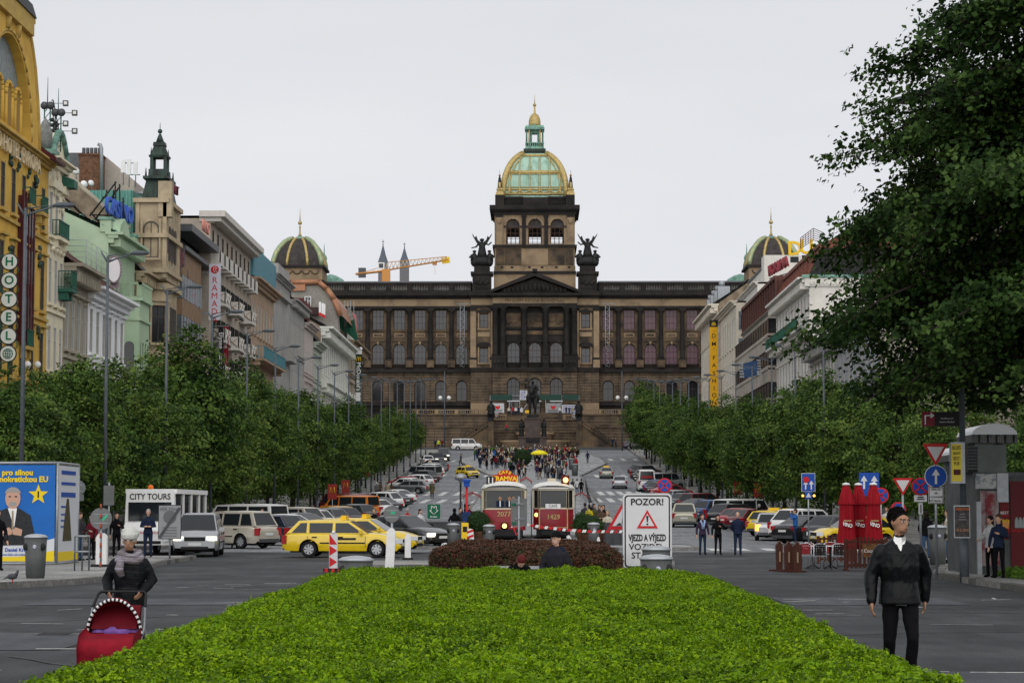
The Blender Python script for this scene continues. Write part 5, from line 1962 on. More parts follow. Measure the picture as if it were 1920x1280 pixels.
for row,dz in enumerate((4.4,8.1,11.5,14.9,18.3,21.7)):
 z=H-dz
 if z<5:
  continue
 cols=(3.4,13.2,22.8)if row else(1.6,4.9,8.1,11.4,14.6,17.9,21.1,24.4,27.6)
 for x in cols:
  w,o=(1.9,1.25)if row else(1.1,.9)
  b=MB()
  b.box(x-w,x+w,-o,.01,z-.2,z,0)
  b.box(x-w,x+w,-o,-o+.1,z,z+1.1,0)
  b.box(x-w,x-w+.1,-o,0,z,z+1.1,0)
  b.box(x+w-.1,x+w,-o,0,z,z+1.1,0)
  if row:
   for sx in(-1,1):
    for(xa,za,xb,zb2)in((0.1,.12,.9,.98),(0.1,.98,.9,.12)):
     b.tube([(x+sx*xa*w,-o-.03,z+za*1.1),(x+sx*xb*w,-o-.03,z+zb2*1.1)],.06,4)
   b.tube([(x-w-.03,-o+.15,z+.15),(x-w-.03,-.15,z+1.0)],.06,4,1)
   b.tube([(x-w-.03,-o+.15,z+1.0),(x-w-.03,-.15,z+.15)],.06,4,1)
  b.build('box_balcony',[M_BALW,M_HBEIGE],t)
 if row:
  for i in range(9):
   x=W*(i+.5)/9
   b=MB()
   b.box(x-.7,x-.62,-.25,.01,z+.2,z+2.3)
   b.box(x+.62,x+.7,-.25,.01,z+.2,z+2.3)
   b.box(x-.7,x+.7,-.5,.01,z+.1,z+.18)
   b.build('shutter_pair',M_IRON,t)
b=MB()
b.box(-.5,W+.3,-1.4,1,H-.2,H+.35)
b.box(-.2,W,-1.0,1,H-.6,H-.2)
b.build('eaves_slab',M_BALW,t)
sg=thing('tall_hotel_sign','tall pale projecting sign with red letters reading RAMADA','sign',(PX(398.5,204),204,0))
z0,z1=PZ(398,600,204),PZ(398,495,204)
b=MB()
b.box(-.52,.52,-.12,.12,z0,z1)
b.build('panel',mat('sign_lilac_white',(.55,.55,.62),.4),sg)
for i,c in enumerate('RAMADA'):
 text(c,.8,M_RED,sg,(0,-.13,z1-1.5-i*.72))
b=MB()
b.prism([(.36*cos(a),z1-.52+.36*sin(a))for a in lin(0,2*pi,20,endpoint=False)],-.15,-.12,'y')
b.build('emblem',M_RED,sg)
b=MB()
for dx in(-.12,.08):
 b.tube([(dx-.06,-.16,z1-.25),(dx+.08,-.16,z1-.4),(dx-.02,-.16,z1-.52),(dx+.12,-.16,z1-.78)],.035,4)
b.build('emblem_stroke',M_WHITE,sg)
MB().box(-1.2,-.5,-.03,.03,z0+.6,z0+.68).box(-1.2,-.5,-.03,.03,z1-.8,z1-.72).build('bracket',M_STEEL,sg)
for px,col,lab in((411,M_BLACK,'black'),(420.5,mat('deep_red_cloth',(.2,.01,.02),.7),'dark red')):
 Y=208+(px-411)*.25
 sg=thing('hanging_banner','tall %s vertical banner with white lettering on the beige hotel'%lab,'banner',(PX(px,Y),Y,0))
 z0,z1=PZ(px,702,Y),PZ(px,612,Y)
 MB().box(-.24,.24,-.04,.04,z0,z1).build('cloth',col,sg)
 text('Elysee',.62,M_WHITE,sg,None,M=MT((0,-.05,z1-1.3))@MR(R(90),4,'X')@MR(R(-90),4,'Z'))
 MB().box(-.12,-.06,-.05,-.04,z0+.3,z1-2.5).box(.03,.07,-.05,-.04,z0+.6,z1-2.6).build('small_print',M_WHITE if lab=='black' else mat('faded_pink',(.4,.2,.2),.6),sg)
 MB().box(-.9,.24,.0,.05,z1,z1+.06).build('bracket',M_STEEL,sg)
M_PBEI=mat('pink_beige_stone',(0.42,0.31,0.22),.85,col2=(0.31,0.22,0.155),scale=.5)
M_TURQ=mat('turquoise_metal',(0.1,0.27,0.33),.5,var=.3)
t,W,H,zb_=bld('blue_railed_house','pinkish beige house with turquoise roof screen and balcony rails','L',236.5,257.5,EZ(466,518),M_PBEI,[(2.4,3.4,8,.9,True,None),(9.5,9.0,9,.9,False,None)],M_PBEI,.9,('flat',0,8,M_SHEET),strings=False,pane=M_GLASS2)
b=MB()
zt0,zt1=H+.2,H+3.3
for k in range(22):
 x=W*(k+.5)/22
 b.box(x-.35,x+.35,-.3,-.2,zt0,zt1)
b.box(0,W,-.2,.1,zt0,zt1+.15)
b.build('roof_screen',M_TURQ,t)
balcony(t,.3,W-.3,H-8.6,1.5,M_PBEI,M_TURQ,1.3,.25)
M_GSTON=mat('grey_limestone',(0.37,0.365,0.35),.85,col2=(0.27,0.265,0.25),scale=.4)
t,W,H,zb_=bld('stone_tower_block','blank grey limestone tower block stepping up above its neighbours','L',257.7,275,EZ(510,510),M_GSTON,[],M_GSTON,.6,('flat',0,7,M_SHEET),strings=False,mfire=M_GSTON)
b=MB()
b.box(2,14,-.3,6,H,H+1.3)
b.box(1.6,14.4,-.6,6.3,H-2.4,H-1.9)
b.box(10,17,-1.0,.2,H-9.5,H-7.5)
b.build('attic',M_GSTON,t)
t,W,H,zb_=bld('grey_office_house','plain grey office house with close-set narrow windows','L',275.2,292,EZ(545,563),M_GSTON,[(2.6,3.6,11,.7,True,None),(8.6,3.4,11,.7,False,None),(13.6,3.4,11,.7,False,None)],M_GSTON,.8,('gable',30,6,M_SHEET),dent=True)
M_PINKW=mat('pinkish_white_render',(.55,.48,.45),.85,var=.2)
t,W,H,zb_=bld('pinkish_house','pinkish white house with small dormers under a red-brown roof','L',292.2,304,EZ(569,604),M_PINKW,[(3.5,2.8,6,.8,False,None),(8.0,2.8,6,.8,False,'flat'),(12.5,2.8,6,.8,False,'flat'),(16,2.6,6,.8,False,None)],M_PINKW,.8,('gable',40,6,M_TILE))
b=MB()
for k in range(3):
 b.box(1.5+k*4,3.4+k*4,.5,3,H+.4,H+2.4)
 b.prism([(1.2+k*4,H+2.4),(3.7+k*4,H+2.4),(2.45+k*4,H+3.4)],.3,3.5,'y')
b.build('dormer',M_MAROON,t)
M_PGREEN=mat('pale_green_render',(.46,.5,.43),.85,var=.2)
t,W,H,zb_=bld('dark_roofed_house','pale green house under a heavy dark mansard','L',304.2,315,EZ(586,640),M_PGREEN,[(2.0,2.8,5,.9,False,'flat'),(6.6,2.8,5,.9,False,'flat'),(11,2.6,5,.9,False,None)],M_PGREEN,.9,('gable',55,4,mat('dark_mansard',(.02,.02,.022),.6)))
M_PALW=mat('palace_white',(.7,.71,.65),.85,col2=(.55,.56,.51),scale=.5)
t,W,H,zb_=bld('white_palace','long white palace with giant pilasters and a deep bracketed cornice','L',315.2,360,EZ(601,612),M_PALW,[(1.8,4.6,14,1.3,False,None),(10.0,3.4,14,1.2,False,'flat'),(15.0,3.2,14,1.2,False,None)],M_PALW,1.4,('gable',30,8,M_SHEET),dent=True,pil=14)
b=MB()
b.box(-.2,W+.2,-1.3,.01,H-8.0,H-7.4)
b.box(-.2,W+.2,-.9,.01,H-8.6,H-8.0)
for k in range(40):
 x=W*(k+.5)/40
 b.box(x-.2,x+.2,-1.1,0,H-9.2,H-8.6)
b.build('mid_cornice',M_PALW,t)
t=thing('copper_attic_house','house with curved orange copper attic roof under repair, partly netted','building',(0,330,0))
b=MB()
pts=[P(px,py,330)for px,py in((546,528),(598,527),(612,540),(625,560),(632,585),(636,640),(546,640))]
b.prism([(p.x,p.z)for p in pts],0,3,'y',0)
b.build('gable_wall',mat('raw_grey_render',(.3,.285,.25),.9,var=.35),t)
b=MB()
q=[P(px,py,330)for px,py in((546,526),(598,525),(613,538),(627,558),(638,588))]
for i in range(4):
 a,c=q[i],q[i+1]
 b.add([(a.x,-.3,a.z),(c.x,-.3,c.z),(c.x,30,c.z),(a.x,30,a.z)],[(0,1,2,3)])
 b.tube([(a.x,-.2,a.z-.3),(c.x,-.2,c.z-.3)],.45,5)
c0,c1=P(546,545,329.6),P(572,528,329.6)
b.box(c0.x,c1.x,-.4,0,c0.z,c1.z)
b.build('copper_roof',mat('new_copper',(.42,.2,.11),.45,.3,col2=(.3,.15,.09),scale=1.2),t)
c=P(577,568,329.5)
window(t,MT((c.x,-.6,c.z-.4)),.95,1.4,False,M_WHITE,M_GLASS2,2,(.5,),.1,.3)
b=MB()
c0,c1=P(572,590,329),P(600,576,329)
b.box(c0.x,c1.x,-1.2,-.3,c0.z,c1.z)
b.build('terrace_wall',mat('dark_brown_board',(.05,.03,.028),.7),t)
t=thing('hung_washing','white and red cloths hung on the roof terrace railing','cloth',(0,328,0))
b=MB()
for k,(px,w)in enumerate(((598,4),(603,4),(607,3))):
 a,c=P(px,566+k*2,328),P(px+w,586+k*2,328)
 b.box(a.x,c.x,-.04,.04,c.z,a.z,0)
 d=P(px,592+k*2,328)
 b.box(a.x,c.x,-.05,.05,d.z,c.z-.01,1)
b.build('cloth',[M_WHITE,M_RED],t)
t=thing('roof_scaffold_net','green and grey debris nets wrapped round a roof scaffold by the palace','scaffold',(0,352,0))
b=MB()
for shape,m in((((632,588),(645,595),(646,625),(640,618),(633,612)),0),(((645,590),(655,575),(660,585),(664,600),(650,605)),1),(((650,605),(664,598),(671,635),(668,640),(655,628),(646,620)),0),(((660,584),(667,590),(671,640),(668,640),(665,600)),2)):
 pts=[P(px,py,352)for px,py in shape]
 b.prism([(p.x,p.z)for p in pts],.15*m,.3+.15*m,'y',m)
b.build('net',[mat('net_green',(.02,.1,.06),.9,var=.5),mat('net_grey',(.3,.3,.28),.9,var=.5),mat('net_pink',(.45,.17,.17),.9)],t)
b=MB()
for px in(646,652,657,663):
 a,c=P(px,605,352),P(px,563,352)
 b.cyl((a.x,.4,a.z),(c.x,.4,c.z),.06,n=4)
b.build('scaffold_tubes',M_STEEL,t)
M_CBEI=mat('corner_beige',(.46,.4,.31),.85,var=.2)
t,W,H,zb_=bld('corner_house','cream corner house with a brown cornice below the museum','L',360.2,388,EZ(652,638),M_CBEI,[(2.0,3.0,9,1.0,False,'flat'),(7.0,3.0,9,1.0,False,'flat'),(11.5,2.8,9,1.0,False,None)],mat('brown_cornice',(.26,.2,.13),.8,var=.3),1.3,('flat',0,8,M_SHEET),dent=True,mfire=M_CBEI)
b=MB()
b.box(0,10,-.3,.1,H+.1,H+1.6)
for k in range(12):
 b.box(.3+k*.8,.8+k*.8,-.4,-.3,H+.3,H+1.4)
b.build('parapet',M_PALW,t)
sg=thing('tall_restaurant_sign',"tall black-green vertical sign reading McDonald's with golden arches",'sign',(PX(671,366),366,0))
z0,z1=PZ(671,745,366),PZ(671,655,366)
zz1,zz0=PZ(671,664,366),PZ(671,735,366)
MB().box(-.52,.52,-.2,.2,zz0,zz1).build('panel',mat('sign_dark_green',(.01,.035,.025),.4),sg)
text("McDonald's",.98,M_WHITE,sg,None,M=MT((0,-.22,(zz0+zz1)/2-.55))@MR(R(90),4,'X')@MR(R(-90),4,'Z'),bold=.02)
b=MB()
for s in(-1,1):
 b.tube([(s*.18+.17*cos(a),-.24,zz1-1.15+.72*sin(a))for a in lin(0,pi,9)],.055,5)
b.build('golden_arches',M_YELLOW,sg)
b=MB()
b.ball((-.3,0,z1+.1),.32,8)
b.ball((.3,0,z1+.1),.32,8)
b.box(-.5,.5,-.15,.15,zz1,z1)
b.build('top_lamps',M_WHITE,sg)
MB().box(-.45,.45,-.15,.15,PZ(671,752,366),zz0).build('white_panel',M_WHITE,sg)
MB().box(-.45,.45,-.17,.17,PZ(671,777,366),PZ(671,752,366)).build('blue_panel',M_BLUE,sg)
MB().box(-.12,.12,-.19,-.17,PZ(671,772,366),PZ(671,758,366)).build('yellow_strip',M_YELLOW,sg)
MB().box(-1.2,-.5,0,.1,zz0+1,zz0+1.1).box(-1.2,-.5,0,.1,zz1-1,zz1-.9).build('bracket',M_STEEL,sg)
# ---------------------------------------------------------------- right row
M_RCREAM=mat('right_cream_stone',(.66,.61,.52),.85,col2=(.52,.47,.39),scale=.4)
M_RWHITE=mat('right_white_render',(.72,.7,.65),.85,col2=(.56,.54,.49),scale=.5)
t,W,H,zb_=bld('ornate_cream_house','ornate cream house with metal attic vents left of the yellow sign','R',369,405,EZ(1320,600),M_RCREAM,[(2.0,3.0,9,1.2,False,'seg'),(7.0,3.0,9,1.2,True,None),(12,2.8,9,1.2,False,None)],M_RCREAM,1.3,('gable',35,7,M_SHEET),dent=True,pil=9)
b=MB()
for x in(6,14,22,30):
 b.box(x-.9,x+.9,.5,2.5,H+.8,H+3.4)
 b.cyl((x,1.2,H+3.4),(x,1.2,H+4.3),.5,n=8)
b.build('dormer',M_STEEL,t)
t,W,H,zb_=bld('pale_stone_block','pale stone-clad block with tall slit windows right of the yellow sign','R',335,368.8,EZ(1383,562),M_RCREAM,[(2.2,4.4,8,1.4,False,None),(8.6,3.6,8,1.4,False,None),(13.4,3.4,8,1.4,False,None),(18,3,8,1.4,False,None)],M_RCREAM,.8,('flat',0,8,M_SHEET),strings=False,mfire=M_RCREAM)
for py0,py1 in((618,583),(668,634),(720,690)):
 a,c=P(1385,py0,335),P(1398,py1,335)
 Mi=t.matrix_basis.inverted()
 b=MB()
 b.box(a.x,c.x+.6,334.9,334.97,a.z,c.z,0)
 b.box(a.x+.3,a.x+.8,334.86,334.9,a.z+.2,c.z-.6,1)
 o=b.build('flank_window',[M_BGLASS,M_BLACK],t)
 o.matrix_basis=Mi
t,W,H,zb_=bld('set_back_penthouse','white stepped penthouse block set back above the pale stone block','R',318,350,PZ(1395,528,318),M_RWHITE,[(3.0,1.6,8,1.2,False,None)],M_RWHITE,.5,('flat',0,8,M_SHEET),strings=False,X=31.5,mfire=M_RWHITE,zb=26,shop=False)
b=MB()
b.box(4,W-2,1.5,8,H,H+2.6,0)
b.box(3.8,W-1.8,1.3,8,H+2.6,H+2.9,1)
b.box(W-4,W-.2,1,7.5,H,H+3.8,0)
b.build('upper_storey',[M_RWHITE,M_SHEET],t)
sg=thing('yellow_vertical_sign','tall yellow vertical sign reading DM FASHION with black cap','sign',(PX(1340.5,364),364,0))
z0,z1=PZ(1340,766,364),PZ(1340,613,364)
MB().box(-.66,.66,-.15,.15,z0,z1).build('panel',mat('sign_amber',(.75,.4,.015),.5),sg)
MB().box(-.66,.66,-.17,.17,z1,PZ(1340,600,364)).build('cap',M_BLACK,sg)
b=MB()
for k in range(3):
 b.prism([(-.4+k*.05,z1+.25+k*.2),(.4-k*.05,z1+.25+k*.2),(.36-k*.05,z1+.35+k*.2),(-.36+k*.05,z1+.35+k*.2)],-.19,-.17,'y')
b.build('crown_emblem',M_YELLOW,sg)
for c,py in zip(('·','D','·','M','·','F','A','S','H','I','O','N'),(621,630,638,645,654,671,685,700,714,728,741,755)):
 text(c,.95,M_BLACK,sg,(0,-.16,PZ(1340,py,364)),bold=.01)
MB().box(.6,1.6,0,.1,z0+3,z0+3.1).box(.6,1.6,0,.1,z1-2,z1-1.9).build('bracket',M_STEEL,sg)
M_CONC=mat('exposed_concrete',(.42,.38,.33),.85,col2=(.3,.265,.225),scale=.5)
t,W,H,zb_=bld('dark_glass_block','brutalist block of concrete bands, brown parapets and black glass','R',280,325,EZ(1400,622),M_CONC,[],M_CONC,.3,('flat',0,8,M_SHEET),strings=False,mfire=M_CONC)
M_BGL=mat('black_glass',(.012,.014,.017),.08,spec=.6,var=.4,scale=.5)
for k in range(5):
 z=H-3.4-k*4.0
 if z<3:
  break
 b=MB()
 b.box(.2,W+.9,-1.0,.01,z,z+1.8,0)
 o=b.build('glazing_band',M_BGL,t)
 b=MB()
 for i in range(15):
  x=.2+(W+.5)*i/14
  b.box(x-.12,x+.12,-1.08,-.98,z,z+1.8)
 b.build('mullions',mat('brown_mullion',(.06,.045,.04),.6),o)
 b=MB()
 b.box(0,W+.9,-1.15,.01,z-2.1,z-.05)
 b.box(0,W+.9,-1.25,.01,z-.55,z-.35)
 b.build('concrete_band',M_CONC,t)
b=MB()
b.box(0,W,.2,7,H,H+3.4)
for i in range(15):
 x=W*i/14
 b.box(x-.2,x+.2,-.1,.2,H,H+3.6)
b.box(0,W,-.2,7,H+3.4,H+3.8)
o=b.build('upper_storey',mat('red_brown_panel',(.13,.06,.05),.7,var=.3),t)
MB().box(0,W,.1,.21,H+.9,H+2.6).build('upper_glazing',M_BGL,o)
sg=thing('ribbed_blue_sign','dark blue ribbed projecting sign on the brutalist block','sign',(PX(1408,282),282,PZ(1408,690,282)))
b=MB()
for k in range(6):
 b.box(-1.3,-.75,-.5+.15*k,-.38+.15*k,-1.2+.36*k,-1.0+.36*k,1)
 b.box(.85,1.4,-.5+.15*k,-.38+.15*k,-.9+.36*k,-.7+.36*k,1)
b.prism([(-.8,-1.3),(.9,-.9),(.9,1.0),(-.8,.6)],-.3,.3,'y',0)
b.build('sign_box',[mat('navy_sign',(.03,.07,.16),.4),M_STEEL],sg)
text('BONTON',.6,mat('pale_blue_letters',(.12,.22,.42),.5),sg,(0.05,-.32,-.05),sx=.6,ext=.01)
M_MANS=mat('red_mansard',(.19,.075,.05),.6,col2=(.15,.05,.035),scale=1.0,stretch=(3,3,.5))
t,W,H,zb_=bld('red_mansard_house','white palace house with a red metal mansard and bracketed balcony','R',245,279.5,EZ(1518,522),M_RWHITE,[(1.6,2.4,11,1.0,True,None),(8.2,3.2,11,1.1,False,'flat'),(14.0,3.2,11,1.1,False,'tri')],M_RWHITE,1.1,('flat',0,9,M_SHEET),dent=True,mfire=M_RWHITE,quoin=True)
balcony(t,1,W-.2,H-5.6,1.5,M_RWHITE,M_GIRON,1.2,.3)
b=MB()
for k in range(26):
 x=1.4+(W-2)*k/25
 b.box(x-.2,x+.2,-1.1,0,H-6.5,H-5.85)
b.build('brackets',M_RWHITE,t)
b=MB()
hm=3.2
b.prism([(-.2,H),(1.2,H+hm),(8,H+hm),(8,H)],0.0,W,'x',0)
for k in range(13):
 x=W*k/12
 b.prism([(-.45,H+.1),(1.0,H+hm+.05),(1.3,H+hm+.05),(-.1,H+.1)],max(0,x-.25),min(W,x+.25),'x',0)
b.box(-.1,W+.1,.8,8.2,H+hm,H+hm+.4,0)
mo=b.build('mansard',M_MANS,t)
b=MB()
b.add([(W+.03,9.4,H+.3),(W+.03,-.1,H+.3),(W+.03,1.2,H+hm),(W+.03,9.4,H+hm)],[(0,1,2,3)])
b.build('mansard_flank',mat('black_sheet',(.03,.028,.028),.6,var=.4),mo)
b=MB()
b.box(W-.3,W+.35,-.9,9.4,H-.05,H+.25,1)
b.box(W+.0,W+.2,-.6,9.4,H-1.0,H-.1,0)
for k in range(20):
 b.box(W+.2,W+.35,.0+k*.47,.25+k*.47,H-.8,H-.45,0)
b.box(W,W+.12,0,9.4,H-3.8,H-3.5,0)
b.build('flank_cornice',[M_RWHITE,M_COPPER],t)
b=MB()
b.prism([(8.4,H+hm-.6),(1.0,H+hm+.2),(4.0,H+hm+1.9),(14,H+hm+1.9),(14,H+hm-.6)],W-9,W+.02,'x',0)
b.build('upper_roof',mat('red_tile',(.2,.075,.055),.8,var=.4,scale=3),t)
sg=thing('roof_letter_sign','big yellow block letters on the red mansard roof','sign',(0,272,0))
for ch_,px,py,s_ in(('D',1490,467,2.4),('U',1512,464,2.4)):
 c=P(px,py,272-(px-1490)*.25)
 text(ch_,s_,M_YELLOW,sg,(c.x,c.y-272,c.z),ext=.15,bold=.05)
 MB().box(c.x-.5,c.x+.5,c.y-271.8,c.y-271.6,c.z-1.6,c.z-.9).build('support',M_IRON,sg)
sg=thing('red_roof_sign','small red block lettering on the roof edge below the right museum dome','sign',(0,285,0))
c=P(1459,500,285)
text('KORUNA',1.9,mat('dull_red_letters',(.25,.04,.05),.5),sg,None,M=frame_M(Vector((c.x,0,c.z)),Vector((.25,-.96,.12)),Vector((0,0,1)),Vector((-.96,-.25,0))),ext=.15,bold=.03)
MB().cyl((c.x-.8,3,c.z-1.2),(c.x+.8,-3,c.z-1.2),.08,n=4).build('rail',M_IRON,sg)
t=thing('roof_frame','bare pipe frame standing on the red mansard roof','frame',(0,262,0))
b=MB()
A_=[P(px,py,262)for px,py in((1501,446),(1525,428),(1545,437),(1545,455),(1525,450),(1501,466))]
for i in range(6):
 a,c=A_[i],A_[(i+1)%6]
 b.cyl((a.x,0,a.z),(c.x,0,c.z),.05,n=4)
for f in lin(0,1,6):
 a,c=A_[0].lerp(A_[1],f),A_[5].lerp(A_[4],f)
 b.cyl((a.x,0,a.z),(c.x,0,c.z),.04,n=4)
 a,c=A_[0].lerp(A_[5],f),A_[1].lerp(A_[4],f)
 b.cyl((a.x,0,a.z),(c.x,0,c.z),.04,n=4)
 a,c=A_[1].lerp(A_[4],f),A_[2].lerp(A_[3],f)
 b.cyl((a.x,0,a.z),(c.x,0,c.z),.04,n=4)
b.build('pipes',M_MAROON,t)
t,W,H,zb_=bld('grey_cornice_house','lower white house with a heavy grey cornice behind the big tree','R',226,244.8,EZ(1525,655),M_RWHITE,[(2.2,3.0,7,1.0,False,'flat'),(6.8,2.8,7,1.0,False,'tri'),(11,2.6,7,1,False,None)],M_GSTON,1.2,('gable',32,6,M_SHEET),dent=True,mfire=M_RWHITE)
t,W,H,zb_=bld('bluish_house','blue-grey house glimpsed beside the big tree','R',196,225.8,EZ(1556,640),mat('blue_grey_render',(.36,.38,.41),.85,var=.2),[(2.0,3.0,10,1.0,False,'flat'),(6.8,2.8,10,1.0,False,'flat'),(11,2.6,10,1,False,None)],None,1.0,('gable',35,7,M_SHEET))
for(n_,lab,a,c,px,py,m)in(('gable_house','cream house mostly hidden behind the big tree',160,195.8,1640,535,M_RCREAM),('ochre_house','pale ochre house hidden behind the big tree at right',118,159.8,1800,490,M_HBEIGE)):
 bld(n_,lab,'R',a,c,EZ(px,py),m,[(2.0,3.0,10,1.1,False,'flat'),(7,3,10,1.1,False,'flat'),(12,2.8,10,1.1,False,None),(16.5,2.8,10,1.1,False,None)],None,1.0,('gable',35,7,M_TILE))
# ================================================================== trees and hedges
def leaf_mat(name,c1,c2,scale=.35,rough=.5,tl=.25):
 """leaf colour drifts slowly from plant to plant and patch to patch"""
 m=bpy.data.materials.new(name)
 m.use_nodes=True
 n,l=m.node_tree.nodes,m.node_tree.links
 b=n['Principled BSDF']
 b.inputs['Roughness'].default_value=rough
 b.inputs['Specular IOR Level'].default_value=.1
 g=n.new('ShaderNodeNewGeometry')
 nz=n.new('ShaderNodeTexNoise')
 nz.inputs['Scale'].default_value,nz.inputs['Detail'].default_value=scale,5
 l.new(g.outputs['Position'],nz.inputs['Vector'])
 rp=n.new('ShaderNodeValToRGB')
 rp.color_ramp.elements[0].position,rp.color_ramp.elements[0].color=.33,(*c1,1)
 rp.color_ramp.elements[1].position,rp.color_ramp.elements[1].color=.66,(*c2,1)
 l.new(nz.outputs[0],rp.inputs[0])
 l.new(rp.outputs[0],b.inputs['Base Color'])
 t=n.new('ShaderNodeBsdfTranslucent')
 l.new(rp.outputs[0],t.inputs[0])
 mx=n.new('ShaderNodeMixShader')
 mx.inputs[0].default_value=tl
 l.new(b.outputs[0],mx.inputs[1])
 l.new(t.outputs[0],mx.inputs[2])
 l.new(mx.outputs[0],n['Material Output'].inputs[0])
 MATS[name]=m
 return m
ML=[leaf_mat('lime_leaf_dark',(.014,.036,.008),(.03,.064,.012),.09),leaf_mat('lime_leaf',(.042,.088,.016),(.078,.135,.025),.09),leaf_mat('lime_leaf_pale',(.095,.16,.03),(.155,.22,.045),.09)]
M_BARK=mat('bark',(.05,.042,.035),.9,var=.5,scale=4,bump=.7,bscale=12)
def quads(name,V,mi,mats):
 """V: (n,4,3) array of leaf corners"""
 n=len(V)
 me=bpy.data.meshes.new(name)
 me.vertices.add(n*4)
 me.vertices.foreach_set('co',np.ascontiguousarray(V,dtype=np.float32).ravel())
 me.loops.add(n*4)
 me.loops.foreach_set('vertex_index',np.arange(n*4,dtype=np.int32))
 me.polygons.add(n)
 me.polygons.foreach_set('loop_start',np.arange(0,n*4,4,dtype=np.int32))
 for m in mats:
  me.materials.append(m)
 me.polygons.foreach_set('material_index',np.asarray(mi,dtype=np.int32))
 me.update(calc_edges=True)
 me.validate()
 return me
def leaves(g,centers,out,size,jit,fold=.25,aspect=1.25):
 """leaf rhombs round the given centres; 'out' pushes their faces outward and up"""
 n=len(centers)
 nrm=out+g.normal(0,jit,(n,3))+np.array([0,0,.35])
 nrm/=np.linalg.norm(nrm,axis=1)[:,None]
 a=np.cross(nrm,g.normal(0,1,(n,3)))
 a/=np.linalg.norm(a,axis=1)[:,None]
 b=np.cross(nrm,a)
 s=(size*g.uniform(.65,1.25,n))[:,None]
 return np.stack([centers-a*s*aspect*.5,centers+b*s*.42+nrm*s*fold*.4,centers+a*s*aspect*.5,centers-b*s*.42+nrm*s*fold*.4],axis=1)
def crown(seed,rx,rz,nclump,per,size,sub=.62,zc=0.0,sharp=1.0):
 """crown of leaf clumps: lobes on an uneven ellipsoid, drooping edge sprays and gaps between them"""
 g=np.random.default_rng(seed)
 d=g.normal(0,1,(nclump,3))
 d/=np.linalg.norm(d,axis=1)[:,None]
 ph=g.uniform(0,6.28,6)
 lob=1+.13*np.sin(3*np.arctan2(d[:,1],d[:,0])+ph[0])*np.cos(2.3*d[:,2]+ph[1])+.12*np.sin(5*d[:,2]+ph[2]+2*d[:,0])+.1*np.sin(7*d[:,0]+5*d[:,1]+ph[3])
 rad=lob*g.uniform(.38,1.0,nclump)**.55
 taper=np.where(d[:,2]>0,1-.28*d[:,2]**2*sharp,1-.12*d[:,2]**2)
 c=d*rad[:,None]*np.array([rx,rx,rz])*np.stack([taper,taper,np.ones(nclump)],1)
 c[:,2]+=zc
 cs=np.repeat(c,per,axis=0)
 ds=np.repeat(d,per,axis=0)
 rs=np.repeat(g.uniform(.55,1.25,nclump)*sub,per)[:,None]
 o=g.normal(0,1,cs.shape)*np.array([.55,.55,.3])*rs
 o[:,2]-=.25*(np.abs(o[:,0])+np.abs(o[:,1]))
 pos=cs+o
 V=leaves(g,pos,ds*.8,np.full(len(pos),size),.55)
 mclump=g.choice([0,1,1,2],nclump)
 mi=np.repeat(mclump,per)
 flip=g.random(len(mi))<.22
 mi=np.where(flip,g.integers(0,3,len(mi)),mi)
 return V,mi,c
def limbs(b,g,base,top,targets,r0):
 b.tube([base,base.lerp(top,.35)+Vector((.04,.03,0)),base.lerp(top,.7),top],[r0*1.25,r0,r0*.8,r0*.45],8)
 for t in targets:
  f=g.uniform(.4,.95)
  s=base.lerp(top,f)
  mid=s.lerp(t,.5)+Vector((g.normal(0,.12),g.normal(0,.12),.25))
  b.tube([s,mid,t],[r0*.42,r0*.25,r0*.08],5,caps=False)
VAR=[]
for k in range(6):
 g=np.random.default_rng(50+k)
 rz=(3.6,3.9,3.3,4.1,3.5,3.8)[k]
 V,mi,c=crown(100+k,(2.5,2.35,2.65,2.45,2.75,2.3)[k],rz,300,54,.15,.58,zc=1.5+rz)
 cm=quads('crown',V,mi,ML)
 b=MB()
 limbs(b,g,Vector((0,0,-.3)),Vector((.1,0,2+rz*1.3)),[Vector(c[j])for j in range(0,300,12)],.1)
 VAR.append((cm,b.mesh('trunk',M_BARK),1.7+2*rz))
def tree(x,y,h,k,label,group,wide=1.0,zoff=.14,rot=None):
 cm,tm,H=VAR[k%len(VAR)]
 t=thing('lime_tree',label,'tree',(x,y,zt(y)+zoff),rr.uniform(0,6.28)if rot is None else rot,group)
 s=h/H
 t.scale=(s*wide,s*wide,s)
 c=link('crown',cm,t)
 c['kind']='stuff'
 link('trunk',tm,t)
 return t
ORD='first second third fourth fifth sixth seventh eighth ninth tenth eleventh twelfth thirteenth fourteenth fifteenth sixteenth seventeenth eighteenth nineteenth twentieth'.split()
def nth(i,n,what,row):
 k=min(i,n-1-i)
 return '%s %s from the %s end of the %s'%(ORD[min(k,19)],what,'near' if i<=n-1-i else 'museum',row)
hx=[80,90,100,112,123,135,150,200,265,330,380]
hl=[6.6,7.0,8.6,9.2,11.6,9.3,10.2,10.2,9.2,7.6,6.4]
ys=[]
y=83.0
while y<384:
 ys.append(y)
 y+=6.6+.008*(y-80)*1.2
for i,y in enumerate(ys):
 h=float(np.interp(y,hx,hl))*rr.uniform(.84,1.12)
 x=(-20.3 if i%2 else-19.3)+rr.uniform(-.4,.4)
 if abs(y-123)<4:
  h,x=11.6,-19.3
 lab=nth(i,len(ys),'leafy lime tree','left tree row')
 if i==0:
  lab='nearest lime tree of the left row, behind the blue election stand'
 elif abs(y-123)<4:
  lab='tallest lime tree of the left row, rising before the cream turreted house'
 elif i==len(ys)-1:
  lab='farthest small lime tree of the left row, by the museum ramp'
 tree(x,y,h,i*5+1,lab,'lime trees along the left pavement',1.12 if y<130 else 1.0)
y,i=88.0,0
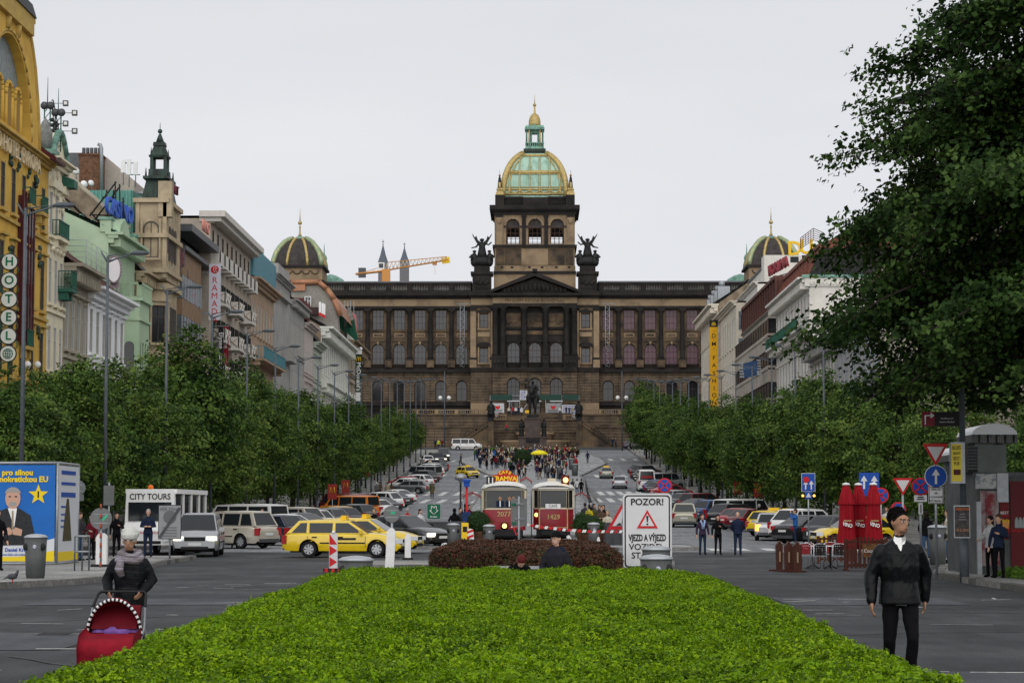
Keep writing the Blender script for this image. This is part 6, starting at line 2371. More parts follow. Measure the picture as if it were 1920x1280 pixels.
while y<372:
 h=float(np.interp(y,[88,105,120,150,170,250,320,350,372],[6.6,7.2,8.2,10.2,9.6,9.8,10.2,12.6,8.5]))*rr.uniform(.85,1.12)
 lab=nth(i,36,'leafy lime tree','right tree row')
 w=1.05
 if 340<y<349:
  lab,w='broad tall lime tree at the top of the right row, before the museum',1.35
 tree((19.6 if i%2 else 18.6)+rr.uniform(-.4,.4)+(1.5 if y<100 else 0)-(1.0 if 335<y<356 else 0),y,h,i*7+2,lab,'lime trees along the right pavement',w)
 y+=6.6+.01*(y-88)
 i+=1
for y,h,k in((92,7.2,3),(104,7.6,0),(96,8.2,2)):
 tree(24.5+rr.uniform(-1,1),y,h,k,'dark lime tree behind the road signs at right, %s of three'%{92:'nearest',104:'farthest',96:'middle'}[y],'lime trees behind the road signs',1.25)
g=np.random.default_rng(5)
t=thing('overhanging_lime_tree','big dark lime tree overhanging the top right corner','tree',(13.7,56,.14))
Vs,ms=[],[]
cl=[]
base,top=Vector((0,0,-.2)),Vector((-.3,0,18))
bb=MB()
bb.tube([base,(0.1,0,3),(-.1,0,7),(-.25,.1,12),top],[.42,.33,.25,.16,.05],10)
for k in range(202):
 z0=g.uniform(4.9,16.5)if k<190 else g.uniform(6,12.5)
 az=g.uniform(0,2*pi)if k<190 else g.uniform(2.5,4.1)
 hh=(z0-3.0)/9.0
 L=(float(np.interp(z0,[3.2,4.5,7,10,13,16.5],[4.4,6.2,6.7,6.0,5.2,3.2]))+g.uniform(-1.5,.35))*(1.0 if cos(az)<.3 else.85)
 L-=.55*(k>=190)
 rise=g.uniform(.0,.35)+.12*hh
 dvec=Vector((cos(az),sin(az),0))
 s=Vector((-.1,0,z0))
 pts=[s]
 for j in range(1,6):
  f=j/5
  pts.append(s+dvec*L*f+Vector((g.normal(0,.12),g.normal(0,.12),L*(rise*f-.42*f*f))))
 if pts[-1].z<4.5 or pts[4].z<4.6:
  pts=[p+Vector((0,0,.9*i/5))for i,p in enumerate(pts)]
 bb.tube(pts,[.11,.08,.06,.045,.03,.012],5,caps=False)
 m=int(L*27)
 for _ in range(m):
  f=min(1.0,g.uniform(.12,1.06)**.8)
  i=min(4,int(f*5))
  p=pts[i].lerp(pts[i+1],f*5-i)
  cl.append((p.x+g.normal(0,.36),p.y+g.normal(0,.36),p.z+g.normal(-.05,.2),dvec.x,dvec.y))
cl=np.array(cl)
cl=cl[cl[:,2]>4.35+.25*np.sin(cl[:,0]*2.1)]
per=9
c=np.repeat(cl[:,:3],per,axis=0)+g.normal(0,.13,(len(cl)*per,3))*np.array([1,1,.75])
d=np.repeat(np.concatenate([cl[:,3:5],np.full((len(cl),1),.6)],axis=1),per,axis=0)
V=leaves(g,c,d*.6,np.full(len(c),.145),.6,fold=.3,aspect=1.15)
mi=np.repeat(g.choice([0,0,1,1,2,2],len(cl)),per)
MLD=[leaf_mat('dark_lime_leaf_a',(.01,.027,.006),(.02,.044,.01)),leaf_mat('dark_lime_leaf_b',(.02,.046,.01),(.034,.068,.015)),leaf_mat('dark_lime_leaf_c',(.04,.082,.018),(.068,.115,.026))]  # greens deeper than the row trees', chosen at random per leaf cluster
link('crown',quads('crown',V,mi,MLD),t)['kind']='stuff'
bb.build('trunk',M_BARK,t)
# ---- clipped hedges: tufts of small leaves scattered over a bumpy core
def tufts(name,seed,n,size,mats,w,hh):
 col=bpy.data.collections.new(name)
 for k in range(5):
  g=np.random.default_rng(seed+k)
  V,mi=[],[]
  nst=7
  pos,out=[],[]
  for s in range(nst):
   a,r=g.uniform(0,6.28),w*math.sqrt(g.random())*.5
   bx,by=r*cos(a),r*sin(a)
   hs=hh*g.uniform(.55,1.1)
   for q in range(n//nst):
    f=(q+.3)/(n//nst)
    an=q*2.4+g.uniform(-.3,.3)
    rr_=size*.55
    pos.append((bx+rr_*cos(an),by+rr_*sin(an),-.02+hs*f))
    out.append((cos(an)*.7,sin(an)*.7,.25+f))
  pos,out=np.array(pos),np.array(out)
  V=leaves(g,pos,out,np.full(len(pos),size),.75,fold=.3,aspect=1.6)
  mi=np.where(g.random(len(pos))<.6,k%len(mats),g.integers(0,len(mats),len(pos)))
  col.objects.link(bpy.data.objects.new(name+'_tuft',quads(name+'_tuft',V,mi,mats)))
 return col
def scatter(o,col,dens,smin,smax,seed,tilt=.35):
 ng=bpy.data.node_groups.new('leaf_scatter','GeometryNodeTree')
 ng.interface.new_socket('Geometry',in_out='INPUT',socket_type='NodeSocketGeometry')
 ng.interface.new_socket('Geometry',in_out='OUTPUT',socket_type='NodeSocketGeometry')
 n,l=ng.nodes,ng.links
 gi,go=n.new('NodeGroupInput'),n.new('NodeGroupOutput')
 dp=n.new('GeometryNodeDistributePointsOnFaces')
 dp.inputs['Density'].default_value=dens
 dp.inputs['Seed'].default_value=seed
 ci=n.new('GeometryNodeCollectionInfo')
 ci.inputs['Collection'].default_value=col
 ci.inputs['Separate Children'].default_value=True
 ci.inputs['Reset Children'].default_value=True
 ip=n.new('GeometryNodeInstanceOnPoints')
 ip.inputs['Pick Instance'].default_value=True
 rv=n.new('FunctionNodeRandomValue')
 rv.data_type='FLOAT_VECTOR'
 rv.inputs[0].default_value,rv.inputs[1].default_value=(-tilt,-tilt,0),(tilt,tilt,6.28)
 rs=n.new('FunctionNodeRandomValue')
 rs.inputs[2].default_value,rs.inputs[3].default_value=smin,smax
 rot=n.new('FunctionNodeRotateEuler')
 rot.rotation_type='EULER' if hasattr(rot,'rotation_type')else rot.rotation_type
 rot.space='LOCAL'
 jg=n.new('GeometryNodeJoinGeometry')
 l.new(gi.outputs[0],dp.inputs['Mesh'])
 l.new(dp.outputs['Points'],ip.inputs['Points'])
 l.new(ci.outputs[0],ip.inputs['Instance'])
 l.new(dp.outputs['Rotation'],rot.inputs[0])
 l.new(rv.outputs[0],rot.inputs[1])
 l.new(rot.outputs[0],ip.inputs['Rotation'])
 l.new(rs.outputs[1],ip.inputs['Scale'])
 l.new(gi.outputs[0],jg.inputs[0])
 l.new(ip.outputs[0],jg.inputs[0])
 l.new(jg.outputs[0],go.inputs[0])
 md=o.modifiers.new('leaf_scatter','NODES')
 md.node_group=ng
def hedge_core(name,xl,xr,y0,y1,h,m,z0=0.0,step=.16,amp=.035,nf=.7):
 """bumpy clipped hedge body; xl, xr give the sides as functions of y"""
 nx,ny=22,int((y1-y0)/step)
 vs,fs=[],[]
 prof=[(0,0.0),(0,.5),(.0,.86),(.012,.95),(.05,1.0)]+[(f,1.0)for f in lin(.1,.9,nx-9)]+[(.95,1.0),(.988,.95),(1,.86),(1,.5),(1,0)]
 k=len(prof)
 for j in range(ny+1):
  y=y0+(y1-y0)*j/ny
  e=min(1.0,min(y-y0,y1-y)/.18)
  for(f,q)in prof:
   x=xl(y)+(xr(y)-xl(y))*f
   z=h*(q if e>=1 else q*(.88+.12*e))
   nv=noise.noise(Vector((x*nf*2,y*nf,1.3)))*amp*1.6+noise.noise(Vector((x*2.6,y*2.6,5.1)))*amp
   if.5<q:
    z+=nv
   xx=x+(noise.noise(Vector((y*1.4,z*2,f)))*amp*1.5 if f in(0,1)else 0)
   vs.append((xx,y,z0+z))
 for j in range(ny):
  for i in range(k-1):
   fs.append((j*k+i,(j+1)*k+i,(j+1)*k+i+1,j*k+i+1))
 for j in(0,ny):
  for i in range(k//2):
   a=(j*k+i,j*k+i+1,j*k+k-2-i,j*k+k-1-i)
   fs.append(a if j==0 else a[::-1])
 b=MB()
 b.add(vs,[tuple(reversed(f))for f in fs])
 me=b.mesh(name,m)
 bm=bmesh.new()
 bm.from_mesh(me)
 bmesh.ops.recalc_face_normals(bm,faces=bm.faces[:])
 if sum(f.normal.z*f.calc_area()for f in bm.faces)<0:
  bmesh.ops.reverse_faces(bm,faces=bm.faces[:])
 bm.to_mesh(me)
 bm.free()
 return link(name,me)
MH=[leaf_mat('privet_leaf',(.095,.19,.003),(.18,.33,.005),.8,.45,.35),leaf_mat('privet_leaf_young',(.185,.32,.004),(.29,.43,.011),.7,.45,.35),leaf_mat('privet_leaf_old',(.03,.07,.003),(.085,.16,.005),.9,.5,.25)]
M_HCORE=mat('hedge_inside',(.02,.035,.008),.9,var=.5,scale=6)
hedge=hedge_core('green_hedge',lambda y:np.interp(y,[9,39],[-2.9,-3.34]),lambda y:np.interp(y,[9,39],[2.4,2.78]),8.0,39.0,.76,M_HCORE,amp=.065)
tag(hedge,'broad clipped bright green hedge filling the foreground','hedge',kind='stuff')
scatter(hedge,tufts('privet',11,84,.0165,MH,.12,.075),270,.65,1.4,3,.6)
MRB=[leaf_mat('barberry_leaf',(.04,.024,.014),(.085,.045,.025),1.0,.5,.2),leaf_mat('barberry_leaf_red',(.07,.028,.018),(.13,.06,.035),1.2,.5,.2),leaf_mat('barberry_leaf_green',(.022,.03,.012),(.05,.06,.022),.7,.5,.2)]
rh=hedge_core('red_hedge',lambda y:-2.06,lambda y:1.66,45.6,60,.93,mat('red_hedge_inside',(.018,.012,.01),.9),z0=.06,step=.2,amp=.04)
tag(rh,'clipped dark red-purple hedge behind the bench','hedge',kind='stuff')
scatter(rh,tufts('barberry',31,35,.035,MRB,.15,.11),130,.8,1.35,4)
MG=[leaf_mat('lawn_leaf',(.07,.15,.02),(.12,.22,.03),.6),leaf_mat('box_leaf',(.02,.05,.012),(.04,.085,.02),1.5)]
for x0,x1,lab in((-9.6,-2.4,'left'),(2.4,7.0,'right')):
 o=hedge_core('planting_bed',lambda y,a=x0:a,lambda y,c=x1:c,375,381,.55,MG[0],z0=zt(377)+.15,step=.6,amp=.12)
 tag(o,'bright green planting bed %s of the horseman pedestal'%lab,'planting',kind='stuff')
 scatter(o,tufts('bed',61,35,.16,[MG[0]],.6,.4),5,.8,1.3,5)
 o=hedge_core('low_red_hedge',lambda y,a=x0:a-.3,lambda y,c=x1:c+.3,373.4,374.6,.75,MATS['red_hedge_inside'],z0=zt(374)+.15,step=.4,amp=.08)
 tag(o,'low dark red hedge edging the planting %s of the horseman pedestal'%lab,'hedge',kind='stuff')
def box_ball(px,Y,r,lab,zc=None,grp=None):
 x=PX(px,Y)
 z=zt(Y)+.15
 g=np.random.default_rng(int(px))
 V,mi,c=crown(int(px),r,r,130,12,.1*max(.8,r),.16,zc=r+.25,sharp=0)
 t=thing('clipped_box_ball',lab,'bush',(x,Y,z),0,grp)
 b=MB()
 b.ball((0,0,r+.25),r*.86,12)
 b.build('core',mat('bush_inside',(.012,.025,.008),.9),t)
 link('leaves',quads('leaves',V,np.zeros(len(V)),[MG[1]]),t)['kind']='stuff'
 b=MB()
 b.lathe([(.3,-.02),(.42,.45),(.45,.5),(.38,.5)],(0,0,0),12)
 b.build('tub',mat('terracotta_tub',(.16,.08,.05),.8,var=.3),t)
 return t
box_ball(897,114,.68,'clipped box ball in a tub left of the left tram')
box_ball(1094,116,.62,'clipped box ball close against the right tram')
box_ball(1108,113,.58,'clipped box ball in a tub right of the right tram')
box_ball(1126,111,.4,'small clipped box ball beside the right metro parapet')
box_ball(980,318,1.45,'large clipped box ball standing in the statue crowd')
gb_=hedge_core('grass_tuft',lambda y:12.3,lambda y:14.0,56,60.5,.12,MG[0],z0=.12,step=.4,amp=.08)
tag(gb_,'patch of rough grass at the kerb by the kiosk','grass',kind='stuff')
scatter(gb_,tufts('grass',71,28,.08,[MG[0]],.2,.12),30,.7,1.3,6)
# ================================================================== vehicles
def paint(name,col,metal=.0,rough=.28):
 return mat('paint_'+name,col,rough,metal,coat=.6,spec=.5,var=.12,scale=1.5)
PT={n:paint(n,c,m)for n,c,m in(('white',(.72,.72,.71),0),('black',(.012,.012,.014),0),('navy',(.012,.016,.035),.2),('silver',(.42,.43,.45),.6),('grey',(.13,.135,.145),.5),('dgrey',(.05,.052,.058),.4),('red',(.32,.012,.02),.1),('dred',(.14,.012,.02),.2),('yellow',(.72,.5,.005),0),('mustard',(.5,.3,.04),0),('orange',(.7,.2,.02),0),('beige',(.5,.46,.38),.2),('champ',(.33,.32,.25),.6),('blue',(.03,.07,.2),.2),('cream',(.6,.57,.48),0))}
M_CGL=mat('car_glass',(.014,.017,.02),.06,spec=.4)
M_TYRE=mat('tyre_rubber',(.013,.013,.014),.8)
M_RIM=mat('alloy_rim',(.42,.43,.45),.35,.8)
M_UNDER=mat('car_underside',(.01,.01,.01),.9)
M_TAIL=mat('tail_lamp',(.32,.01,.015),.2,spec=.6)
M_HEAD=mat('head_lamp',(.6,.62,.65),.1,spec=.8)
M_HEADON=mat('head_lamp_lit',(.8,.8,.75),.2,emit=(1,.93,.75),estr=1.1)
M_AMBON=mat('amber_lamp_lit',(.8,.3,.05),.3,emit=(1,.42,.06),estr=2.2)
M_REDON=mat('brake_lamp_lit',(.7,.05,.03),.3,emit=(1,.08,.05),estr=1.6)
M_PLATE=mat('number_plate',(.6,.6,.6),.5)
P0=PT['white']
def wheel_mesh(r,w=.21):
 b=MB()
 n=20
 prof=[(r*.62,-w/2),(r*.93,-w/2),(r,-w*.3),(r,w*.3),(r*.93,w/2),(r*.62,w/2)]
 for i in range(n):
  a0,a1=2*pi*i/n,2*pi*(i+1)/n
  for j in range(len(prof)-1):
   (r0,y0),(r1,y1)=prof[j],prof[j+1]
   b.quad((r0*cos(a0),y0,r0*sin(a0)),(r0*cos(a1),y0,r0*sin(a1)),(r1*cos(a1),y1,r1*sin(a1)),(r1*cos(a0),y1,r1*sin(a0)))
 t=b.mesh('wheel',M_TYRE)
 b=MB()
 b.prism([(r*.62*cos(a),r*.62*sin(a))for a in lin(0,2*pi,n,endpoint=False)],-w*.2,w*.2,'y',1)
 for i in range(7):
  a=2*pi*i/7
  c,s=cos(a),sin(a)
  for y in(-w*.42,w*.42):
   b.add([(r*.1*c-s*.035,y,r*.1*s+c*.035),(r*.62*c-s*.05,y,r*.62*s+c*.05),(r*.62*c+s*.05,y,r*.62*s-c*.05),(r*.1*c+s*.035,y,r*.1*s-c*.035)],[(0,1,2,3)],0)
 for y in(-w*.45,w*.45):
  for i in range(n):
   a0,a1=2*pi*i/n,2*pi*(i+1)/n
   b.quad(*[(q*cos(a),y,q*sin(a))for q,a in((r*.56,a0),(r*.56,a1),(r*.66,a1),(r*.66,a0))],0)
  b.prism([(r*.13*cos(a),r*.13*sin(a))for a in lin(0,2*pi,8,endpoint=False)],y-.01,y+.01,'y',0)
 return t,b.mesh('rim',[M_RIM,M_UNDER])
CK={'sedan':(4.6,1.8,1.45,.32,1.42,-1.3,.93,.72,1.05,.25,-.95,-1.75,1.0,(-.35,)),'estate':(4.75,1.82,1.49,.325,1.43,-1.3,.95,.74,1.08,.3,-1.75,-2.2,.97,(-.3,-1.35)),'hatch':(4.1,1.74,1.47,.31,1.28,-1.22,.94,.76,1.02,.35,-1.25,-1.85,.97,(-.3,)),'suv':(4.6,1.88,1.72,.37,1.4,-1.3,1.1,.95,1.0,.4,-1.6,-2.1,1.1,(-.3,-1.3)),'mpv':(4.7,1.85,1.74,.33,1.45,-1.35,1.05,.84,1.45,.55,-1.85,-2.2,1.05,(-.2,-1.25)),'van':(5.1,1.92,1.97,.34,1.6,-1.45,1.15,.98,1.75,1.15,-2.4,-2.52,1.15,(.35,-.95)),'bigvan':(5.6,2.0,2.45,.35,1.8,-1.6,1.3,1.0,2.05,1.5,-2.7,-2.78,1.3,(.75,-.8)),}
PROTO={}
def car_proto(kind):
 """one car of each kind with its parts, copied for every car on the square"""
 if kind in PROTO:
  return PROTO[kind]
 L,W,H,r,xf,xr,zbelt,zh,xa,xb,xc,xd,zd,posts=CK[kind]
 t=link('parked_car',None)
 hl=L/2
 sill=.26
 xs=sorted(set([-hl,-hl+.05,-hl+.15,-hl+.35,hl-.35,hl-.15,hl-.05,hl]+[xd,xd-.12,xa,xa+.15]+[ax+q*(r+.07)for ax in(xf,xr)for q in(-1.01,-1,-.85,-.6,-.3,0,.3,.6,.85,1,1.01)]+[0,.5,-.5]))
 xs=[x for x in xs if-hl<=x<=hl]
 def top(x):
  return float(np.interp(x,[-hl,-hl+.05,-hl+.18,xd,xa,xa+.5,hl-.3,hl-.08,hl],[zd-.25,zd-.1,zd-.02,zd,zbelt,zbelt-.03,zh+.04,zh-.06,zh-.2]))
 def hw(x):
  e=abs(x)/hl
  return W/2*(1-.13*max(0,(e-.72)/.28)**2.2)
 def bot(x):
  z=sill+(.1 if abs(x)>hl-.06 else 0)
  for ax in(xf,xr):
   d=abs(x-ax)
   if d<=r+.071:
    z=max(z,r+math.sqrt(max(0,(r+.07)**2-d*d)))
  return z
 b=MB()
 sec=[]
 for x in xs:
  w,zb_,z1=hw(x),bot(x),top(x)
  zm=min(max(.55,zb_+.01),z1-.12)
  half=[(w*.96,zb_),(w,zb_+(zm-zb_)*.6),(w,zm),(w*.985,z1-.1),(w*.93,z1-.025),(w*.8,z1),(0,z1+.025)]
  sec.append([(x,-y,z)for y,z in half]+[(x,y,z)for y,z in half[-2::-1]])
 n=len(sec[0])
 vs=[p for s_ in sec for p in s_]
 fs,ms=[],[]
 for i in range(len(xs)-1):
  for j in range(n-1):
   fs.append((i*n+j,(i+1)*n+j,(i+1)*n+j+1,i*n+j+1))
 b.add(vs,fs,0,True)
 b.add(sec[0],[tuple(range(n))],0)
 b.add(sec[-1],[tuple(range(n-1,-1,-1))],0)
 b.box(-hl+.3,hl-.3,-W/2+.2,W/2-.2,.2,.6,1)
 wb,wt=W/2*.915,W/2*(.73 if kind not in('van','bigvan')else.84)
 zr=H-.05
 bt=lambda x:top(min(max(x,xd),xa))
 A=[(xa,wb,zbelt-.01),(xd,wb,zd-.01)]
 cabin=[(xa,zbelt-.01),(xb,zr),(xc,zr),(xd,zd-.01)]
 pts=[]
 for(x,z)in cabin:
  w=wb if z<zr-.1 else wt
  pts.append((x,w,z))
 xm=(xb+xc)/2
 rf=[(xb,zr),((xb*2+xc)/3,H),((xb+xc*2)/3,H),(xc,zr)]
 v=[(xa,-wb,zbelt-.01),(xb,-wt,zr),(xc,-wt,zr),(xd,-wb,zd-.01),(xa,wb,zbelt-.01),(xb,wt,zr),(xc,wt,zr),(xd,wb,zd-.01)]
 b.add(v,[(0,1,2,3),(7,6,5,4),(0,4,5,1),(3,2,6,7)],0)
 roof=[]
 for(x,z)in rf:
  roof+=[(x,-wt,zr),(x,-wt*.8,zr+(z-zr)*.8+.02),(x,0,z+.012),(x,wt*.8,zr+(z-zr)*.8+.02),(x,wt,zr)]
 b.add(roof,[(i*5+j,(i+1)*5+j,(i+1)*5+j+1,i*5+j+1)for i in range(3)for j in range(4)]+[(0,1,2,3,4),(19,18,17,16,15)],0,True)
 b.build('body',[P0,M_UNDER],t)
 def lerp(a,c,f):
  return tuple(a[i]+(c[i]-a[i])*f for i in range(3))
 def pane(name,q,inset,off,m=M_CGL):
  ctr=[sum(p[i]for p in q)/4 for i in range(3)]
  nv=(Vector(q[1])-Vector(q[0])).cross(Vector(q[2])-Vector(q[0])).normalized()
  if nv.dot(Vector((ctr[0]-xm,ctr[1],ctr[2]-.8)))<0:
   nv=-nv
  pp=[Vector(lerp(p,ctr,inset))for p in q]
  b2=MB()
  b2.add([p+nv*off for p in pp]+[p-nv*.03 for p in pp],[(0,1,2,3),(7,6,5,4),(0,4,5,1),(1,5,6,2),(2,6,7,3),(3,7,4,0)])
  return b2.build(name,m,t)
 pane('windscreen',[v[0],v[4],v[5],v[1]],.07,.012)
 pane('rear_window',[v[3],v[7],v[6],v[2]],.14,.012)
 lo_z,hi_z=zbelt+.02,zr-.07
 cargo=kind in('van','bigvan')
 edges=[None]+list(posts)+[None]
 for s in(-1,1):
  def sp(x,z):
   f=(z-zbelt)/(zr-zbelt)
   return(x,s*(wb+(wt-wb)*f),z)
  for i in range(len(edges)-1):
   x1b=xa-.22 if edges[i]is None else edges[i]-.05
   x1t=xb-.04 if edges[i]is None else edges[i]-.04
   x2b=xd+.18 if edges[i+1]is None else edges[i+1]+.05
   x2t=xc+.1 if edges[i+1]is None else edges[i+1]+.04
   if x1b-x2b<.25:
    continue
   pane('side_window',[sp(x1b,lo_z),sp(x1t,hi_z),sp(x2t,hi_z),sp(x2b,lo_z)],.03,.01)
 e=hl
 for s in(-1,1):
  b2=MB()
  b2.cbox((e-.12,s*W*.36,zh-.1),(.3,.34,.17),0,rz=-s*.42)
  b2.build('headlight',M_HEAD,t)
  b2=MB()
  hz=.34 if kind in('van','bigvan','estate','suv','mpv')else.2
  b2.cbox((-e+.1,s*(W/2-.19),zd-.14-hz/2+.05),(.22,.26,hz),0,rz=s*.3)
  b2.build('tail_light',M_TAIL,t)
  b2=MB()
  b2.cbox((xa-.28,s*(W/2+.08),zbelt+.06),(.12,.2,.14),0)
  b2.build('wing_mirror',P0,t)
  for ax in(xf,xr):
   w=link('wheel',WM[r][0],t,loc=(ax,s*(W/2-.13),r))
   link('rim',WM[r][1],w)
 b2=MB()
 b2.box(e-.1,e+.012,-.42,.42,zh-.2,zh-.04)
 b2.box(e-.1,e+.015,-.55,.55,.3,.42)
 b2.build('grille',M_BLACK,t)
 b2=MB()
 b2.box(e-.05,e+.03,-.26,.26,.46,.57)
 b2.box(-e-.03,-e+.05,-.26,.26,.62,.73)
 b2.build('number_plate',M_PLATE,t)
 b2=MB()
 b2.box(-e-.015,-e+.2,-W*.4,W*.4,.3,.46)
 b2.build('rear_bumper',M_DGREY,t)
 b2=MB()
 for s in(-1,1):
  for x in[xa-.1]+list(posts):
   b2.box(x-.006,x+.006,s*W/2-.01,s*W/2+.003,.4,zbelt-.1)
  b2.box(xr+.45,xf-.45,s*W/2-.01,s*W/2+.014,.55,.6)
  for x in[0.0,-1.05]:
   b2.box(x-.12,x+.08,s*W/2-.02,s*W/2+.02,zbelt-.16,zbelt-.12)
 b2.build('door_trim',M_UNDER,t)
 PROTO[kind]=t
 return t
WM={r:wheel_mesh(r)for r in(.31,.32,.325,.33,.34,.35,.37)}
USED=set()
def car(kind,col,x,y,head,label,group=None,lit=None,taxi=False,dz=0.0,name='parked_car',sc=1.0):
 p=car_proto(kind)
 sw={'paint_white':PT[col]}
 if lit=='front':
  sw['head_lamp']=M_HEADON
 if lit=='brake':
  sw['tail_lamp']=M_AMBON
 o=dup(p,swap=sw)if kind in USED else p
 if kind not in USED:
  USED.add(kind)
  o=dup(p,swap=sw)
 o.name=name
 dy=sin(R(head))
 slope=math.atan((zt(y+2)-zt(y-2))/4)
 fw=Vector((cos(R(head)),sin(R(head)),math.tan(slope)*dy)).normalized()
 side=Vector((-sin(R(head)),cos(R(head)),math.tan(slope)*cos(R(head)))).normalized()
 up=fw.cross(side).normalized()
 M=frame_M(Vector((x,y,zt(y)+.012+dz)),fw,side,up)
 o.matrix_basis=M@Matrix.Diagonal((sc,sc,sc,1))
 tag(o,label,'van' if kind in('van','bigvan')else 'car',group)
 if taxi:
  L,W,H=CK[kind][:3]
  b=MB()
  b.prism([(-.12,H),(.12,H),(.09,H+.17),(-.09,H+.17)],-.34,.34,'y')
  b.box(-.14,.14,-.42,.42,H-.01,H+.03)
  b.build('taxi_sign',M_YELLOW,o)
  b=MB()
  for s in(-1,1):
   b.box(-.3,.6,s*W/2-.01,s*W/2+.008,.7,.78)
  b.build('taxi_lettering',M_BLACK,o)
 return o
GL,GR='cars parked at an angle along the left kerb','cars parked at an angle along the right kerb'
# ---- left row
for(k,c,x,y,h,lab)in[('mpv','beige',-14.3,106,148,'beige minivan parked nearest on the left, beside the couple in coats'),('estate','navy',-13.6,112.5,146,'dark navy estate car second in the left parked row'),('van','white',-15.9,123,150,'big white van at the back of the left parked row'),('sedan','white',-13.7,121,140,'white saloon car parked behind the man with the red suitcase'),('sedan','dgrey',-13.6,128,142,'dark grey saloon parked just past the white saloon on the left'),('suv','beige',-14.6,134.5,146,'beige off-road car between the dark saloon and the white estate on the left'),('estate','white',-14.8,142,146,'white estate car left of the grey estate in the left row'),('estate','grey',-14.5,150,146,'mid-grey estate car with long roof in the left parked row'),('estate','black',-14.3,158,145,'black estate car behind the yellow taxi, left of the mustard car'),('hatch','mustard',-14.8,166,142,'mustard yellow hatchback in the left parked row'),('estate','dgrey',-14.2,172.5,142,'charcoal estate between the mustard hatchback and the orange van'),('van','orange',-15.0,182,148,'bright orange works van in the left parked row'),('van','dred',-16.2,190,150,'dark red van parked behind the orange van'),('hatch','white',-13.9,191,140,'small white hatchback right behind the orange van'),('sedan','black',-13.9,199,142,'black saloon in front of the white pickup on the left'),('suv','white',-14.3,207,150,'white off-road car in the upper part of the left row, beyond the orange van'),('sedan','dgrey',-13.9,216,142,'dark saloon beyond the upper white off-road car at left'),('sedan','white',-13.9,224,140,'white saloon last before the upper left crossing'),('estate','grey',-14.0,250,170,'charcoal estate parked side-on just above the upper left crossing'),('hatch','white',-14.8,257,150,'white hatchback partly behind the charcoal estate up the hill'),('hatch','red',-15.2,262,150,'red hatchback up the hill on the left, behind the white one'),('estate','white',-14.3,268,148,'white estate up the hill next to the red hatchback'),('suv','black',-14.0,276,146,'black off-road car in front of the silver van up the hill'),('van','silver',-14.3,286,152,'silver van with black side glass up the hill on the left'),('sedan','dgrey',-14.6,294,146,'dark saloon past the silver van up the hill'),('suv','white',-14.4,302,148,'white off-road car near the top of the left row'),('estate','dgrey',-14.3,311,148,'dark estate near the top of the left parked row'),('estate','black',-14.6,320,146,'black estate at the top of the left parked row'),('hatch','white',-16.0,335,100,'white hatchback half hidden by the last left tree'),]:
 car(k,c,x,y,h,lab,GL)
car('suv','black',-14.7,338,-70,'black off-road car facing downhill at the top left',lit='front')
o=car('van','dgrey',-14.2,351,-88,'dark van with lit headlights driving downhill on the left lane',lit='front',name='moving_van')
car('van','white',-12.2,402,2,'white minibus standing side-on below the museum ramp',name='minibus',sc=1.06)
car('mpv','silver',PX(374,93),93,-86,'silver minivan with lit headlights waiting at the left of the crossing',lit='front')
tx=car('estate','yellow',PX(646,91),91,-4,'yellow taxi estate crossing side-on in the middle of the picture',taxi=True,name='taxi')
car('estate','yellow',PX(685,97),97.5,-10,'second yellow taxi half hidden behind the side-on yellow taxi',taxi=True,name='taxi')
car('sedan','black',PX(757,106),106,-38,'black saloon with chrome grille facing forward right beside the metro entrance',sc=1.05,lit='front')
# ---- right row
for(k,c,x,y,h,lab)in[('sedan','black',14.2,115,38,'black saloon seen from behind left of the red parasols'),('suv','white',14.8,122.5,40,'white off-road car above the black saloon on the right'),('hatch','dgrey',15.2,112.5,42,'dark hatchback just left of the red parasols'),('hatch','dred',14.5,149,38,'dark red hatchback behind the silver estate with lit lamps'),('hatch','red',14.4,155,38,'bright red hatchback left of the dark red one on the right'),('suv','black',14.4,161,38,'black off-road car in front of the white van on the right'),('van','white',15.6,168,36,'long white van in the middle of the right parked row'),('suv','blue',14.3,177,40,'dark blue off-road car left of the long white van'),('hatch','dgrey',14.4,185,42,'dark grey hatchback between the blue off-road car and black saloon'),('sedan','dgrey',14.2,194,40,'charcoal saloon with silver wheel in the right parked row'),('mpv','dred',15.0,203,40,'dark red minivan in the upper middle of the right row'),('hatch','grey',14.3,212,42,'grey hatchback left of the dark red minivan'),('estate','silver',14.3,221,42,'silver estate last below the upper right crossing'),('sedan','red',14.5,239,20,'low red coupe parked above the upper right crossing'),('estate','dgrey',14.3,246,35,'dark estate behind the red coupe'),('hatch','blue',14.0,252,38,'blue hatchback behind the red coupe and dark estate'),('van','silver',14.9,260,35,'pale silver van at the back of the red coupe group'),('hatch','dred',14.6,279,42,'wine red hatchback up the hill on the right'),('sedan','black',14.2,287,46,'black saloon up the hill on the right'),('suv','black',14.6,296,46,'black off-road car near the top of the right row'),('hatch','dgrey',14.4,305,46,'small dark hatchback at the top of the right row'),]:
 car(k,c,x,y,h,lab,GR)
car('estate','yellow',PX(1452,136),136,60,'yellow taxi behind the silver estate, left one of two on the right',taxi=True,name='taxi')
car('estate','yellow',PX(1478,131),131,60,'yellow taxi behind the silver estate, right one of two on the right',taxi=True,name='taxi')
car('hatch','yellow',PX(1602,107),107,192,'yellow taxi nose just left of the red parasols',taxi=True,name='taxi')
car('estate','silver',PX(1446,124),124,84,'silver estate with lit amber lamps driving away on the right',lit='brake',name='moving_car')
car('suv','champ',PX(1283,164),164,86,'champagne off-road car driving away behind the warning board',name='moving_car')
car('sedan','silver',PX(1162,264),264,88,'silver saloon driving uphill in the right lane',name='moving_car')
car('sedan','champ',PX(1137,296),296,90,'grey-gold taxi saloon driving uphill ahead of the silver saloon',taxi=True,name='moving_car')
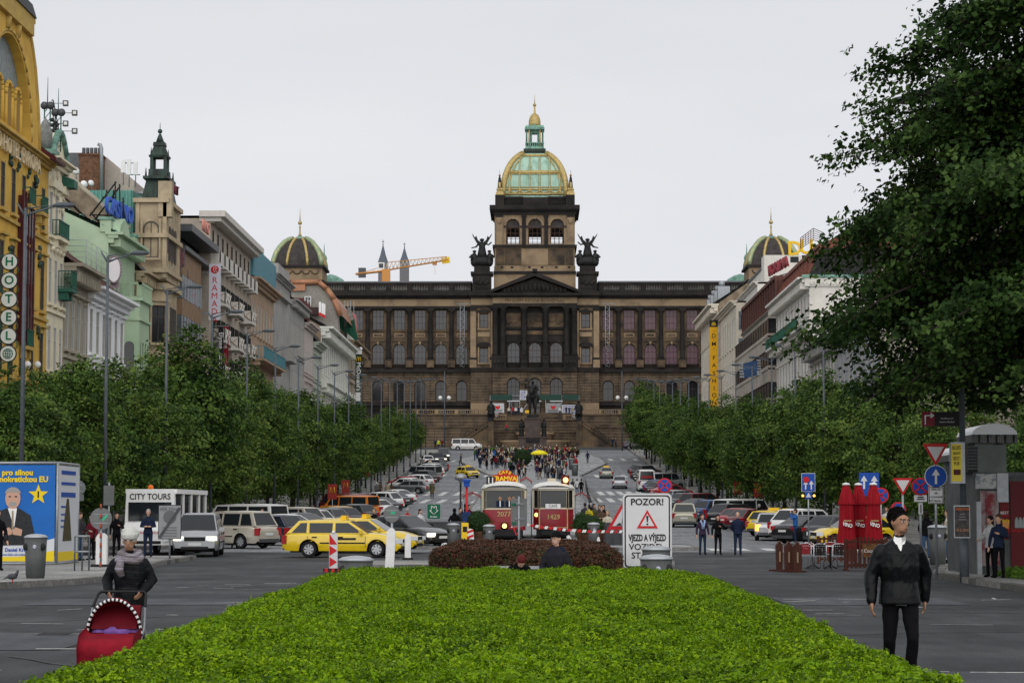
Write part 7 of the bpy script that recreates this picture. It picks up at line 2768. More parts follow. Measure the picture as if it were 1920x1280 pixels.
vb=car('bigvan','white',PX(1211,256),256,90,'white delivery van with printed rear doors on the right lane',name='delivery_van')
text('Sunkisu',.42,M_RED,vb,None,M=MT((-2.83,0,1.72))@MR(R(-90),4,'Z')@MR(R(90),4,'X'),ext=.01,bold=.01)
car('mpv','navy',PX(1193,408),408,0,'dark car passing along the museum street at the upper right',name='moving_car')
car('hatch','yellow',PX(905,298)-2,298,-60,'yellow taxi beside the plaza on the left of the tram sign',taxi=True,name='taxi')
for o in[q for q in bpy.data.objects if q.name.startswith('parked_car')and q.parent is None and 'label' not in q]:
 for ch in list(o.children_recursive):
  bpy.data.objects.remove(ch)
 bpy.data.objects.remove(o)
t=thing('sightseeing_bus','white open-sided sightseeing bus with CITY TOURS lettering','bus',(PX(281,93),93,zt(93)),R(-4))
b=MB()
b.prism([(-1.05,.45),(1.05,.45),(1.05,1.35),(1.0,2.55),(.95,2.72),(-.95,2.72),(-1.0,2.55),(-1.05,1.35)],.0,.25,'y',0)
b.box(-1.05,1.05,-.55,0,.45,1.05,0)
b.prism([(-.55,1.05),(0,1.35),(0,1.05)],-1.02,1.02,'x',0)
b.box(-1.05,1.05,.25,6.0,.45,1.3,0)
b.box(-1.08,1.08,.2,6.1,2.55,2.74,0)
for y in(1.6,3.1,4.6,5.9):
 for x in(-1.03,1.03):
  b.box(x-.04,x+.04,y-.05,y+.05,1.3,2.55,0)
b.build('body',M_WHITE,t)
MB().box(-.9,.9,-.02,.0,1.42,2.2).build('windscreen',M_CGL,t)
MB().box(-1.0,1.0,.3,5.9,1.32,2.5).build('side_glass',M_GLASS,t)
text('CITY TOURS',.34,M_BLACK,t,(0,-.012,2.42),bold=.005,sx=.9)
text('MARTIN TOUR',.13,M_RED,t,(0.1,-.56,.95))
for s in(-1,1):
 MB().lathe([(.001,0),(.13,.01),(.15,.05)],(0,0,0),12).build('headlight',M_HEAD,t).matrix_basis=MT((s*.8,-.56,.72))@MR(R(90),4,'X')
 for y in(.5,5):
  w=link('wheel',WM[.35][0],t,loc=(s*.9,y,.35),rz=R(90))
  link('rim',WM[.35][1],w)
MB().box(-.6,.6,-.57,-.54,.5,.62).build('grille',M_BLACK,t)
MB().lathe([(.12,0),(.12,.1),(.08,.16),(.01,.18)],(-.05,.3,2.74),10).build('beacon',mat('beacon_orange',(.7,.15,.02),.4),t)
# ================================================================== people
def V3(*a):
 return Vector(a)
class Fig:
 """closed overlapping forms fused by voxel remesh into one continuous body; every form carries a material tag"""
 def __init__(s):
  s.b,s.pr=MB(),[]
 def tube(s,tg,path,rad,n=14):
  s.b.tube(path,rad,n,0,True,False)
  rs=rad if isinstance(rad,list)else[rad]*len(path)
  for i in range(len(path)-1):
   s.pr.append((tg,Vector(path[i]),Vector(path[i+1]),rs[i],rs[i+1],(1,1)))
  for p,r in((path[0],rs[0]),(path[-1],rs[-1])):
   s.b.ball(p,r*.98,8)
 def rings(s,tg,rs,n=16):
  """rs: (cx, cy, z, rx, ry)"""
  vs=[(cx+rx*cos(2*pi*k/n),cy+ry*sin(2*pi*k/n),z)for(cx,cy,z,rx,ry)in rs for k in range(n)]
  fs=[(i*n+k,i*n+(k+1)%n,(i+1)*n+(k+1)%n,(i+1)*n+k)for i in range(len(rs)-1)for k in range(n)]
  fs+=[tuple(range(n-1,-1,-1)),tuple((len(rs)-1)*n+k for k in range(n))]
  s.b.add(vs,fs)
  for i in range(len(rs)-1):
   a,c=rs[i],rs[i+1]
   s.pr.append((tg,V3(a[0],a[1],a[2]),V3(c[0],c[1],c[2]),(a[3]+a[4])/2,(c[3]+c[4])/2,(2*a[3]/(a[3]+a[4]),2*a[4]/(a[3]+a[4]))))
 def ell(s,tg,c,r,M=None,bias=0.0):
  b=MB(M or Matrix())
  b.ball(c,1.0,12)
  b2=MB()
  prof=[(max(1e-4,sin(pi*i/7)),-cos(pi*i/7))for i in range(8)]
  vs=[(M or Matrix())@Vector((c[0]+q*cos(2*pi*k/12)*r[0],c[1]+q*sin(2*pi*k/12)*r[1],c[2]+z*r[2]))for q,z in prof for k in range(12)]
  fs=[(i*12+k,i*12+(k+1)%12,(i+1)*12+(k+1)%12,(i+1)*12+k)for i in range(7)for k in range(12)]
  fs+=[tuple(range(11,-1,-1)),tuple(84+k for k in range(12))]
  s.b.add(vs,fs)
  cc=(M or Matrix())@Vector(c)
  m=sum(r)/3
  s.pr.append((tg,cc,cc+V3(0,0,.0005),m+bias,m+bias,(r[0]/m,r[1]/m,r[2]/m)))
 def mesh(s,name,tags,vox,mats,it=3):
  me=bpy.data.meshes.new('tmp')
  me.from_pydata([tuple(p)for p in s.b.v],[],s.b.f)
  o=bpy.data.objects.new('tmp',me)
  COL.objects.link(o)
  md=o.modifiers.new('r','REMESH')
  md.mode,md.voxel_size='VOXEL',vox
  md=o.modifiers.new('s','SMOOTH')
  md.factor,md.iterations=.5,it
  dg=bpy.context.evaluated_depsgraph_get()
  out=bpy.data.meshes.new_from_object(o.evaluated_get(dg))
  bpy.data.objects.remove(o)
  bpy.data.meshes.remove(me)
  out.name=name
  n=len(out.polygons)
  c=np.zeros(n*3)
  out.polygons.foreach_get('center',c)
  c=c.reshape(-1,3)
  best,idx=np.full(n,1e9),np.zeros(n,int)
  for(tg,a,e,r0,r1,q)in s.pr:
   q=np.array([q[0],q[1],q[2]if len(q)>2 else 1.0])
   A,E=np.array(a)/q,np.array(e)/q
   p=c/q
   d=E-A
   t=np.clip(((p-A)@d)/max(1e-12,d@d),0,1)
   dist=np.linalg.norm(p-A-t[:,None]*d,axis=1)-(r0+(r1-r0)*t)
   if tg=='top' and q[2]==1.0 and q[0]!=q[1]:
    dist=dist+9*np.maximum(0,min(a.z,e.z)-.006-c[:,2])
   w=dist<best
   best[w],idx[w]=dist[w],tags.index(tg)
  out.materials.clear()
  for m in mats:
   out.materials.append(m)
  out.polygons.foreach_set('material_index',idx.astype(np.int32))
  out.polygons.foreach_set('use_smooth',np.ones(n,dtype=bool))
  out.update()
  return out
ARMS={'down':((.255,.03,1.13),(.27,-.04,.88)),'swingf':((.25,-.05,1.14),(.25,-.2,.93)),'swingb':((.25,.12,1.15),(.25,.12,.9)),'pocket':((.29,.07,1.14),(.2,-.06,.96)),'up':((.24,-.16,1.3),(.09,-.2,1.55)),'chest':((.27,-.03,1.14),(.1,-.2,1.22)),'fold':((.26,-.05,1.14),(.0,-.2,1.13)),'push':((.27,.02,1.15),(.2,-.27,1.0)),'lap':((.25,.0,1.12),(.1,-.24,1.0)),'back':((.27,.1,1.13),(.1,.16,.97)),'hold':((.26,-.02,1.13),(.2,-.26,1.08))}
LEGS={'stand':((.1,-.01,.5),(.11,.02,.09)),'fwd':((.1,-.16,.52),(.1,-.2,.1)),'rear':((.1,.02,.5),(.1,.26,.16)),'bend':((.11,-.1,.51),(.1,.08,.1)),'out':((.15,-.02,.5),(.2,.02,.09))}
def fig_mesh(arms=('down','down'),legs=('stand','stand'),coat=.86,bulk=0.0,hair='short',yaw=0.0,nod=0.0,vox=.02,slim=1.0,fingers=False,bag=None,sit=False,lean=0.0,skirt=False):
 f=Fig()
 hz=.93
 for i,s in((0,-1),(1,1)):
  kn,an=LEGS[legs[i]]
  if sit:
   kn,an=(.12,-.42,.93),(.13,-.44,.5)
  K,A=V3(s*kn[0],kn[1],kn[2]),V3(s*an[0],an[1],an[2])
  h=V3(s*.088*slim,0,hz)
  f.tube('leg',[h,h.lerp(K,.5),K,K.lerp(A,.35),A],[.092*slim,.082*slim,.062*slim,.06*slim,.05])
  up=max(0,A.z-.1)
  f.tube('shoe',[A+V3(0,.045,-.035),A+V3(s*.01,-.05,-.05-up*.2),A+V3(s*.02,-.155,-.06-up*.5)],[.042,.043,.032])
 B=bulk
 w=slim
 tors=[(0,0,coat,.168*w+B+(.05 if coat<.7 else.012),.125+B*.8+(.04 if coat<.7 else.01)),(0,0,.95,.17*w+B,.122+B*.8),(0,.005,1.06,.15*w+B,.108+B*.8),(0,0,1.22,.172*w+B,.122+B*.7),(0,.005,1.36,.18*w+B*.8,.115+B*.6),(0,.01,1.415,.158*w+B*.4,.092),(0,.012,1.452,.112+B*.3,.078),(0,.012,1.485,.068,.066)]
 f.rings('top',tors)
 if coat>=.9:
  f.rings('leg',[(0,0,.84,.16*w,.118),(0,0,.93,.168*w,.12),(0,0,coat+.01,.16*w,.115)])
 for i,s in((0,-1),(1,1)):
  e,wv=ARMS[arms[i]]
  S=V3(s*.168*w+s*B*.4,.008,1.372)
  E=V3(s*(e[0]*(.6+.4*w)+B*.6),e[1],e[2])
  W_=V3(s*(wv[0]+B*.3),wv[1],wv[2])
  f.tube('top',[S,S.lerp(E,.5),E,E.lerp(W_,.5),W_],[.06+B*.3,.06+B*.32,.055+B*.5,.05+B*.4,.042+B*.25])
  d=(W_-E).normalized()
  if not fingers:
   f.tube('skin',[W_+d*.02,W_+d*.09,W_+d*.16+V3(0,-.015,0)],[.03,.038,.022],7)
  else:
   side=V3(-s*1,0,0)
   acr=d.cross(side).normalized()
   f.tube('skin',[W_,W_+d*.035],[.028,.03],8)
   pc=W_+d*.075
   for k in range(4):
    o=acr*((k-1.5)*.021)
    f.tube('skin',[W_+d*.03+o*.7,pc+o+d*.02],[.017,.0135],7)
    L=(.07,.083,.078,.06)[k]
    crl=side*-.0+V3(-s*.02,-.012,0)
    f.tube('skin',[pc+o+d*.02,pc+o+d*(.02+L*.5)+crl*.5,pc+o+d*(.02+L*.85)+crl*1.6],[.0105,.0095,.008],6)
   th=-acr if acr.y>0 else acr
   f.tube('skin',[W_+d*.035+th*.02,W_+d*.07+th*.05,W_+d*.105+th*.052],[.015,.012,.0095],6)
 HM=MT((0,.0,1.5))@MR(yaw,4,'Z')@MR(nod,4,'X')@Matrix.Scale(1.08,4)@MT((0,0,-1.5))
 f.tube('skin',[V3(0,.015,1.42),V3(0,.0,1.54)],[.058,.054])
 f.ell('skin',(0,.0,1.655),(.074,.093,.1),HM)
 f.ell('skin',(0,-.03,1.588),(.056,.064,.062),HM)
 f.ell('skin',(0,-.062,1.562),(.026,.026,.024),HM)
 f.tube('skin',[HM@V3(0,-.084,1.652),HM@V3(0,-.1,1.617)],[.01,.0135],6)
 for s in(-1,1):
  f.ell('skin',(s*.077,.01,1.635),(.012,.022,.032),HM)
  f.ell('skin',(s*.034,-.078,1.668),(.024,.014,.01),HM)
 if hair=='short':
  f.ell('hair',(0,.018,1.683),(.08,.093,.088),HM,.006)
  f.ell('hair',(0,.05,1.64),(.074,.06,.085),HM,.004)
 elif hair=='bald':
  f.ell('hair',(0,.045,1.64),(.078,.062,.05),HM)
 elif hair=='long':
  f.ell('hair',(0,.02,1.685),(.088,.1,.092),HM,.006)
  f.rings('hair',[(0,.07,1.38,.07,.04),(0,.06,1.5,.1,.06),(0,.045,1.62,.095,.075),(0,.03,1.7,.08,.08)],12)
 elif hair=='hat':
  f.ell('hair',(0,.01,1.7),(.09,.105,.085),HM,.01)
  f.ell('hair',(0,.05,1.65),(.085,.075,.07),HM,.004)
 elif hair=='cap':
  f.ell('hair',(0,.01,1.695),(.085,.1,.075),HM,.006)
  f.ell('hair',(0,-.09,1.7),(.06,.075,.012),HM)
 elif hair=='hood':
  f.ell('hair',(0,.02,1.67),(.1,.11,.12),HM,-.01)
  f.ell('top',(0,.06,1.5),(.12,.09,.08))
 if bag=='backpack':
  f.ell('bag',(0,.19,1.24),(.15,.09,.22))
 elif bag=='shoulder':
  f.ell('bag',(.24,.02,.93),(.05,.12,.12))
  f.tube('bag',[V3(-.1,.1,1.42),V3(.06,.14,1.2),V3(.23,.06,1.0)],.012,6)
 if lean:
  Rl=MT((0,0,.9))@MR(lean,4,'X')@MT((0,0,-.9))
  f.b.v=[Rl@p if p.z>.92 and abs(p.y)<.7 else p for p in f.b.v]
  f.pr=[(tg,Rl@a if a.z>.92 else a,Rl@e if e.z>.92 else e,r0,r1,q)for tg,a,e,r0,r1,q in f.pr]
 return f
TAGS=['top','leg','skin','shoe','hair','bag']
M_SK=mat('skin_light',(.5,.3,.22),.5)
M_SKD=mat('skin_tan',(.33,.18,.115),.5)
CLO={n:mat('cloth_'+n,c,.9,var=.3,scale=9,spec=.06)for n,c in dict(black=(.008,.008,.0095),navy=(.018,.026,.055),grey=(.13,.13,.135),dgrey=(.045,.046,.05),white=(.62,.62,.62),red=(.4,.02,.03),dred=(.14,.015,.025),blue=(.03,.12,.4),jeans=(.05,.09,.17),djeans=(.02,.03,.06),beige=(.35,.29,.2),olive=(.1,.09,.05),brown=(.09,.06,.04),tweed=(.1,.085,.07),green=(.05,.13,.05),yellow=(.7,.6,.03),pink=(.5,.18,.25),purple=(.045,.03,.06),orange=(.6,.2,.03),hivis=(.6,.72,.05),cream=(.55,.5,.4)).items()}
HAIR={n:mat('hair_'+n,c,.8,spec=.1)for n,c in dict(dark=(.015,.011,.009),brown=(.06,.035,.02),blond=(.35,.24,.11),grey=(.3,.29,.28),red=(.13,.018,.014),white=(.55,.54,.52)).items()}
FC={}
def fig(key,**kw):
 vox=kw.pop('vox',.02)
 if key not in FC:
  FC[key]=fig_mesh(**kw).mesh('person',TAGS,vox,[CLO['black'],CLO['djeans'],M_SK,CLO['black'],HAIR['dark'],CLO['dgrey']])
 return FC[key]
def person(me,label,x,y,face,H,top,leg,hair='dark',skin=None,shoe='black',bag='dgrey',group=None,z=None,zo=.0):
 """face: direction the person looks, degrees; -90 is towards the camera"""
 o=link('person',me,None,(x,y,(zt(y)if z is None else z)+zo),R(face+90),label=label,cat='person',group=group)
 s=H/1.765
 o.scale=(s,s,s)
 hm=HAIR.get(hair)or CLO[hair]
 for i,m in enumerate((CLO[top],CLO[leg],skin or M_SK,CLO[shoe],hm,CLO[bag])):
  if i<len(o.material_slots):
   o.material_slots[i].link='OBJECT'
   o.material_slots[i].material=m
 return o
F_={'stand':fig('stand'),'standlong':fig('sl',hair='long',slim=.92),'walk':fig('walk',arms=('swingf','swingb'),legs=('rear','fwd')),'walk2':fig('walk2',arms=('swingb','swingf'),legs=('fwd','rear')),'walklong':fig('wl',arms=('swingf','swingb'),legs=('bend','fwd'),hair='long',slim=.92),'pocket':fig('pocket',arms=('pocket','pocket'),bulk=.015),'coat':fig('coat',coat=.5,bulk=.02),'coatlong':fig('cl',coat=.55,bulk=.012,hair='long',slim=.92),'photo':fig('photo',arms=('up','up'),legs=('out','stand')),'fold':fig('fold',arms=('fold','fold')),'backpack':fig('bp',arms=('hold','down'),legs=('rear','fwd'),bag='backpack'),'packstand':fig('ps',bag='backpack',arms=('pocket','down')),'back':fig('backarm',arms=('back','back'),bulk=.01,hair='bald'),'chest':fig('chest',arms=('down','chest'),hair='long',slim=.95),'hold':fig('hold',arms=('hold','down'),hair='long',slim=.92,bag='shoulder'),'hooded':fig('hooded',hair='hood',bulk=.02,arms=('pocket','pocket')),'cap':fig('cap',hair='cap',arms=('down','hold')),'hatcoat':fig('hatcoat',hair='hat',coat=.6,bulk=.02)}
SW=.14
ppl=[('fold','man in navy jacket and jeans standing before the sightseeing bus',278,85.6,-85,1.8,'navy','djeans','grey',SW),('chest','long haired woman in black left of the man in the navy jacket',219,86.5,-70,1.68,'black','black','dark',SW),('cap','man in grey jacket and jeans standing behind the metal rail',150,80,-20,1.72,'dgrey','jeans','brown',SW),('hold','woman in dark patterned top beside the man behind the rail',172,81,-120,1.62,'dred','black','dark',SW),('coat','man in long brown tweed coat walking away at left',410,107,95,1.82,'tweed','djeans','dark',0),('coatlong','blond woman in khaki coat beside the man in the tweed coat',440,106,88,1.68,'olive','grey','blond',0),('backpack','man in red sleeves with backpack walking right with a suitcase',490,119,10,1.8,'dred','dgrey','dark',0),('pocket','person in red hooded jacket seen from behind by the metro sign',764,112,95,1.8,'red','djeans','grey',.05),('standlong','dark haired woman in white jacket left of the green metro sign',788,115,-60,1.7,'white','djeans','dark',.05),('coat','lone person in olive coat standing on the upper left crossing',810,238,-90,1.75,'olive','black','dark',0),('walk','person in black and white with red shoes crossing up the hill',819,286,-100,1.75,'black','djeans','dark',0),('standlong','fair woman in dark purple jacket and light blue scarf crossing',1317,95,-80,1.7,'purple','djeans','brown',0),('chest','dark haired woman all in black in the middle of the crossing trio',1346,95,-85,1.67,'black','black','dark',0),('back','man in dark blue jacket with hands behind him, right of the trio',1383,94.5,-95,1.78,'navy','djeans','grey',0),('photo','man in bright blue jacket raising a camera beside the silver estate',1491,111,170,1.8,'blue','djeans','brown',0),('hooded','person in black leaning at the dark red hatchback',1424,147,60,1.78,'black','black','grey',0),('packstand','man in pale jacket and jeans with dark backpack on the right pavement',1777,76,170,1.8,'cream','jeans','brown',SW),('walk','dark dressed man walking behind the man with the backpack',1790,78,160,1.78,'black','black','dark',SW),('hooded','person in black hooded jacket and blue jeans by the sign posts',1736,84,100,1.72,'black','jeans','dark',SW),('hold','woman in white top at the kiosk, left of her companion',1856,59.2,-140,1.58,'white','black','dark',SW),('chest','woman in dark blue jacket leaning on her companion at the kiosk',1872,58.4,-120,1.62,'navy','black','brown',SW),('walklong','person in blue jacket walking a child past the upper right cars',1208,287,60,1.7,'blue','djeans','dark',0),('stand','person in dark clothes beside the blue jacket up the right lane',1200,289,60,1.8,'dgrey','black','brown',0),('pocket','man in white shirt standing behind the red parasols',1663,108,-120,1.78,'white','black','brown',SW),('stand','worker in yellow high visibility vest beside the ramp wall',822,408,-80,1.8,'hivis','navy','brown',.1),('pocket','worker in red and white top right of the yellow vest',828.5,408,-80,1.82,'dred','navy','brown',.1),('stand','dark dressed person left of the yellow vest worker',816,410,-80,1.78,'navy','black','dark',.1),('stand','person in dark blue standing by the right ramp wall, left of a pair',1149,428,-80,1.85,'navy','djeans','dark',.15),('fold','person in grey-blue standing by the right ramp wall, right of a pair',1155,428,-80,1.85,'dgrey','djeans','brown',.15),('walk2','dark figure striding along the crossing at the upper right',1182,396,0,1.8,'black','black','dark',0),('stand','person in grey coat among the left parked cars up the hill',706,236,100,1.7,'grey','black','white',.1),('stand','brown dressed person next to the grey coat among parked cars',712,237,100,1.7,'brown','black','brown',.1),('coat','person in tan coat beside the charcoal estate up the hill',726,236,80,1.7,'beige','black','brown',.1),('coatlong','woman in brown coat closest to the charcoal estate up the hill',734,236,80,1.68,'brown','black','dark',.1),('walk','person in pale top walking down the left edge of the upper lane',806,318,-90,1.72,'cream','jeans','grey',0),('standlong','blond woman standing behind the black saloon at the metro',701,125,-90,1.66,'black','black','blond',0),('hooded','person in black hood right of the green metro sign',852,116,100,1.72,'black','black','black',.05),('pocket','person in dark jacket beside the blue ticket post',863,117,-60,1.75,'dgrey','black','dark',.05),('fold','person in white seated-height blouse by the right metro parapet',1139,114,-100,1.62,'cream','beige','blond',.05),('packstand','man in dark jacket left in the group by the right fence',1097,138,80,1.78,'dgrey','black','dark',.15),('coat','person in black coat in the group by the right fence',1108,136,100,1.8,'black','black','grey',.15),('stand','person with yellow jacket in the group by the right fence',1104,129,120,1.75,'yellow','black','dark',.15),('stand','man in olive jacket in the group by the right fence',1115,131,-70,1.78,'olive','djeans','dark',.15),('chest','long haired woman with white scarf by the right fence',1124,133,-80,1.7,'dgrey','djeans','brown',.15),('hooded','hooded person in black closest to the roadworks sign',1131,124,-100,1.75,'black','black','black',.15),('fold','brown dressed person behind the blond woman at the right parapet',1128,119,-90,1.72,'brown','black','brown',.15),('stand','person in light blue jeans walking uphill, left of a trio past the fence',1074,243,90,1.75,'dgrey','jeans','brown',.15),('walk','person in white jacket walking uphill, middle of a trio past the fence',1082,243,90,1.72,'white','jeans','dark',.15),('stand','person all in black walking uphill, right of a trio past the fence',1090,241,90,1.8,'black','black','dark',.15),('stand','person in dark red near the left tram awning',880,128,-60,1.75,'dred','black','dark',.15),('pocket','person in black beside the left tram awning post',871,130,100,1.78,'black','black','dark',.15),('walk','walker in dark jacket on the left edge of the upper plaza',864,330,160,1.8,'dgrey','black','dark',.15),('walk','walker with blue backpack alone on the right of the plaza',1102,338,80,1.8,'navy','djeans','dark',.15),('pocket','person in red jacket on the lower museum terrace, left of the horseman',950,437,-90,1.5,'red','navy','dark',zt_-3.2-zt(437)),]
for(k,lab,px,Y,fc,H,top,leg,hr,zo)in ppl:
 person(F_[k],lab,PX(px,Y),Y,fc,H,top,leg,hr,zo=zo)
CR=[fig('c%d'%i,vox=.034,**kw)for i,kw in enumerate([dict(),dict(hair='long',slim=.92),dict(arms=('pocket','pocket'),bulk=.02),dict(arms=('swingf','swingb'),legs=('rear','fwd')),dict(coat=.6,bulk=.02,hair='hat'),dict(arms=('up','up')),dict(bag='backpack',arms=('fold','fold')),dict(hair='long',coat=.6,slim=.95,arms=('down','chest'))])]
cg=random.Random(21)
tops=['black']*9+['navy']*7+['dgrey']*6+['red']*2+['brown','grey','olive']+['grey','white','white','cream','beige','dred','dred','blue','brown','olive','green','purple']
cn=dict(dgrey='dark grey',dred='wine red',djeans='dark')
spots=[]
tries=0
while len(spots)<235 and tries<12000:
 tries+=1
 zone=cg.random()
 if zone<.4:
  Y,px=cg.uniform(346,369),cg.uniform(885,1082)
 elif zone<.8:
  Y,px=cg.uniform(318,346),cg.choice([cg.uniform(898,968),cg.uniform(1000,1082)])
 else:
  Y,px=cg.uniform(283,322),cg.choice([cg.uniform(955,985),cg.uniform(990,1062),cg.uniform(1020,1062)])
 x=PX(px,Y)
 if abs(x)>9.6 or(abs(Y-318)<2 and abs(x+1.8)<2):
  continue
 if all((x-a)**2+(Y-c)**2>.42 for a,c in spots):
  spots.append((x,Y))
for i,(x,Y)in enumerate(spots):
 top,leg=cg.choice(tops),cg.choice(['black','djeans','jeans','dgrey','djeans','beige'])
 where='close below the horseman pedestal' if Y>350 else('amid the plaza crowd' if Y>322 else 'at the lower end of the plaza')
 person(CR[i%8],'person in %s top and %s trousers %s'%(cn.get(top,top),cn.get(leg,leg),where),x,Y,cg.uniform(-180,180),cg.uniform(1.58,1.86),top,leg,cg.choice(['dark','dark','brown','brown','blond','grey','white']),bag=cg.choice(['black','red','navy']),group='crowd on the plaza below the horseman',zo=.15)
for i,(px,c)in enumerate(((954,'cream'),(962,'red'),(967,'white'),(973,'navy'),(978,'white'),(1062,'black'),(1068,'navy'),(1074,'beige'),(1050,'white'))):
 person(CR[i%8],'person in %s before the museum doors'%({'cream':'cream','beige':'beige'}.get(c,c))+(' by the left banner' if px<960 else ' right of centre' if px>1040 else ' left of centre')+(', in front' if i==4 else ''),PX(px,443),443,-90,1.75,c,'djeans','dark',z=zt_+.19,group='visitors before the museum doors')
# ================================================================== street furniture, statue, trams, foreground figures
def sm(x0,y0,Y):
 return PX(x0,Y)
# ---- street lamps
b=MB()
b.cyl((0,0,-.2),(0,0,1.3),.13,.12,10)
b.cyl((0,0,1.3),(0,0,12.4),.09,.055,10)
lp=b.mesh('pole',M_POLE)
b=MB()
b.tube([(0,0,12.15),(.4,0,12.3),(1.1,0,12.5)],[.05,.035,.028],6)
b.tube([(0,0,12.4),(.6,0,12.48),(1.1,0,12.52)],[.025,.016,.016],5)
b.tube([(-.3,0,12.6),(0,0,12.1)],[.03,.05],5)
la=b.mesh('arm',M_POLE)
b=MB()
b.ball((1.35,0,12.52),.31,12,0,(1.3,.6,.36))
b.ball((1.35,0,12.48),.25,12,1,(1.2,.55,.32))
lh=b.mesh('lamp_head',[M_POLE,mat('lamp_glass',(.4,.41,.42),.2)])
def lamp(x,y,side,lab,grp):
 t=thing('street_lamp',lab,'street lamp',(x,y,zt(y)+.14),0 if side>0 else R(180),grp)
 link('pole',lp,t)
 link('arm',la,t)
 link('lamp_head',lh,t)
y=79.0
while y<372:
 if y<80:
  lab='nearest tall street lamp at left, rising behind the blue election stand'
 elif y<95:
  lab='tall street lamp before the white house, second from the left edge'
 elif y<112:
  lab='tall street lamp before the turreted cream house, behind the sightseeing bus'
 k_=round((y-79)/15.4)
 lab=nth(k_,20,'tall grey street lamp','left row of lamps')if k_>2 else lab
 lamp(-18,y,1,lab,'street lamps along the left pavement')
 if y>135:
  lamp(18,y,-1,nth(k_-4,16,'tall grey street lamp','right row of lamps'),'street lamps along the right pavement')
 y+=15.4
lamp(11.15,59,-1,'street lamp whose grey pole carries the yellow pub advert on the right','street lamps along the right pavement')
for px,Y,lab in((833,396,'left of the ramp'),(1167,398,'right of the ramp')):
 t=thing('globe_lamp','slim lamp mast with pair of white globes %s'%lab,'street lamp',(PX(px,Y),Y,zt(Y)))
 MB().cyl((0,0,0),(0,0,14),.13,.08,8).build('pole',M_POLE,t)
 for s in(-1,1):
  b=MB()
  b.tube([(0,0,8.6),(s*.5,0,8.7),(s*.75,0,9.0)],.05,5)
  b.ball((s*.75,0,9.35),.38,8,1)
  b.build('globe',[M_POLE,M_WHITE],t)
t=thing('plaza_lamp','black post lamp with a domed metal hood left of the trams','street lamp',(PX(863.5,117),117,zt(117)+.1))
MB().cyl((0,0,0),(0,0,3.05),.05,n=8).build('pole',M_BLACK,t)
MB().lathe([(.05,2.95),(.1,3.1),(.3,3.2),(.34,3.28),(.28,3.4),(.1,3.48),(.01,3.5)],n=14).build('lamp_hood',M_STEEL,t)
# ---- mounted duke on his pedestal
SY=372.0
ss=FPX/SY
zg=zt(SY)+.15
def sz(py):
 return PZ(1000,py,SY)
st=thing('equestrian_monument','dark bronze horseman monument on a stepped stone pedestal before the museum','monument',(PX(999,SY),SY,zg))
M_PED=mat('monument_granite',(.11,.085,.075),.6,var=.4,scale=1.5)
hs_=lambda py:sz(py)-zg
b=MB()
b.box(-2.9,2.9,-2.4,3.5,-.3,.35)
b.box(-2.3,2.3,-1.9,3,.35,hs_(821))
b.box(-2.45,2.45,-2.05,3.1,hs_(821),hs_(819))
b.box(-1.25,1.25,-1.4,2.6,hs_(819),hs_(786))
b.box(-1.4,1.4,-1.55,2.7,hs_(786),hs_(783))
b.build('pedestal',M_PED,st)
MB().box(-1.1,1.1,-2.12,-2.06,hs_(829),hs_(823)).build('inscription',M_BRONZE,st)
f=Fig()
k=1.45
f.tube('top',[(0,.9,2.1),(0,.1,2.15),(0,-.75,2.2)],[.55,.58,.52])
f.tube('top',[(0,-.7,2.35),(-.05,-1.15,2.85),(-.1,-1.35,3.15)],[.42,.3,.22])
f.tube('top',[(-.1,-1.3,3.15),(-.12,-1.7,2.75),(-.12,-1.85,2.5)],[.22,.15,.11])
for x,yv,kn in((-.3,-.75,-.12),(.3,-.75,-.5),(-.3,.95,.15),(.3,.95,-.05)):
 f.tube('top',[(x,yv,1.9),(x,yv+kn,1.1),(x,yv+kn*.6,.15),(x,yv+kn*.6-.08,.05)],[.26,.15,.1,.13])
f.tube('top',[(0,1.4,2.3),(.05,1.75,1.9),(.05,1.7,1.0)],[.16,.15,.06])
f.rings('top',[(0,.15,2.45,.42,.34),(0,.12,2.9,.36,.26),(0,.1,3.3,.42,.28),(0,.1,3.55,.2,.18)])
f.ell('top',(0,.05,3.82),(.19,.22,.26))
for s in(-1,1):
 f.tube('top',[(s*.3,.05,2.6),(s*.62,-.2,2.1),(s*.6,-.15,1.5),(s*.62,-.35,1.42)],[.22,.18,.12,.1])
f.tube('top',[(-.4,.1,3.4),(-.75,-.1,3.2),(-.85,-.25,3.6)],[.15,.13,.1])
f.tube('top',[(.4,.1,3.4),(.6,-.05,2.95),(.3,-.35,2.8)],[.15,.13,.1])
f.rings('top',[(0,.55,2.0,.5,.22),(0,.4,2.7,.5,.2),(0,.3,3.4,.3,.14)])
hm=f.mesh('horse_and_rider',['top'],.05,[M_BRONZE])
o=link('horse_and_rider',hm,st,(0,.3,hs_(783)+.35))
o.scale=(k,k,k)
MB().box(-.95,.95,-1.6,2.6,hs_(783),hs_(783)+.45).build('plinth',M_BRONZE,st)
b=MB()
b.cyl((-1.3,-.1,hs_(783)+3.2),(-1.25,0,hs_(708)),.04,n=5)
b.prism([(-1.25,hs_(716)),(-1.25,hs_(709)),(-.6,hs_(711)),(-.75,hs_(715))],-.02,.03,'y')
b.build('lance',M_BRONZE,st)
fs_=Fig()
fs_.rings('top',[(0,0,0,.42,.38),(0,0,.8,.36,.32),(0,0,1.5,.34,.26),(0,0,2.1,.38,.26),(0,0,2.3,.14,.14)])
fs_.ell('top',(0,-.04,2.55),(.17,.19,.23))
for s in(-1,1):
 fs_.tube('top',[(s*.32,0,2.1),(s*.42,-.15,1.65),(s*.1,-.34,1.6)],[.13,.11,.09])
sm_=fs_.mesh('saint_figure',['top'],.045,[M_BRONZE])
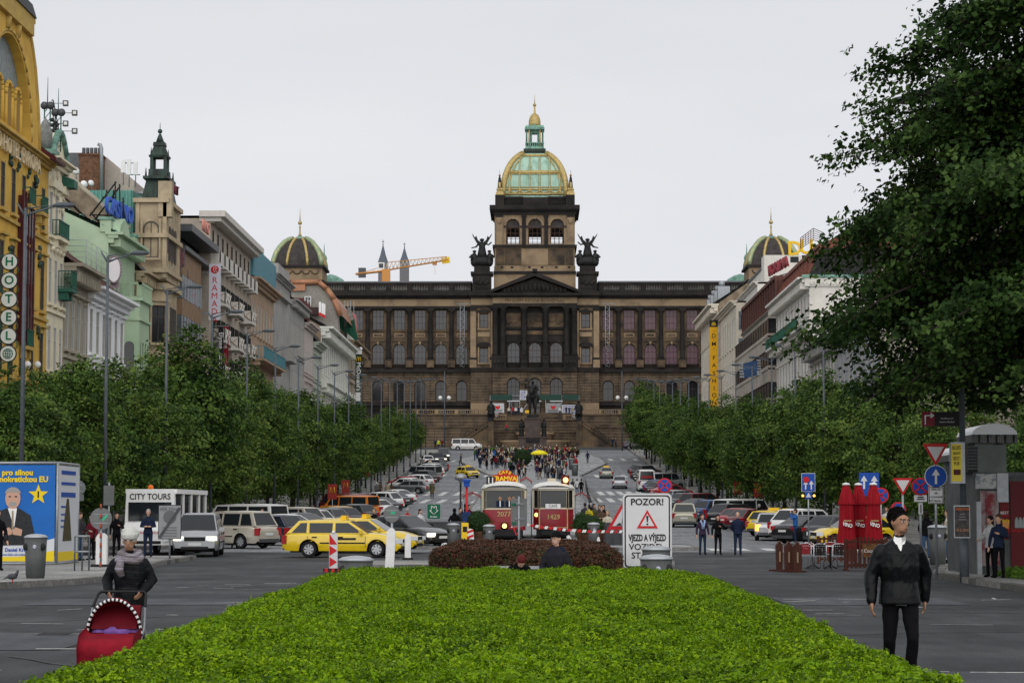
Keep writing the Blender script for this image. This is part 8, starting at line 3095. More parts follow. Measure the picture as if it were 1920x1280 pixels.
for x,yv,r_,lb in((-1.85,-1.5,20,'front left'),(1.85,-1.5,-20,'front right'),(-1.85,2.4,150,'back left'),(1.85,2.4,-150,'back right')):
 o=link('saint_figure',sm_,st,(x,yv,hs_(819)),R(r_))
 o.scale=(1.08,)*3
# ---- the two cafe trams
M_TRED=mat('tram_red',(.26,.012,.022),.35,coat=.4,var=.2,scale=2)
M_TCREAM=mat('tram_cream',(.6,.54,.4),.5,var=.12)
M_TROOF=mat('tram_roof_white',(.66,.66,.63),.6,var=.15)
M_LAMPY=mat('tram_lamp_lit',(.9,.6,.2),.3,emit=(1,.6,.15),estr=2.5)
def tram(px0,px1,Y,num,lab,square):
 w=PX(px1,Y)-PX(px0,Y)
 h=w/2
 t=thing('tram',lab,'tram',(PX((px0+px1)/2,Y),Y,zt(Y)+.1))
 L=9.5
 fr=[(-h,.0),(-h*.72,-.35),(h*.72,-.35),(h,.0)]if not square else[(-h,.0),(-h*.9,-.12),(h*.9,-.12),(h,.0)]
 base=fr+[(h,L),(-h,L)]
 zf,zb_,zw,zr=.55,1.62,2.62,2.75
 def ring(pts,z0,z1,m,name,k=1.0):
  MB().prism([(x*k,y_)for x,y_ in pts],z0,z1,'z').build(name,m,t)
 ring(base,zf,zb_,M_TRED,'lower_body')
 ring(base,zb_,zb_+.08,M_TCREAM,'waist_band',1.015)
 ring([(x*.96,y_+.12)for x,y_ in base],zb_+.08,zw,M_GLASS,'glazing')
 ring(base,zw,zr,M_TCREAM,'header',1.01)
 b=MB()
 for(x,y_)in fr+[((fr[1][0]+0)*.98,fr[1][1]),(fr[2][0]*.98,fr[2][1])]:
  b.box(x-.05,x+.05,y_-.03,y_+.1,zb_+.06,zw)
 for i in range(1,7):
  for s in(-1,1):
   b.box(s*h-.04,s*h+.04,i*1.5-.06,i*1.5+.06,zb_+.06,zw)
 b.build('window_posts',M_TCREAM,t)
 b=MB()
 n=7
 pr=[(h*1.06*cos(pi*i/n),zr+.0+.36*sin(pi*i/n))for i in range(n+1)]
 b.prism(pr,.1,L,'y')
 for i in range(n):
  (x0,z0),(x1,z1)=pr[i],pr[i+1]
  b.add([(x0,.1,z0),(x1,.1,z1),(x1*.78,-.45,zr+(z1-zr)*.35),(x0*.78,-.45,zr+(z0-zr)*.35)],[(0,1,2,3)])
 b.prism([(p[0]*1.0,p[1])for p in[(x*1.06,y_-.06)for x,y_ in fr]+[(h*1.06,L),(-h*1.06,L)]],zr-.05,zr+.03,'z')
 b.build('roof',M_TROOF,t)
 MB().box(-h*.85,h*.85,-.2,L-.3,.15,.6).box(-h*.6,h*.6,-.45,.2,.25,.5).build('undercarriage',M_BLACK,t)
 text(num,.36,M_GOLD,t,((0 if square else.0)-(0 if not square else 0),fr[1][1]-.012,zb_-.42 if not square else zb_-.24),bold=.005)
 return t,h,fr[1][1],zb_,zr
t,h,fy,zb_,zr=tram(905,985,118,'2077','dark red and cream cafe tram on the left, numbered 2077',True)
for s_x,m in((.03,M_LAMPY),):
 MB().lathe([(.2,.0),(.2,.08),(.14,.12)],n=14).build('lamp_ring',M_BLACK,t).matrix_basis=MT((s_x,fy,zb_-.85))@MR(R(90),4,'X')
 MB().lathe([(.13,.1),(.11,.15),(.01,.16)],n=12).build('headlamp',m,t).matrix_basis=MT((s_x,fy,zb_-.85))@MR(R(90),4,'X')
b=MB()
for i,c in enumerate(((-.2,.55),(.28,.5),(.5,.48))):
 b.box(c[0]-.2,c[0]+.2,fy-.005,fy+.01,zb_+.12,zb_+.45,0)
 b.ball((c[0],fy,zb_+.56),.1,8,1,(1,.15,1.2))
 b.box(c[0]-.03,c[0]+.03,fy-.012,fy+.0,zb_+.15,zb_+.45,2)
b.build('painted_passengers',[CLO['navy'],M_SKD,M_WHITE],t)
sg=thing('tram_cafe_sign','red arched roof sign with yellow letters CAFE TRAMVAJ on the left tram','sign',(PX(947,119),119,zt(119)+.1+zr+.33))
b=MB()
b.prism([(-.68,0),(.68,0),(.68,.34),(.42,.36)]+[(.4*cos(a),.36+.26*sin(a))for a in lin(.2,pi-.2,8)]+[(-.42,.36),(-.68,.34)],-.04,.04,'y')
b.build('board',mat('cafe_red',(.42,.02,.02),.4),sg)
MB().box(-.55,.55,-.1,.3,-.22,0).build('box_base',M_TCREAM,sg)
text('TRAMVAJ',.33,M_YELLOW,sg,(0,-.05,.15),bold=.012)
for i,c in enumerate('CAFE'):
 a=pi*(.74-.16*i)
 text(c,.22,M_YELLOW,sg,(.36*cos(a),-.05,.3+.2*sin(a)),rot=(R(90),R(90-math.degrees(a))*-.6*-1,0),bold=.01)
nb=thing('tram_line_number','black line number board reading 11 on the left tram roof','sign',(PX(920,118),118,zt(118)+.1+zr+.38))
MB().box(-.22,.22,-.04,.04,-.22,.22).build('board',M_BLACK,nb)
text('11',.4,M_WHITE,nb,(0,-.045,0),bold=.01)
t,h,fy,zb_,zr=tram(1000,1075,121,'1429','red and cream cafe tram on the right, numbered 1429',False)
MB().box(-.42,.38,fy-.04,fy-.01,zb_+.02,zb_+.28).build('name_board',M_WHITE,t)
text('CAFÉ',.2,M_BLACK,t,(-.02,fy-.045,zb_+.16))
b=MB()
for x in(-h*.7,h*.7):
 b.box(x-.03,x+.03,fy-.02,fy+.05,.55,zb_)
b.box(-h*.68,h*.68,fy-.008,fy,zb_-.98,zb_-.95)
b.build('panel_lines',M_GOLD,t)
MB().lathe([(.11,.0),(.09,.06),(.01,.07)],n=12).build('headlamp',M_LAMPY,t).matrix_basis=MT((-h*.84,fy+.14,zb_-.3))@MR(R(90),4,'X')
MB().box(-.3,.15,.6,1.2,zr+.3,zr+.52).build('roof_box',M_TCREAM,t)
b=MB()
b.box(.42,.86,-.1,.3,zr+.1,zr+.68,0)
b.ball((.66,-.12,zr+.42),.14,10,1)
b.build('roof_lamp',[M_MAROON,M_LAMPY],t)
for px0,px1,Y,lab in((868,904,122,'left of the left tram'),(1077,1103,125,'right of the right tram'),(975,998,128,'between the two trams')):
 aw=thing('cafe_awning','dark red cafe awning %s'%lab,'awning',(PX((px0+px1)/2,Y),Y,zt(Y)+.1))
 w=(PX(px1,Y)-PX(px0,Y))/2
 zc_=2.25 if 'between' not in lab else 3.1
 b=MB()
 b.prism([(-w,zc_),(0,zc_+.2),(w,zc_-.05),(w,zc_+.02),(0,zc_+.29),(-w,zc_+.08)],-.8,4,'y')
 b.build('canopy',M_TRED,aw)
 for x in(-w+.05,w-.05):
  MB().cyl((x,-.7,0),(x,-.7,zc_),.03,n=6).build('post',M_STEEL,aw)
# ---- simple street things
def post_sign(name,lab,cat,px,Y,zc,shapes,h0=None,pr=.035,pm=None,z0=.14,rz=0.0,group=None):
 """post with plates; shapes: (part, outline [(x,z)], material, y)"""
 t=thing(name,lab,cat,(PX(px,Y),Y,zt(Y)+z0),rz,group)
 MB().cyl((0,0,-.05),(0,0,h0 or zc),pr,n=8).build('post',pm or M_STEEL,t)
 for(pn,out,m,yy)in shapes:
  b=MB()
  b.prism(out,-.045-yy-.012,-.045-yy+.012,'y')
  b.build(pn,m,t)
 return t
def circ(r,zc,n=24,xc=0.0):
 return[(xc+r*cos(a),zc+r*sin(a))for a in lin(0,2*pi,n,endpoint=False)]
def rect(w,h,zc,xc=0.0):
 return[(xc-w/2,zc-h/2),(xc+w/2,zc-h/2),(xc+w/2,zc+h/2),(xc-w/2,zc+h/2)]
def tri(w,zc,down=False):
 h=w*.5
 return[(-w/2,zc+h*.8),(0,zc-h*.95),(w/2,zc+h*.8)]if down else[(-w/2,zc-h*.8),(w/2,zc-h*.8),(0,zc+h*.95)]
M_SIGNW=mat('sign_white',(.62,.62,.63),.4,var=.08)
M_BACK=mat('sign_back_grey',(.17,.175,.175),.5,.3,var=.2)
def zof(py,Y):
 return P(1003,py,Y).z
arrow=lambda zc,k,xc=0:[(xc-.05*k,zc-.32*k),(xc+.05*k,zc-.32*k),(xc+.05*k,zc+.05*k),(xc+.17*k,zc+.05*k),(xc,zc+.32*k),(xc-.17*k,zc+.05*k),(xc-.05*k,zc+.05*k)]
def bars(t,out_w,zc,n,y,m=M_BLACK,hh=.03,gap=.07,name='lettering'):
 b=MB()
 for i in range(n):
  w=out_w*(.7+.3*((i*7)%3)/2)
  b.box(-w/2,w/2,y-.006,y,zc+(n/2-i)*gap-hh,zc+(n/2-i)*gap)
 b.build(name,m,t)
Y=60
z=lambda py:zof(py,Y)-.14
nob=lambda r,zc:[('rim',circ(r,zc),M_RED,0),('face',circ(r*.8,zc),M_BLUE,.014)]
t=post_sign('road_sign_post','tallest sign post with give way triangle over round blue arrow and white plate','road sign',1755,Y,z(830),[('rim',tri(.68,z(851),True),M_RED,0),('face',tri(.44,z(850),True),M_SIGNW,.02),('arrow_disc_rim',circ(.3,z(893)),M_SIGNW,0),('arrow_disc',circ(.28,z(893)),M_BLUE,.014),('arrow',arrow(z(893),.62),M_SIGNW,.028),('text_plate',rect(.4,.44,z(928)),M_SIGNW,0)],z(832))
for i,s_ in enumerate(('MIMO IZS','-MF-','S POVOLENÍM','MČ PRAHA 1')):
 text(s_,.075,M_BLACK,t,(0,-.064,z(928)+.15-i*.1),sx=.8)
b=MB()
for(x0,z0,x1,z1)in((-.19,-.21,.19,-.195),(-.19,.195,.19,.21),(-.19,-.2,-.175,.2),(.175,-.2,.19,.2)):
 b.box(x0,x1,-.064,-.058,z(928)+z0,z(928)+z1)
b.build('plate_border',M_BLACK,t)
Y=68
t=post_sign('road_sign_post','no stopping disc on a post with small plates, left of the tallest sign post','road sign',1726,Y,z(895),nob(.27,z(912))+[('text_plate',rect(.38,.2,z(934)),M_SIGNW,0),('arrow_plate',rect(.13,.33,z(953)),M_SIGNW,0),('updown_arrow',rect(.025,.24,z(953)),M_BLACK,.016)])
bars(t,.26,z(934),2,-.06,gap=.06)
for s in(-1,1):
 MB().cbox((0,-.078,z(912)),(.42,.006,.045),0,ry=R(45*s)).build('cross_bar',M_RED,t)
Y=72
post_sign('road_sign_post','smaller give way triangle left of the no stopping disc','road sign',1693,Y,z(897),[('rim',tri(.64,z(911),True),M_RED,0),('face',tri(.42,z(910),True),M_SIGNW,.02)])
for px,py,lab in((1684,957,'low no stopping disc beside the red parasols'),(1652,930,'no stopping disc partly hidden behind the right red parasol')):
 Y=86
 t=post_sign('road_sign_post',lab,'road sign',px,Y,z(py-10),nob(.3,z(py)))
 for s in(-1,1):
  MB().cbox((0,-.078,z(py)),(.46,.006,.05),0,ry=R(45*s)).build('cross_bar',M_RED,t)
Y=88
t=post_sign('lane_sign','blue lane board with white arrows above the red parasols','road sign',1630,Y,z(900),[('board',rect(.78,.9,z(910)),M_BLUE,0),('arrow',arrow(z(906),.8,-.2),M_SIGNW,.016),('arrow',arrow(z(906),.8,.2),M_SIGNW,.016)])
Y=96
t=post_sign('lane_sign','tilted blue lane board with red disc above the pedestrian crossing plate','road sign',1516,Y,z(900),[('border',rect(.58,.78,z(909)),M_SIGNW,0),('board',rect(.54,.74,z(909)),M_BLUE,.012),('arrow',arrow(z(914),.6,-.12),M_SIGNW,.026),('arrow',arrow(z(914),.6,.12),M_SIGNW,.026),('disc',circ(.13,z(904),16,-.1),M_RED,.04),('crossing_plate',rect(.3,.3,z(933)),M_BLUE,0),('crossing_symbol',tri(.22,z(933)),M_SIGNW,.016)])
for s in(-1,1):
 MB().ball((s*.24,-.05,z(934)),.055,8).build('amber_light',M_AMBON,t)
Y=50
t=thing('warning_board','big white warning board reading POZOR! with exclamation triangle','sign',(PX(1213.5,Y),Y,.1))
zz0,zz1=zof(1067,Y)-.1,zof(924,Y)-.1
wv=(PX(1260,Y)-PX(1167,Y))/2
def rrect(w,h0,h1,r):
 p=[]
 for cx_,cz_,a0 in((w-r,h1-r,0),(-w+r,h1-r,90),(-w+r,h0+r,180),(w-r,h0+r,270)):
  p+=[(cx_+r*cos(R(a0+i*22.5)),cz_+r*sin(R(a0+i*22.5)))for i in range(5)]
 return p
for(nm,k,m,yy)in(('board',0,M_STEEL,0),('face',.012,M_SIGNW,.014),('border',.045,M_BLACK,.018),('inner_face',.075,M_SIGNW,.022)):
 MB().prism(rrect(wv-k,zz0+k,zz1-k,.1-k*.5),-yy-.012,.012-yy,'y').build(nm,m,t)
zp_=lambda py:zof(py,Y)-.1
text('POZOR!',.2,M_BLACK,t,(0,-.04,zp_(941)),bold=.004)
MB().prism(tri(.46,zp_(974)),-.05,-.036,'y').build('triangle',M_RED,t)
MB().prism(tri(.31,zp_(975)),-.056,-.045,'y').build('triangle_face',M_SIGNW,t)
MB().prism([(-.025,zp_(975)+.1),(.025,zp_(975)+.1),(.012,zp_(975)-.04),(-.012,zp_(975)-.04)],-.062,-.054,'y').prism(circ(.022,zp_(975)-.085,10),-.062,-.054,'y').build('exclamation_mark',M_BLACK,t)
text('VJEZD A VÝJEZD',.2,M_BLACK,t,(0,-.04,zp_(1008)),sx=.56,bold=.006)
text('VOZIDEL',.19,M_BLACK,t,(-.02,-.04,zp_(1025)),bold=.002)
text('STAVBY',.19,M_BLACK,t,(-.02,-.04,zp_(1041)),bold=.002)
for x in(-.35,.35):
 MB().cyl((x,.05,0),(x,.05,zz1-.2),.035,n=8).build('post',M_STEEL,t)
Y=54
t=post_sign('no_stopping_sign','no stopping disc peeping over the top of the warning board','road sign',1246,Y,zof(905,Y)-.1,nob(.18,zof(913,Y)-.1))
for s in(-1,1):
 MB().cbox((0,-.075,zof(913,Y)-.1),(.28,.006,.03),0,ry=R(45*s)).build('cross_bar',M_RED,t)
Y=66
t=post_sign('roadworks_sign','red bordered roadworks triangle behind the warning board','road sign',1170,Y,zof(940,Y),[('rim',tri(.98,zof(976,Y)),M_RED,0),('face',tri(.68,zof(977,Y)),M_SIGNW,.02)])
zc=zof(976,Y)
b=MB()
b.tube([(-.04,-.09,zc-.22),(-.02,-.09,zc-.05),(.03,-.09,zc+.1)],.035,5)
b.tube([(-.02,-.09,zc-.05),(.08,-.09,zc-.22)],.03,5)
b.ball((.0,-.09,zc+.17),.045,8)
b.tube([(.03,-.09,zc+.08),(.12,-.09,zc-.02),(.18,-.09,zc-.2)],.016,4)
b.prism([(-.24,zc-.27),(-.05,zc-.27),(-.13,zc-.19)],-.1,-.085,'y')
b.build('digger_symbol',M_BLACK,t)
Y=70
t=post_sign('grey_sign_back','grey back of a tall sign panel standing between the two trams','road sign',973,Y,zof(930,Y),[('panel',rect(.5,.86,zof(960,Y)),M_BACK,-.06),('sticker',rect(.14,.07,zof(945,Y),-.16),M_LGRN,0),('sticker',rect(.14,.07,zof(980,Y),-.16),M_LGRN,0),('bracket',rect(.3,.02,zof(944,Y),.02),M_STEEL,.0),('bracket',rect(.3,.02,zof(972,Y),.02),M_STEEL,.0)],z0=0)
for px,Y,py,r_,lab in((190,70,972,.34,'round grey sign back with green sticker on striped pole at left'),(735,62,963,.23,'round grey sign back standing on the tall white bollard before the taxi'),(146,80,915,.27,'round grey sign back high on a post right of the election stand')):
 t=post_sign('round_sign_back',lab,'road sign',px,Y,zof(py-18,Y)-.1,[('disc',circ(r_,zof(py,Y)-.1),M_BACK,0)],z0=.1)
 if px!=146:
  MB().cbox((.12 if px<300 else.03,-.06,zof(py-2,Y)-.1),(.22 if px<300 else.12,.004,.07),0,ry=R(-45 if px<300 else 0)).build('green_sticker',mat('sticker_green',(.05,.4,.22),.5),t)
 for dz in(-.2,.2):
  MB().box(-r_*.7,r_*.7,-.066,-.058,zof(py,Y)-.1+dz*r_*2-.01,zof(py,Y)-.1+dz*r_*2+.01).build('bracket',M_STEEL,t)
 if px==190:
  b=MB()
  for k_ in range(7):
   b.cyl((0,-.08,.05+k_*.3),(0,-.08,.2+k_*.3),.03,n=6)
  b.build('red_stripes',mat('rust_red_white',(.35,.08,.05),.6),t)
 if px==146:
  MB().prism(rect(.42,.22,zof(933,Y)-.1),-.05,-.03,'y').build('lower_plate',M_BACK,t)
Y=86
post_sign('square_sign_back','rectangular dark sign back on a post behind the round sign back','road sign',204,Y,zof(912,Y),[('panel',rect(.4,.75,zof(930,Y)-.14),M_BACK,0)])
t=post_sign('pedestrian_zone_sign','grey pedestrian zone end sign reading PĚŠÍ ZÓNA with diagonal bar','road sign',319,82,zof(950,82)-.14,[('panel',rect(.84,1.24,zof(979,82)-.14),M_BLACK,0),('face',rect(.79,1.19,zof(979,82)-.14),mat('sign_light_grey',(.27,.275,.28),.5),.014)])
zc=zof(979,82)-.14
text('PĚŠÍ ZÓNA',.15,M_DGREY,t,(0,-.075,zc+.45),sx=.95)
MB().prism(circ(.24,zc+.18),-.08,-.072,'y').build('faded_disc',mat('faded_disc',(.13,.135,.14),.6),t)
MB().cbox((0,-.09,zc-.02),(1.3,.01,.1),0,ry=R(-56)).build('diagonal_bar',M_DGREY,t)
b=MB()
for k_ in range(4):
 b.box(-.26,.26,-.08,-.072,zc-.22-k_*.1,zc-.18-k_*.1)
b.build('small_print',M_BACK,t)
# ---- litter bins, bollards, boards, tape
M_BIN=mat('bin_grey',(.095,.1,.1),.5,.2,var=.2,scale=4)
M_LID=mat('bin_lid',(.42,.44,.46),.35,.4,var=.15)
def bin_(px,Y,lab,w=.5,h=1.05,d=.45,z0=.12,rz=0.0):
 t=thing('litter_bin',lab,'litter bin',(PX(px,Y),Y,zt(Y)+z0),rz)
 b=MB()
 prof=[(.8,0),(.8,.05),(.84,.06),(1.0,h)]
 b.lathe([(w/2*q,zz_)for q,zz_ in prof],n=20,sy=d/w)
 b.build('body',M_BIN,t)
 b=MB()
 b.lathe([(w/2*1.05,h),(w/2*1.06,h+.03),(w/2*.8,h+.075),(w/2*.3,h+.1),(.005,h+.105)],n=20,sy=d/w)
 b.build('lid',M_LID,t)
 for x in(-w*.36,w*.04,w*.36):
  r_=.085 if abs(x)>.1*w else.05
  yy=-d/2*math.sqrt(max(.05,1-(x/(w/2))**2))*.98
  b=MB()
  b.ball((x,yy,h*.78),r_,12,0,(1,.35,1.15))
  b.build('opening',M_BLACK if r_>.06 else mat('bin_emblem',(.4,.42,.5),.5),t)
 return t
bin_(68,58,'tall dark grey litter bin before the blue election stand',.58,1.03,.5,.14)
bin_(668,43.5,'wide grey litter bin with pale lid at the left end of the hedge',.66,.79,.6,.08)
bin_(1230,43.5,'wide grey litter bin with pale lid before the warning board',.62,.82,.55,.08)
bin_(1230,48.5,'litter bin hidden behind the bin at the warning board',.6,.92,.5,.08)
bin_(850,100,'grey litter bin right of the metro parapet',.56,1.08,.5,.08)
bin_(917,98,'grey litter bin before the left tram',.52,1.05,.48,.08)
bin_(1113,103,'grey litter bin with letter G right of the right tram',.55,1.0,.48,.15)
bin_(1757,74,'light grey litter bin at the road signs on the right',.62,1.2,.5,.14)
for px,Y,h in((1072,318,1),(1078,300,1),(1050,290,1)):
 bin_(px,Y,'dark litter bin on the plaza, %s'%{1072:'beside the upper crowd',1078:'above the right fence',1050:'nearest the trams'}[px],.9,1.5,.8,.15)
def bollard(px,Y,h,w,lab,z0=.08,lean=0.0):
 t=thing('white_bollard',lab,'bollard',(PX(px,Y),Y,zt(Y)+z0))
 t.rotation_euler=(0,lean,0)
 b=MB()
 b.prism([(-w/2,.06),(w/2,.06),(w/2,h-.12),(w*.3,h-.03),(w*.12,h),(-w*.12,h),(-w*.3,h-.03),(-w/2,h-.12)],-w*.35,w*.35,'y')
 b.build('post',M_WHITE,t)
 MB().box(-w*.9,w*.9,-w*.7,w*.7,0,.08).build('foot',M_BLACK,t)
bollard(730,62,1.32,.24,'tall leaning white bollard before the yellow taxi bonnet',lean=.05)
bollard(765,84,.95,.22,'white bollard right of the taxi bonnet')
bollard(834,78,.72,.3,'white bollard left of the red hedge')
bollard(192,71,1.05,.34,'white bollard under the round sign back at left',z0=.14)
bollard(1066,88,.85,.2,'white bollard holding the striped tape before the right tram')
bollard(968,90,.62,.07,'thin white bollard between the two trams')
bollard(1122,84,.85,.12,'thin white bollard at the right end of the striped tape')
t=thing('striped_beacon','red and white arrow beacon board before the yellow taxi','beacon',(PX(625.5,70),70,0))
zb_=1.0
MB().box(-.13,.13,-.03,.03,.12,1.18).build('board',M_SIGNW,t)
b=MB()
for z0 in(.15,.5,.85):
 b.prism([(-.12,z0),(.12,z0+(.16 if z0<.8 else.0)),(-.12,z0+.32)],-.036,-.028,'y')
b.build('chevrons',M_RED,t)
b=MB()
for k_ in range(3):
 b.box(-.25+k_*.2,-.15+k_*.2,-.17,-.12,0,.12)
MB().box(-.3,.3,-.15,.15,0,.12).build('foot',M_BLACK,t)
b.build('foot_stripes',M_RED,t)
MB().lathe([(.05,1.18),(.05,1.25),(.01,1.28)],n=8).build('lamp',M_WHITE,t)
t=thing('striped_barrier','red and white striped plastic barrier end left of the trams','barrier',(PX(882,96),96,zt(96)+.1))
MB().prism([(-.18,0),(.2,0),(.12,.95),(-.08,.98)],-.1,.1,'y').build('body',M_WHITE,t)
b=MB()
for k_ in range(4):
 b.prism([(-.15,.1+k_*.22),(.14,.2+k_*.22),(.13,.3+k_*.22),(-.14,.2+k_*.22)],-.108,-.098,'y')
b.build('stripes',M_RED,t)
t=thing('barrier_tape','red and white barrier tape strung before the right tram','tape',(0,0,0))
pts=[P(960,986,76)]+[P(px,py,84)for px,py in((985,983),(1020,988),(1062,993),(1110,996),(1168,996))]
n=0
for i in range(len(pts)-1):
 L=max(2,int((pts[i+1]-pts[i]).length/.16))
 for k_ in range(L):
  a,c=pts[i].lerp(pts[i+1],k_/L),pts[i].lerp(pts[i+1],(k_+1)/L)
  b=MB()
  b.add([a+V3(0,0,-.05),c+V3(-.05,0,-.05),c+V3(0,0,.05),a+V3(.05,0,.05)],[(0,1,2,3)])
  b.build('tape_stripe',M_RED if n%2 else M_WHITE,t)
  n+=1
b=MB()
b.tube([P(962,985,76),P(968,1003,76),P(972,998,76)],.03,4)
b.build('tape_end',M_RED,t)
for px0,px1,Y,lab in((788,872,109,'left of the trams'),(1136,1176,106,'right of the trams')):
 t=thing('metro_parapet','dark granite metro stair parapet %s'%lab,'wall',(0,Y,zt(Y)+.1))
 x0,x1=PX(px0,Y),PX(px1,Y)
 n=5 if px0<900 else 3
 gm=mat('parapet_granite',(.06,.062,.068),.35,var=.3,scale=3)
 for k_ in range(n):
  MB().box(x0+(x1-x0)*k_/n+.006,x0+(x1-x0)*(k_+1)/n-.006,0,.3,0,1.05).build('granite_panel',gm,t)
 MB().box(x0-.03,x1+.03,-.03,.35,1.052,1.12).build('coping',M_DGREY,t)
 MB().box(x0,x0+.3,.32,9,0,1.0).box(x1-.3,x1,.32,9,0,1.0).build('side_wall',gm,t)
t=post_sign('metro_sign','green metro sign with white M and down arrow','sign',813.5,110,2.0,[('board',rrect(.31,zof(972,110)-zt(110)-.1,zof(945,110)-zt(110)-.1,.05),mat('metro_green',(.008,.11,.055),.4),0)],z0=.1)
zc=zof(957,110)-zt(110)-.1
b=MB()
ol=[(-.2,.02),(-.12,.02),(-.12,.22),(-.06,.22),(0,.12),(.06,.22),(.12,.22),(.12,.02),(.2,.02),(0,-.18)]
for i in range(len(ol)):
 a,c=ol[i],ol[(i+1)%len(ol)]
 b.tube([(a[0],-.064,zc+a[1]),(c[0],-.064,zc+c[1])],.02,4)
b.build('metro_emblem',M_WHITE,t)
text('Můstek-A',.085,M_WHITE,t,(0,-.062,zc-.29),bold=.003)
t=post_sign('ticket_post','red post with blue cap and blue timetable box left of the trams','post',875,116,2.5,[('timetable_box',rect(.42,1.05,.95),mat('box_blue',(.015,.035,.12),.5),.1)],h0=2.85,pr=.06,pm=M_RED,z0=.15)
MB().lathe([(.2,2.75),(.22,3.0),(.3,3.02),(.3,3.12),(.05,3.16)],n=4,sm=False,a0=R(45)).build('cap',M_BLUE,t)
t=thing('yellow_machine','narrow yellow stamping machine beside the left metro parapet','machine',(PX(872,104),104,zt(104)+.1))
MB().box(-.16,.16,-.15,.15,0,1.12).build('case',M_YELLOW,t)
MB().box(-.1,.1,-.16,-.15,.7,.95).build('panel',M_BLACK,t)
for(a,c,lab)in(((1098,882),(1112,915),'upper'),((1112,917),(1122,940),'middle'),((1122,942),(1150,985),'lower')):
 Ya,Yc={'upper':(262,186),'middle':(182,156),'lower':(152,112)}[lab]
 t=thing('black_fence','%s length of black fence along the right edge of the median'%lab,'fence',(0,0,0))
 A,C=V3(PX(a[0],Ya),Ya,zt(Ya)+.15),V3(PX(c[0],Yc),Yc,zt(Yc)+.15)
 for k_ in range(9):
  q=A.lerp(C,k_/8)
  q.z=zt(q.y)+.15
  MB().cyl(q,q+V3(0,0,1.1),.035,n=6).build('fence_post',M_BLACK,t)
  if k_<8:
   q2=A.lerp(C,(k_+1)/8)
   q2.z=zt(q2.y)+.15
   b=MB()
   b.add([q+V3(-.02,0,.15),q2+V3(-.02,0,.15),q2+V3(-.02,0,1.0),q+V3(-.02,0,1.0),q+V3(.02,0,.15),q2+V3(.02,0,.15),q2+V3(.02,0,1.0),q+V3(.02,0,1.0)],[(0,1,2,3),(4,5,6,7),(3,2,6,7),(0,1,5,4)])
   b.build('fence_panel',M_BLACK,t)
u=thing('open_umbrella','open yellow umbrella held up in the plaza crowd','umbrella',(PX(1011,326),326,zt(326)+.15))
b=MB()
b.lathe([(1.35,1.75),(1.1,2.1),(.6,2.35),(.02,2.45)],n=10)
b.build('canopy',mat('umbrella_yellow',(.8,.68,.02),.5),u)
MB().cyl((0,0,.9),(0,0,2.4),.03,n=5).build('shaft',M_BLACK,u)
person(CR[5],'person in purple top holding the yellow umbrella',u.location.x,325.9,-90,1.72,'purple','djeans','dark',zo=.15)
sc_t=thing('pulled_suitcase','tall red wheeled suitcase beside the walking man','suitcase',(PX(502,119),119,zt(119)))
MB().prism(rrect(.24,.35,1.0,.06),-.16,.16,'y').build('upper_shell',M_RED,sc_t)
MB().prism(rrect(.27,.08,.36,.05),-.18,.18,'y').build('lower_bag',CLO['dred'],sc_t)
MB().tube([(-.12,.1,.9),(-.12,.1,1.2),(.12,.1,1.2),(.12,.1,.9)],.015,5).build('handle',M_BLACK,sc_t)
t=thing('election_stand','cube stand with blue election posters of a suited man','stand',(PX(107,74),74,.0))
W_,Hs=4.6,3.46
M_PB=mat('poster_blue',(.012,.09,.36),.45,col2=(.02,.16,.5),scale=.35,lo=.3,hi=.7)
M_PY=mat('poster_yellow',(.75,.55,.02),.5)
M_PW=mat('poster_white',(.58,.6,.63),.5)
for x in(-W_,0):
 for y_ in(0,3.4):
  MB().cyl((x,y_,0),(x,y_,Hs),.045,n=8).build('frame_tube',M_STEEL,t)
for z0 in(.18,Hs):
 MB().cyl((-W_,0,z0),(0,0,z0),.045,n=8).build('frame_tube',M_STEEL,t)
 MB().cyl((0,0,z0),(0,3.4,z0),.045,n=8).build('frame_tube',M_STEEL,t)
f_=MB().box(-W_,-.07,-.02,.02,.25,Hs-.07).build('front_poster',M_PB,t)
MB().prism([(-W_,.25),(-.07,.25),(-.07,.6),(-1.2,.4),(-W_,.36)],-.034,-.026,'y').build('yellow_swoosh',M_PY,f_)
MB().prism([(-W_,.36),(-1.2,.4),(-.07,.6),(-.07,1.0),(-.9,.78),(-W_,.74)],-.032,-.025,'y').build('white_band',M_PW,f_)
for s_,xx,zz_,sz_ in(('pro silnou',-.8,3.14,.25),('a demokratickou EU',-.3,2.92,.25)):
 text(s_,sz_,M_PY,f_,(xx,-.04,zz_),align='RIGHT',bold=.01)
st_=[(-.62+(.34 if i%2==0 else.14)*sin(pi*i/5),2.42+(.34 if i%2==0 else.14)*cos(pi*i/5))for i in range(10)]
MB().prism(st_,-.036,-.028,'y').build('star',M_PY,f_)
text('1',.28,M_BLACK,f_,(-.62,-.042,2.42),bold=.01)
text('Daniel Kroupa, PhD.',.16,M_BLUE,f_,(-.35,-.042,.62),align='RIGHT',bold=.004)
text('www.kdu-csl-unked.cz',.11,M_BLUE,f_,(-.85,-.042,.47),align='RIGHT')
b=MB()
xm_=-1.45
b.prism([(xm_-.72,.76),(xm_+.6,.78),(xm_+.72,1.15),(xm_+.58,1.75),(xm_+.2,1.98),(xm_-.2,1.98),(xm_-.6,1.8),(xm_-.75,1.3)],-.046,-.036,'y',0)
b.prism([(xm_-.16,1.98),(xm_+.14,1.98),(xm_+.06,1.35)],-.05,-.04,'y',1)
b.prism([(xm_-.03,1.9),(xm_+.03,1.9),(xm_+.05,1.2),(xm_-.02,1.2)],-.054,-.044,'y',3)
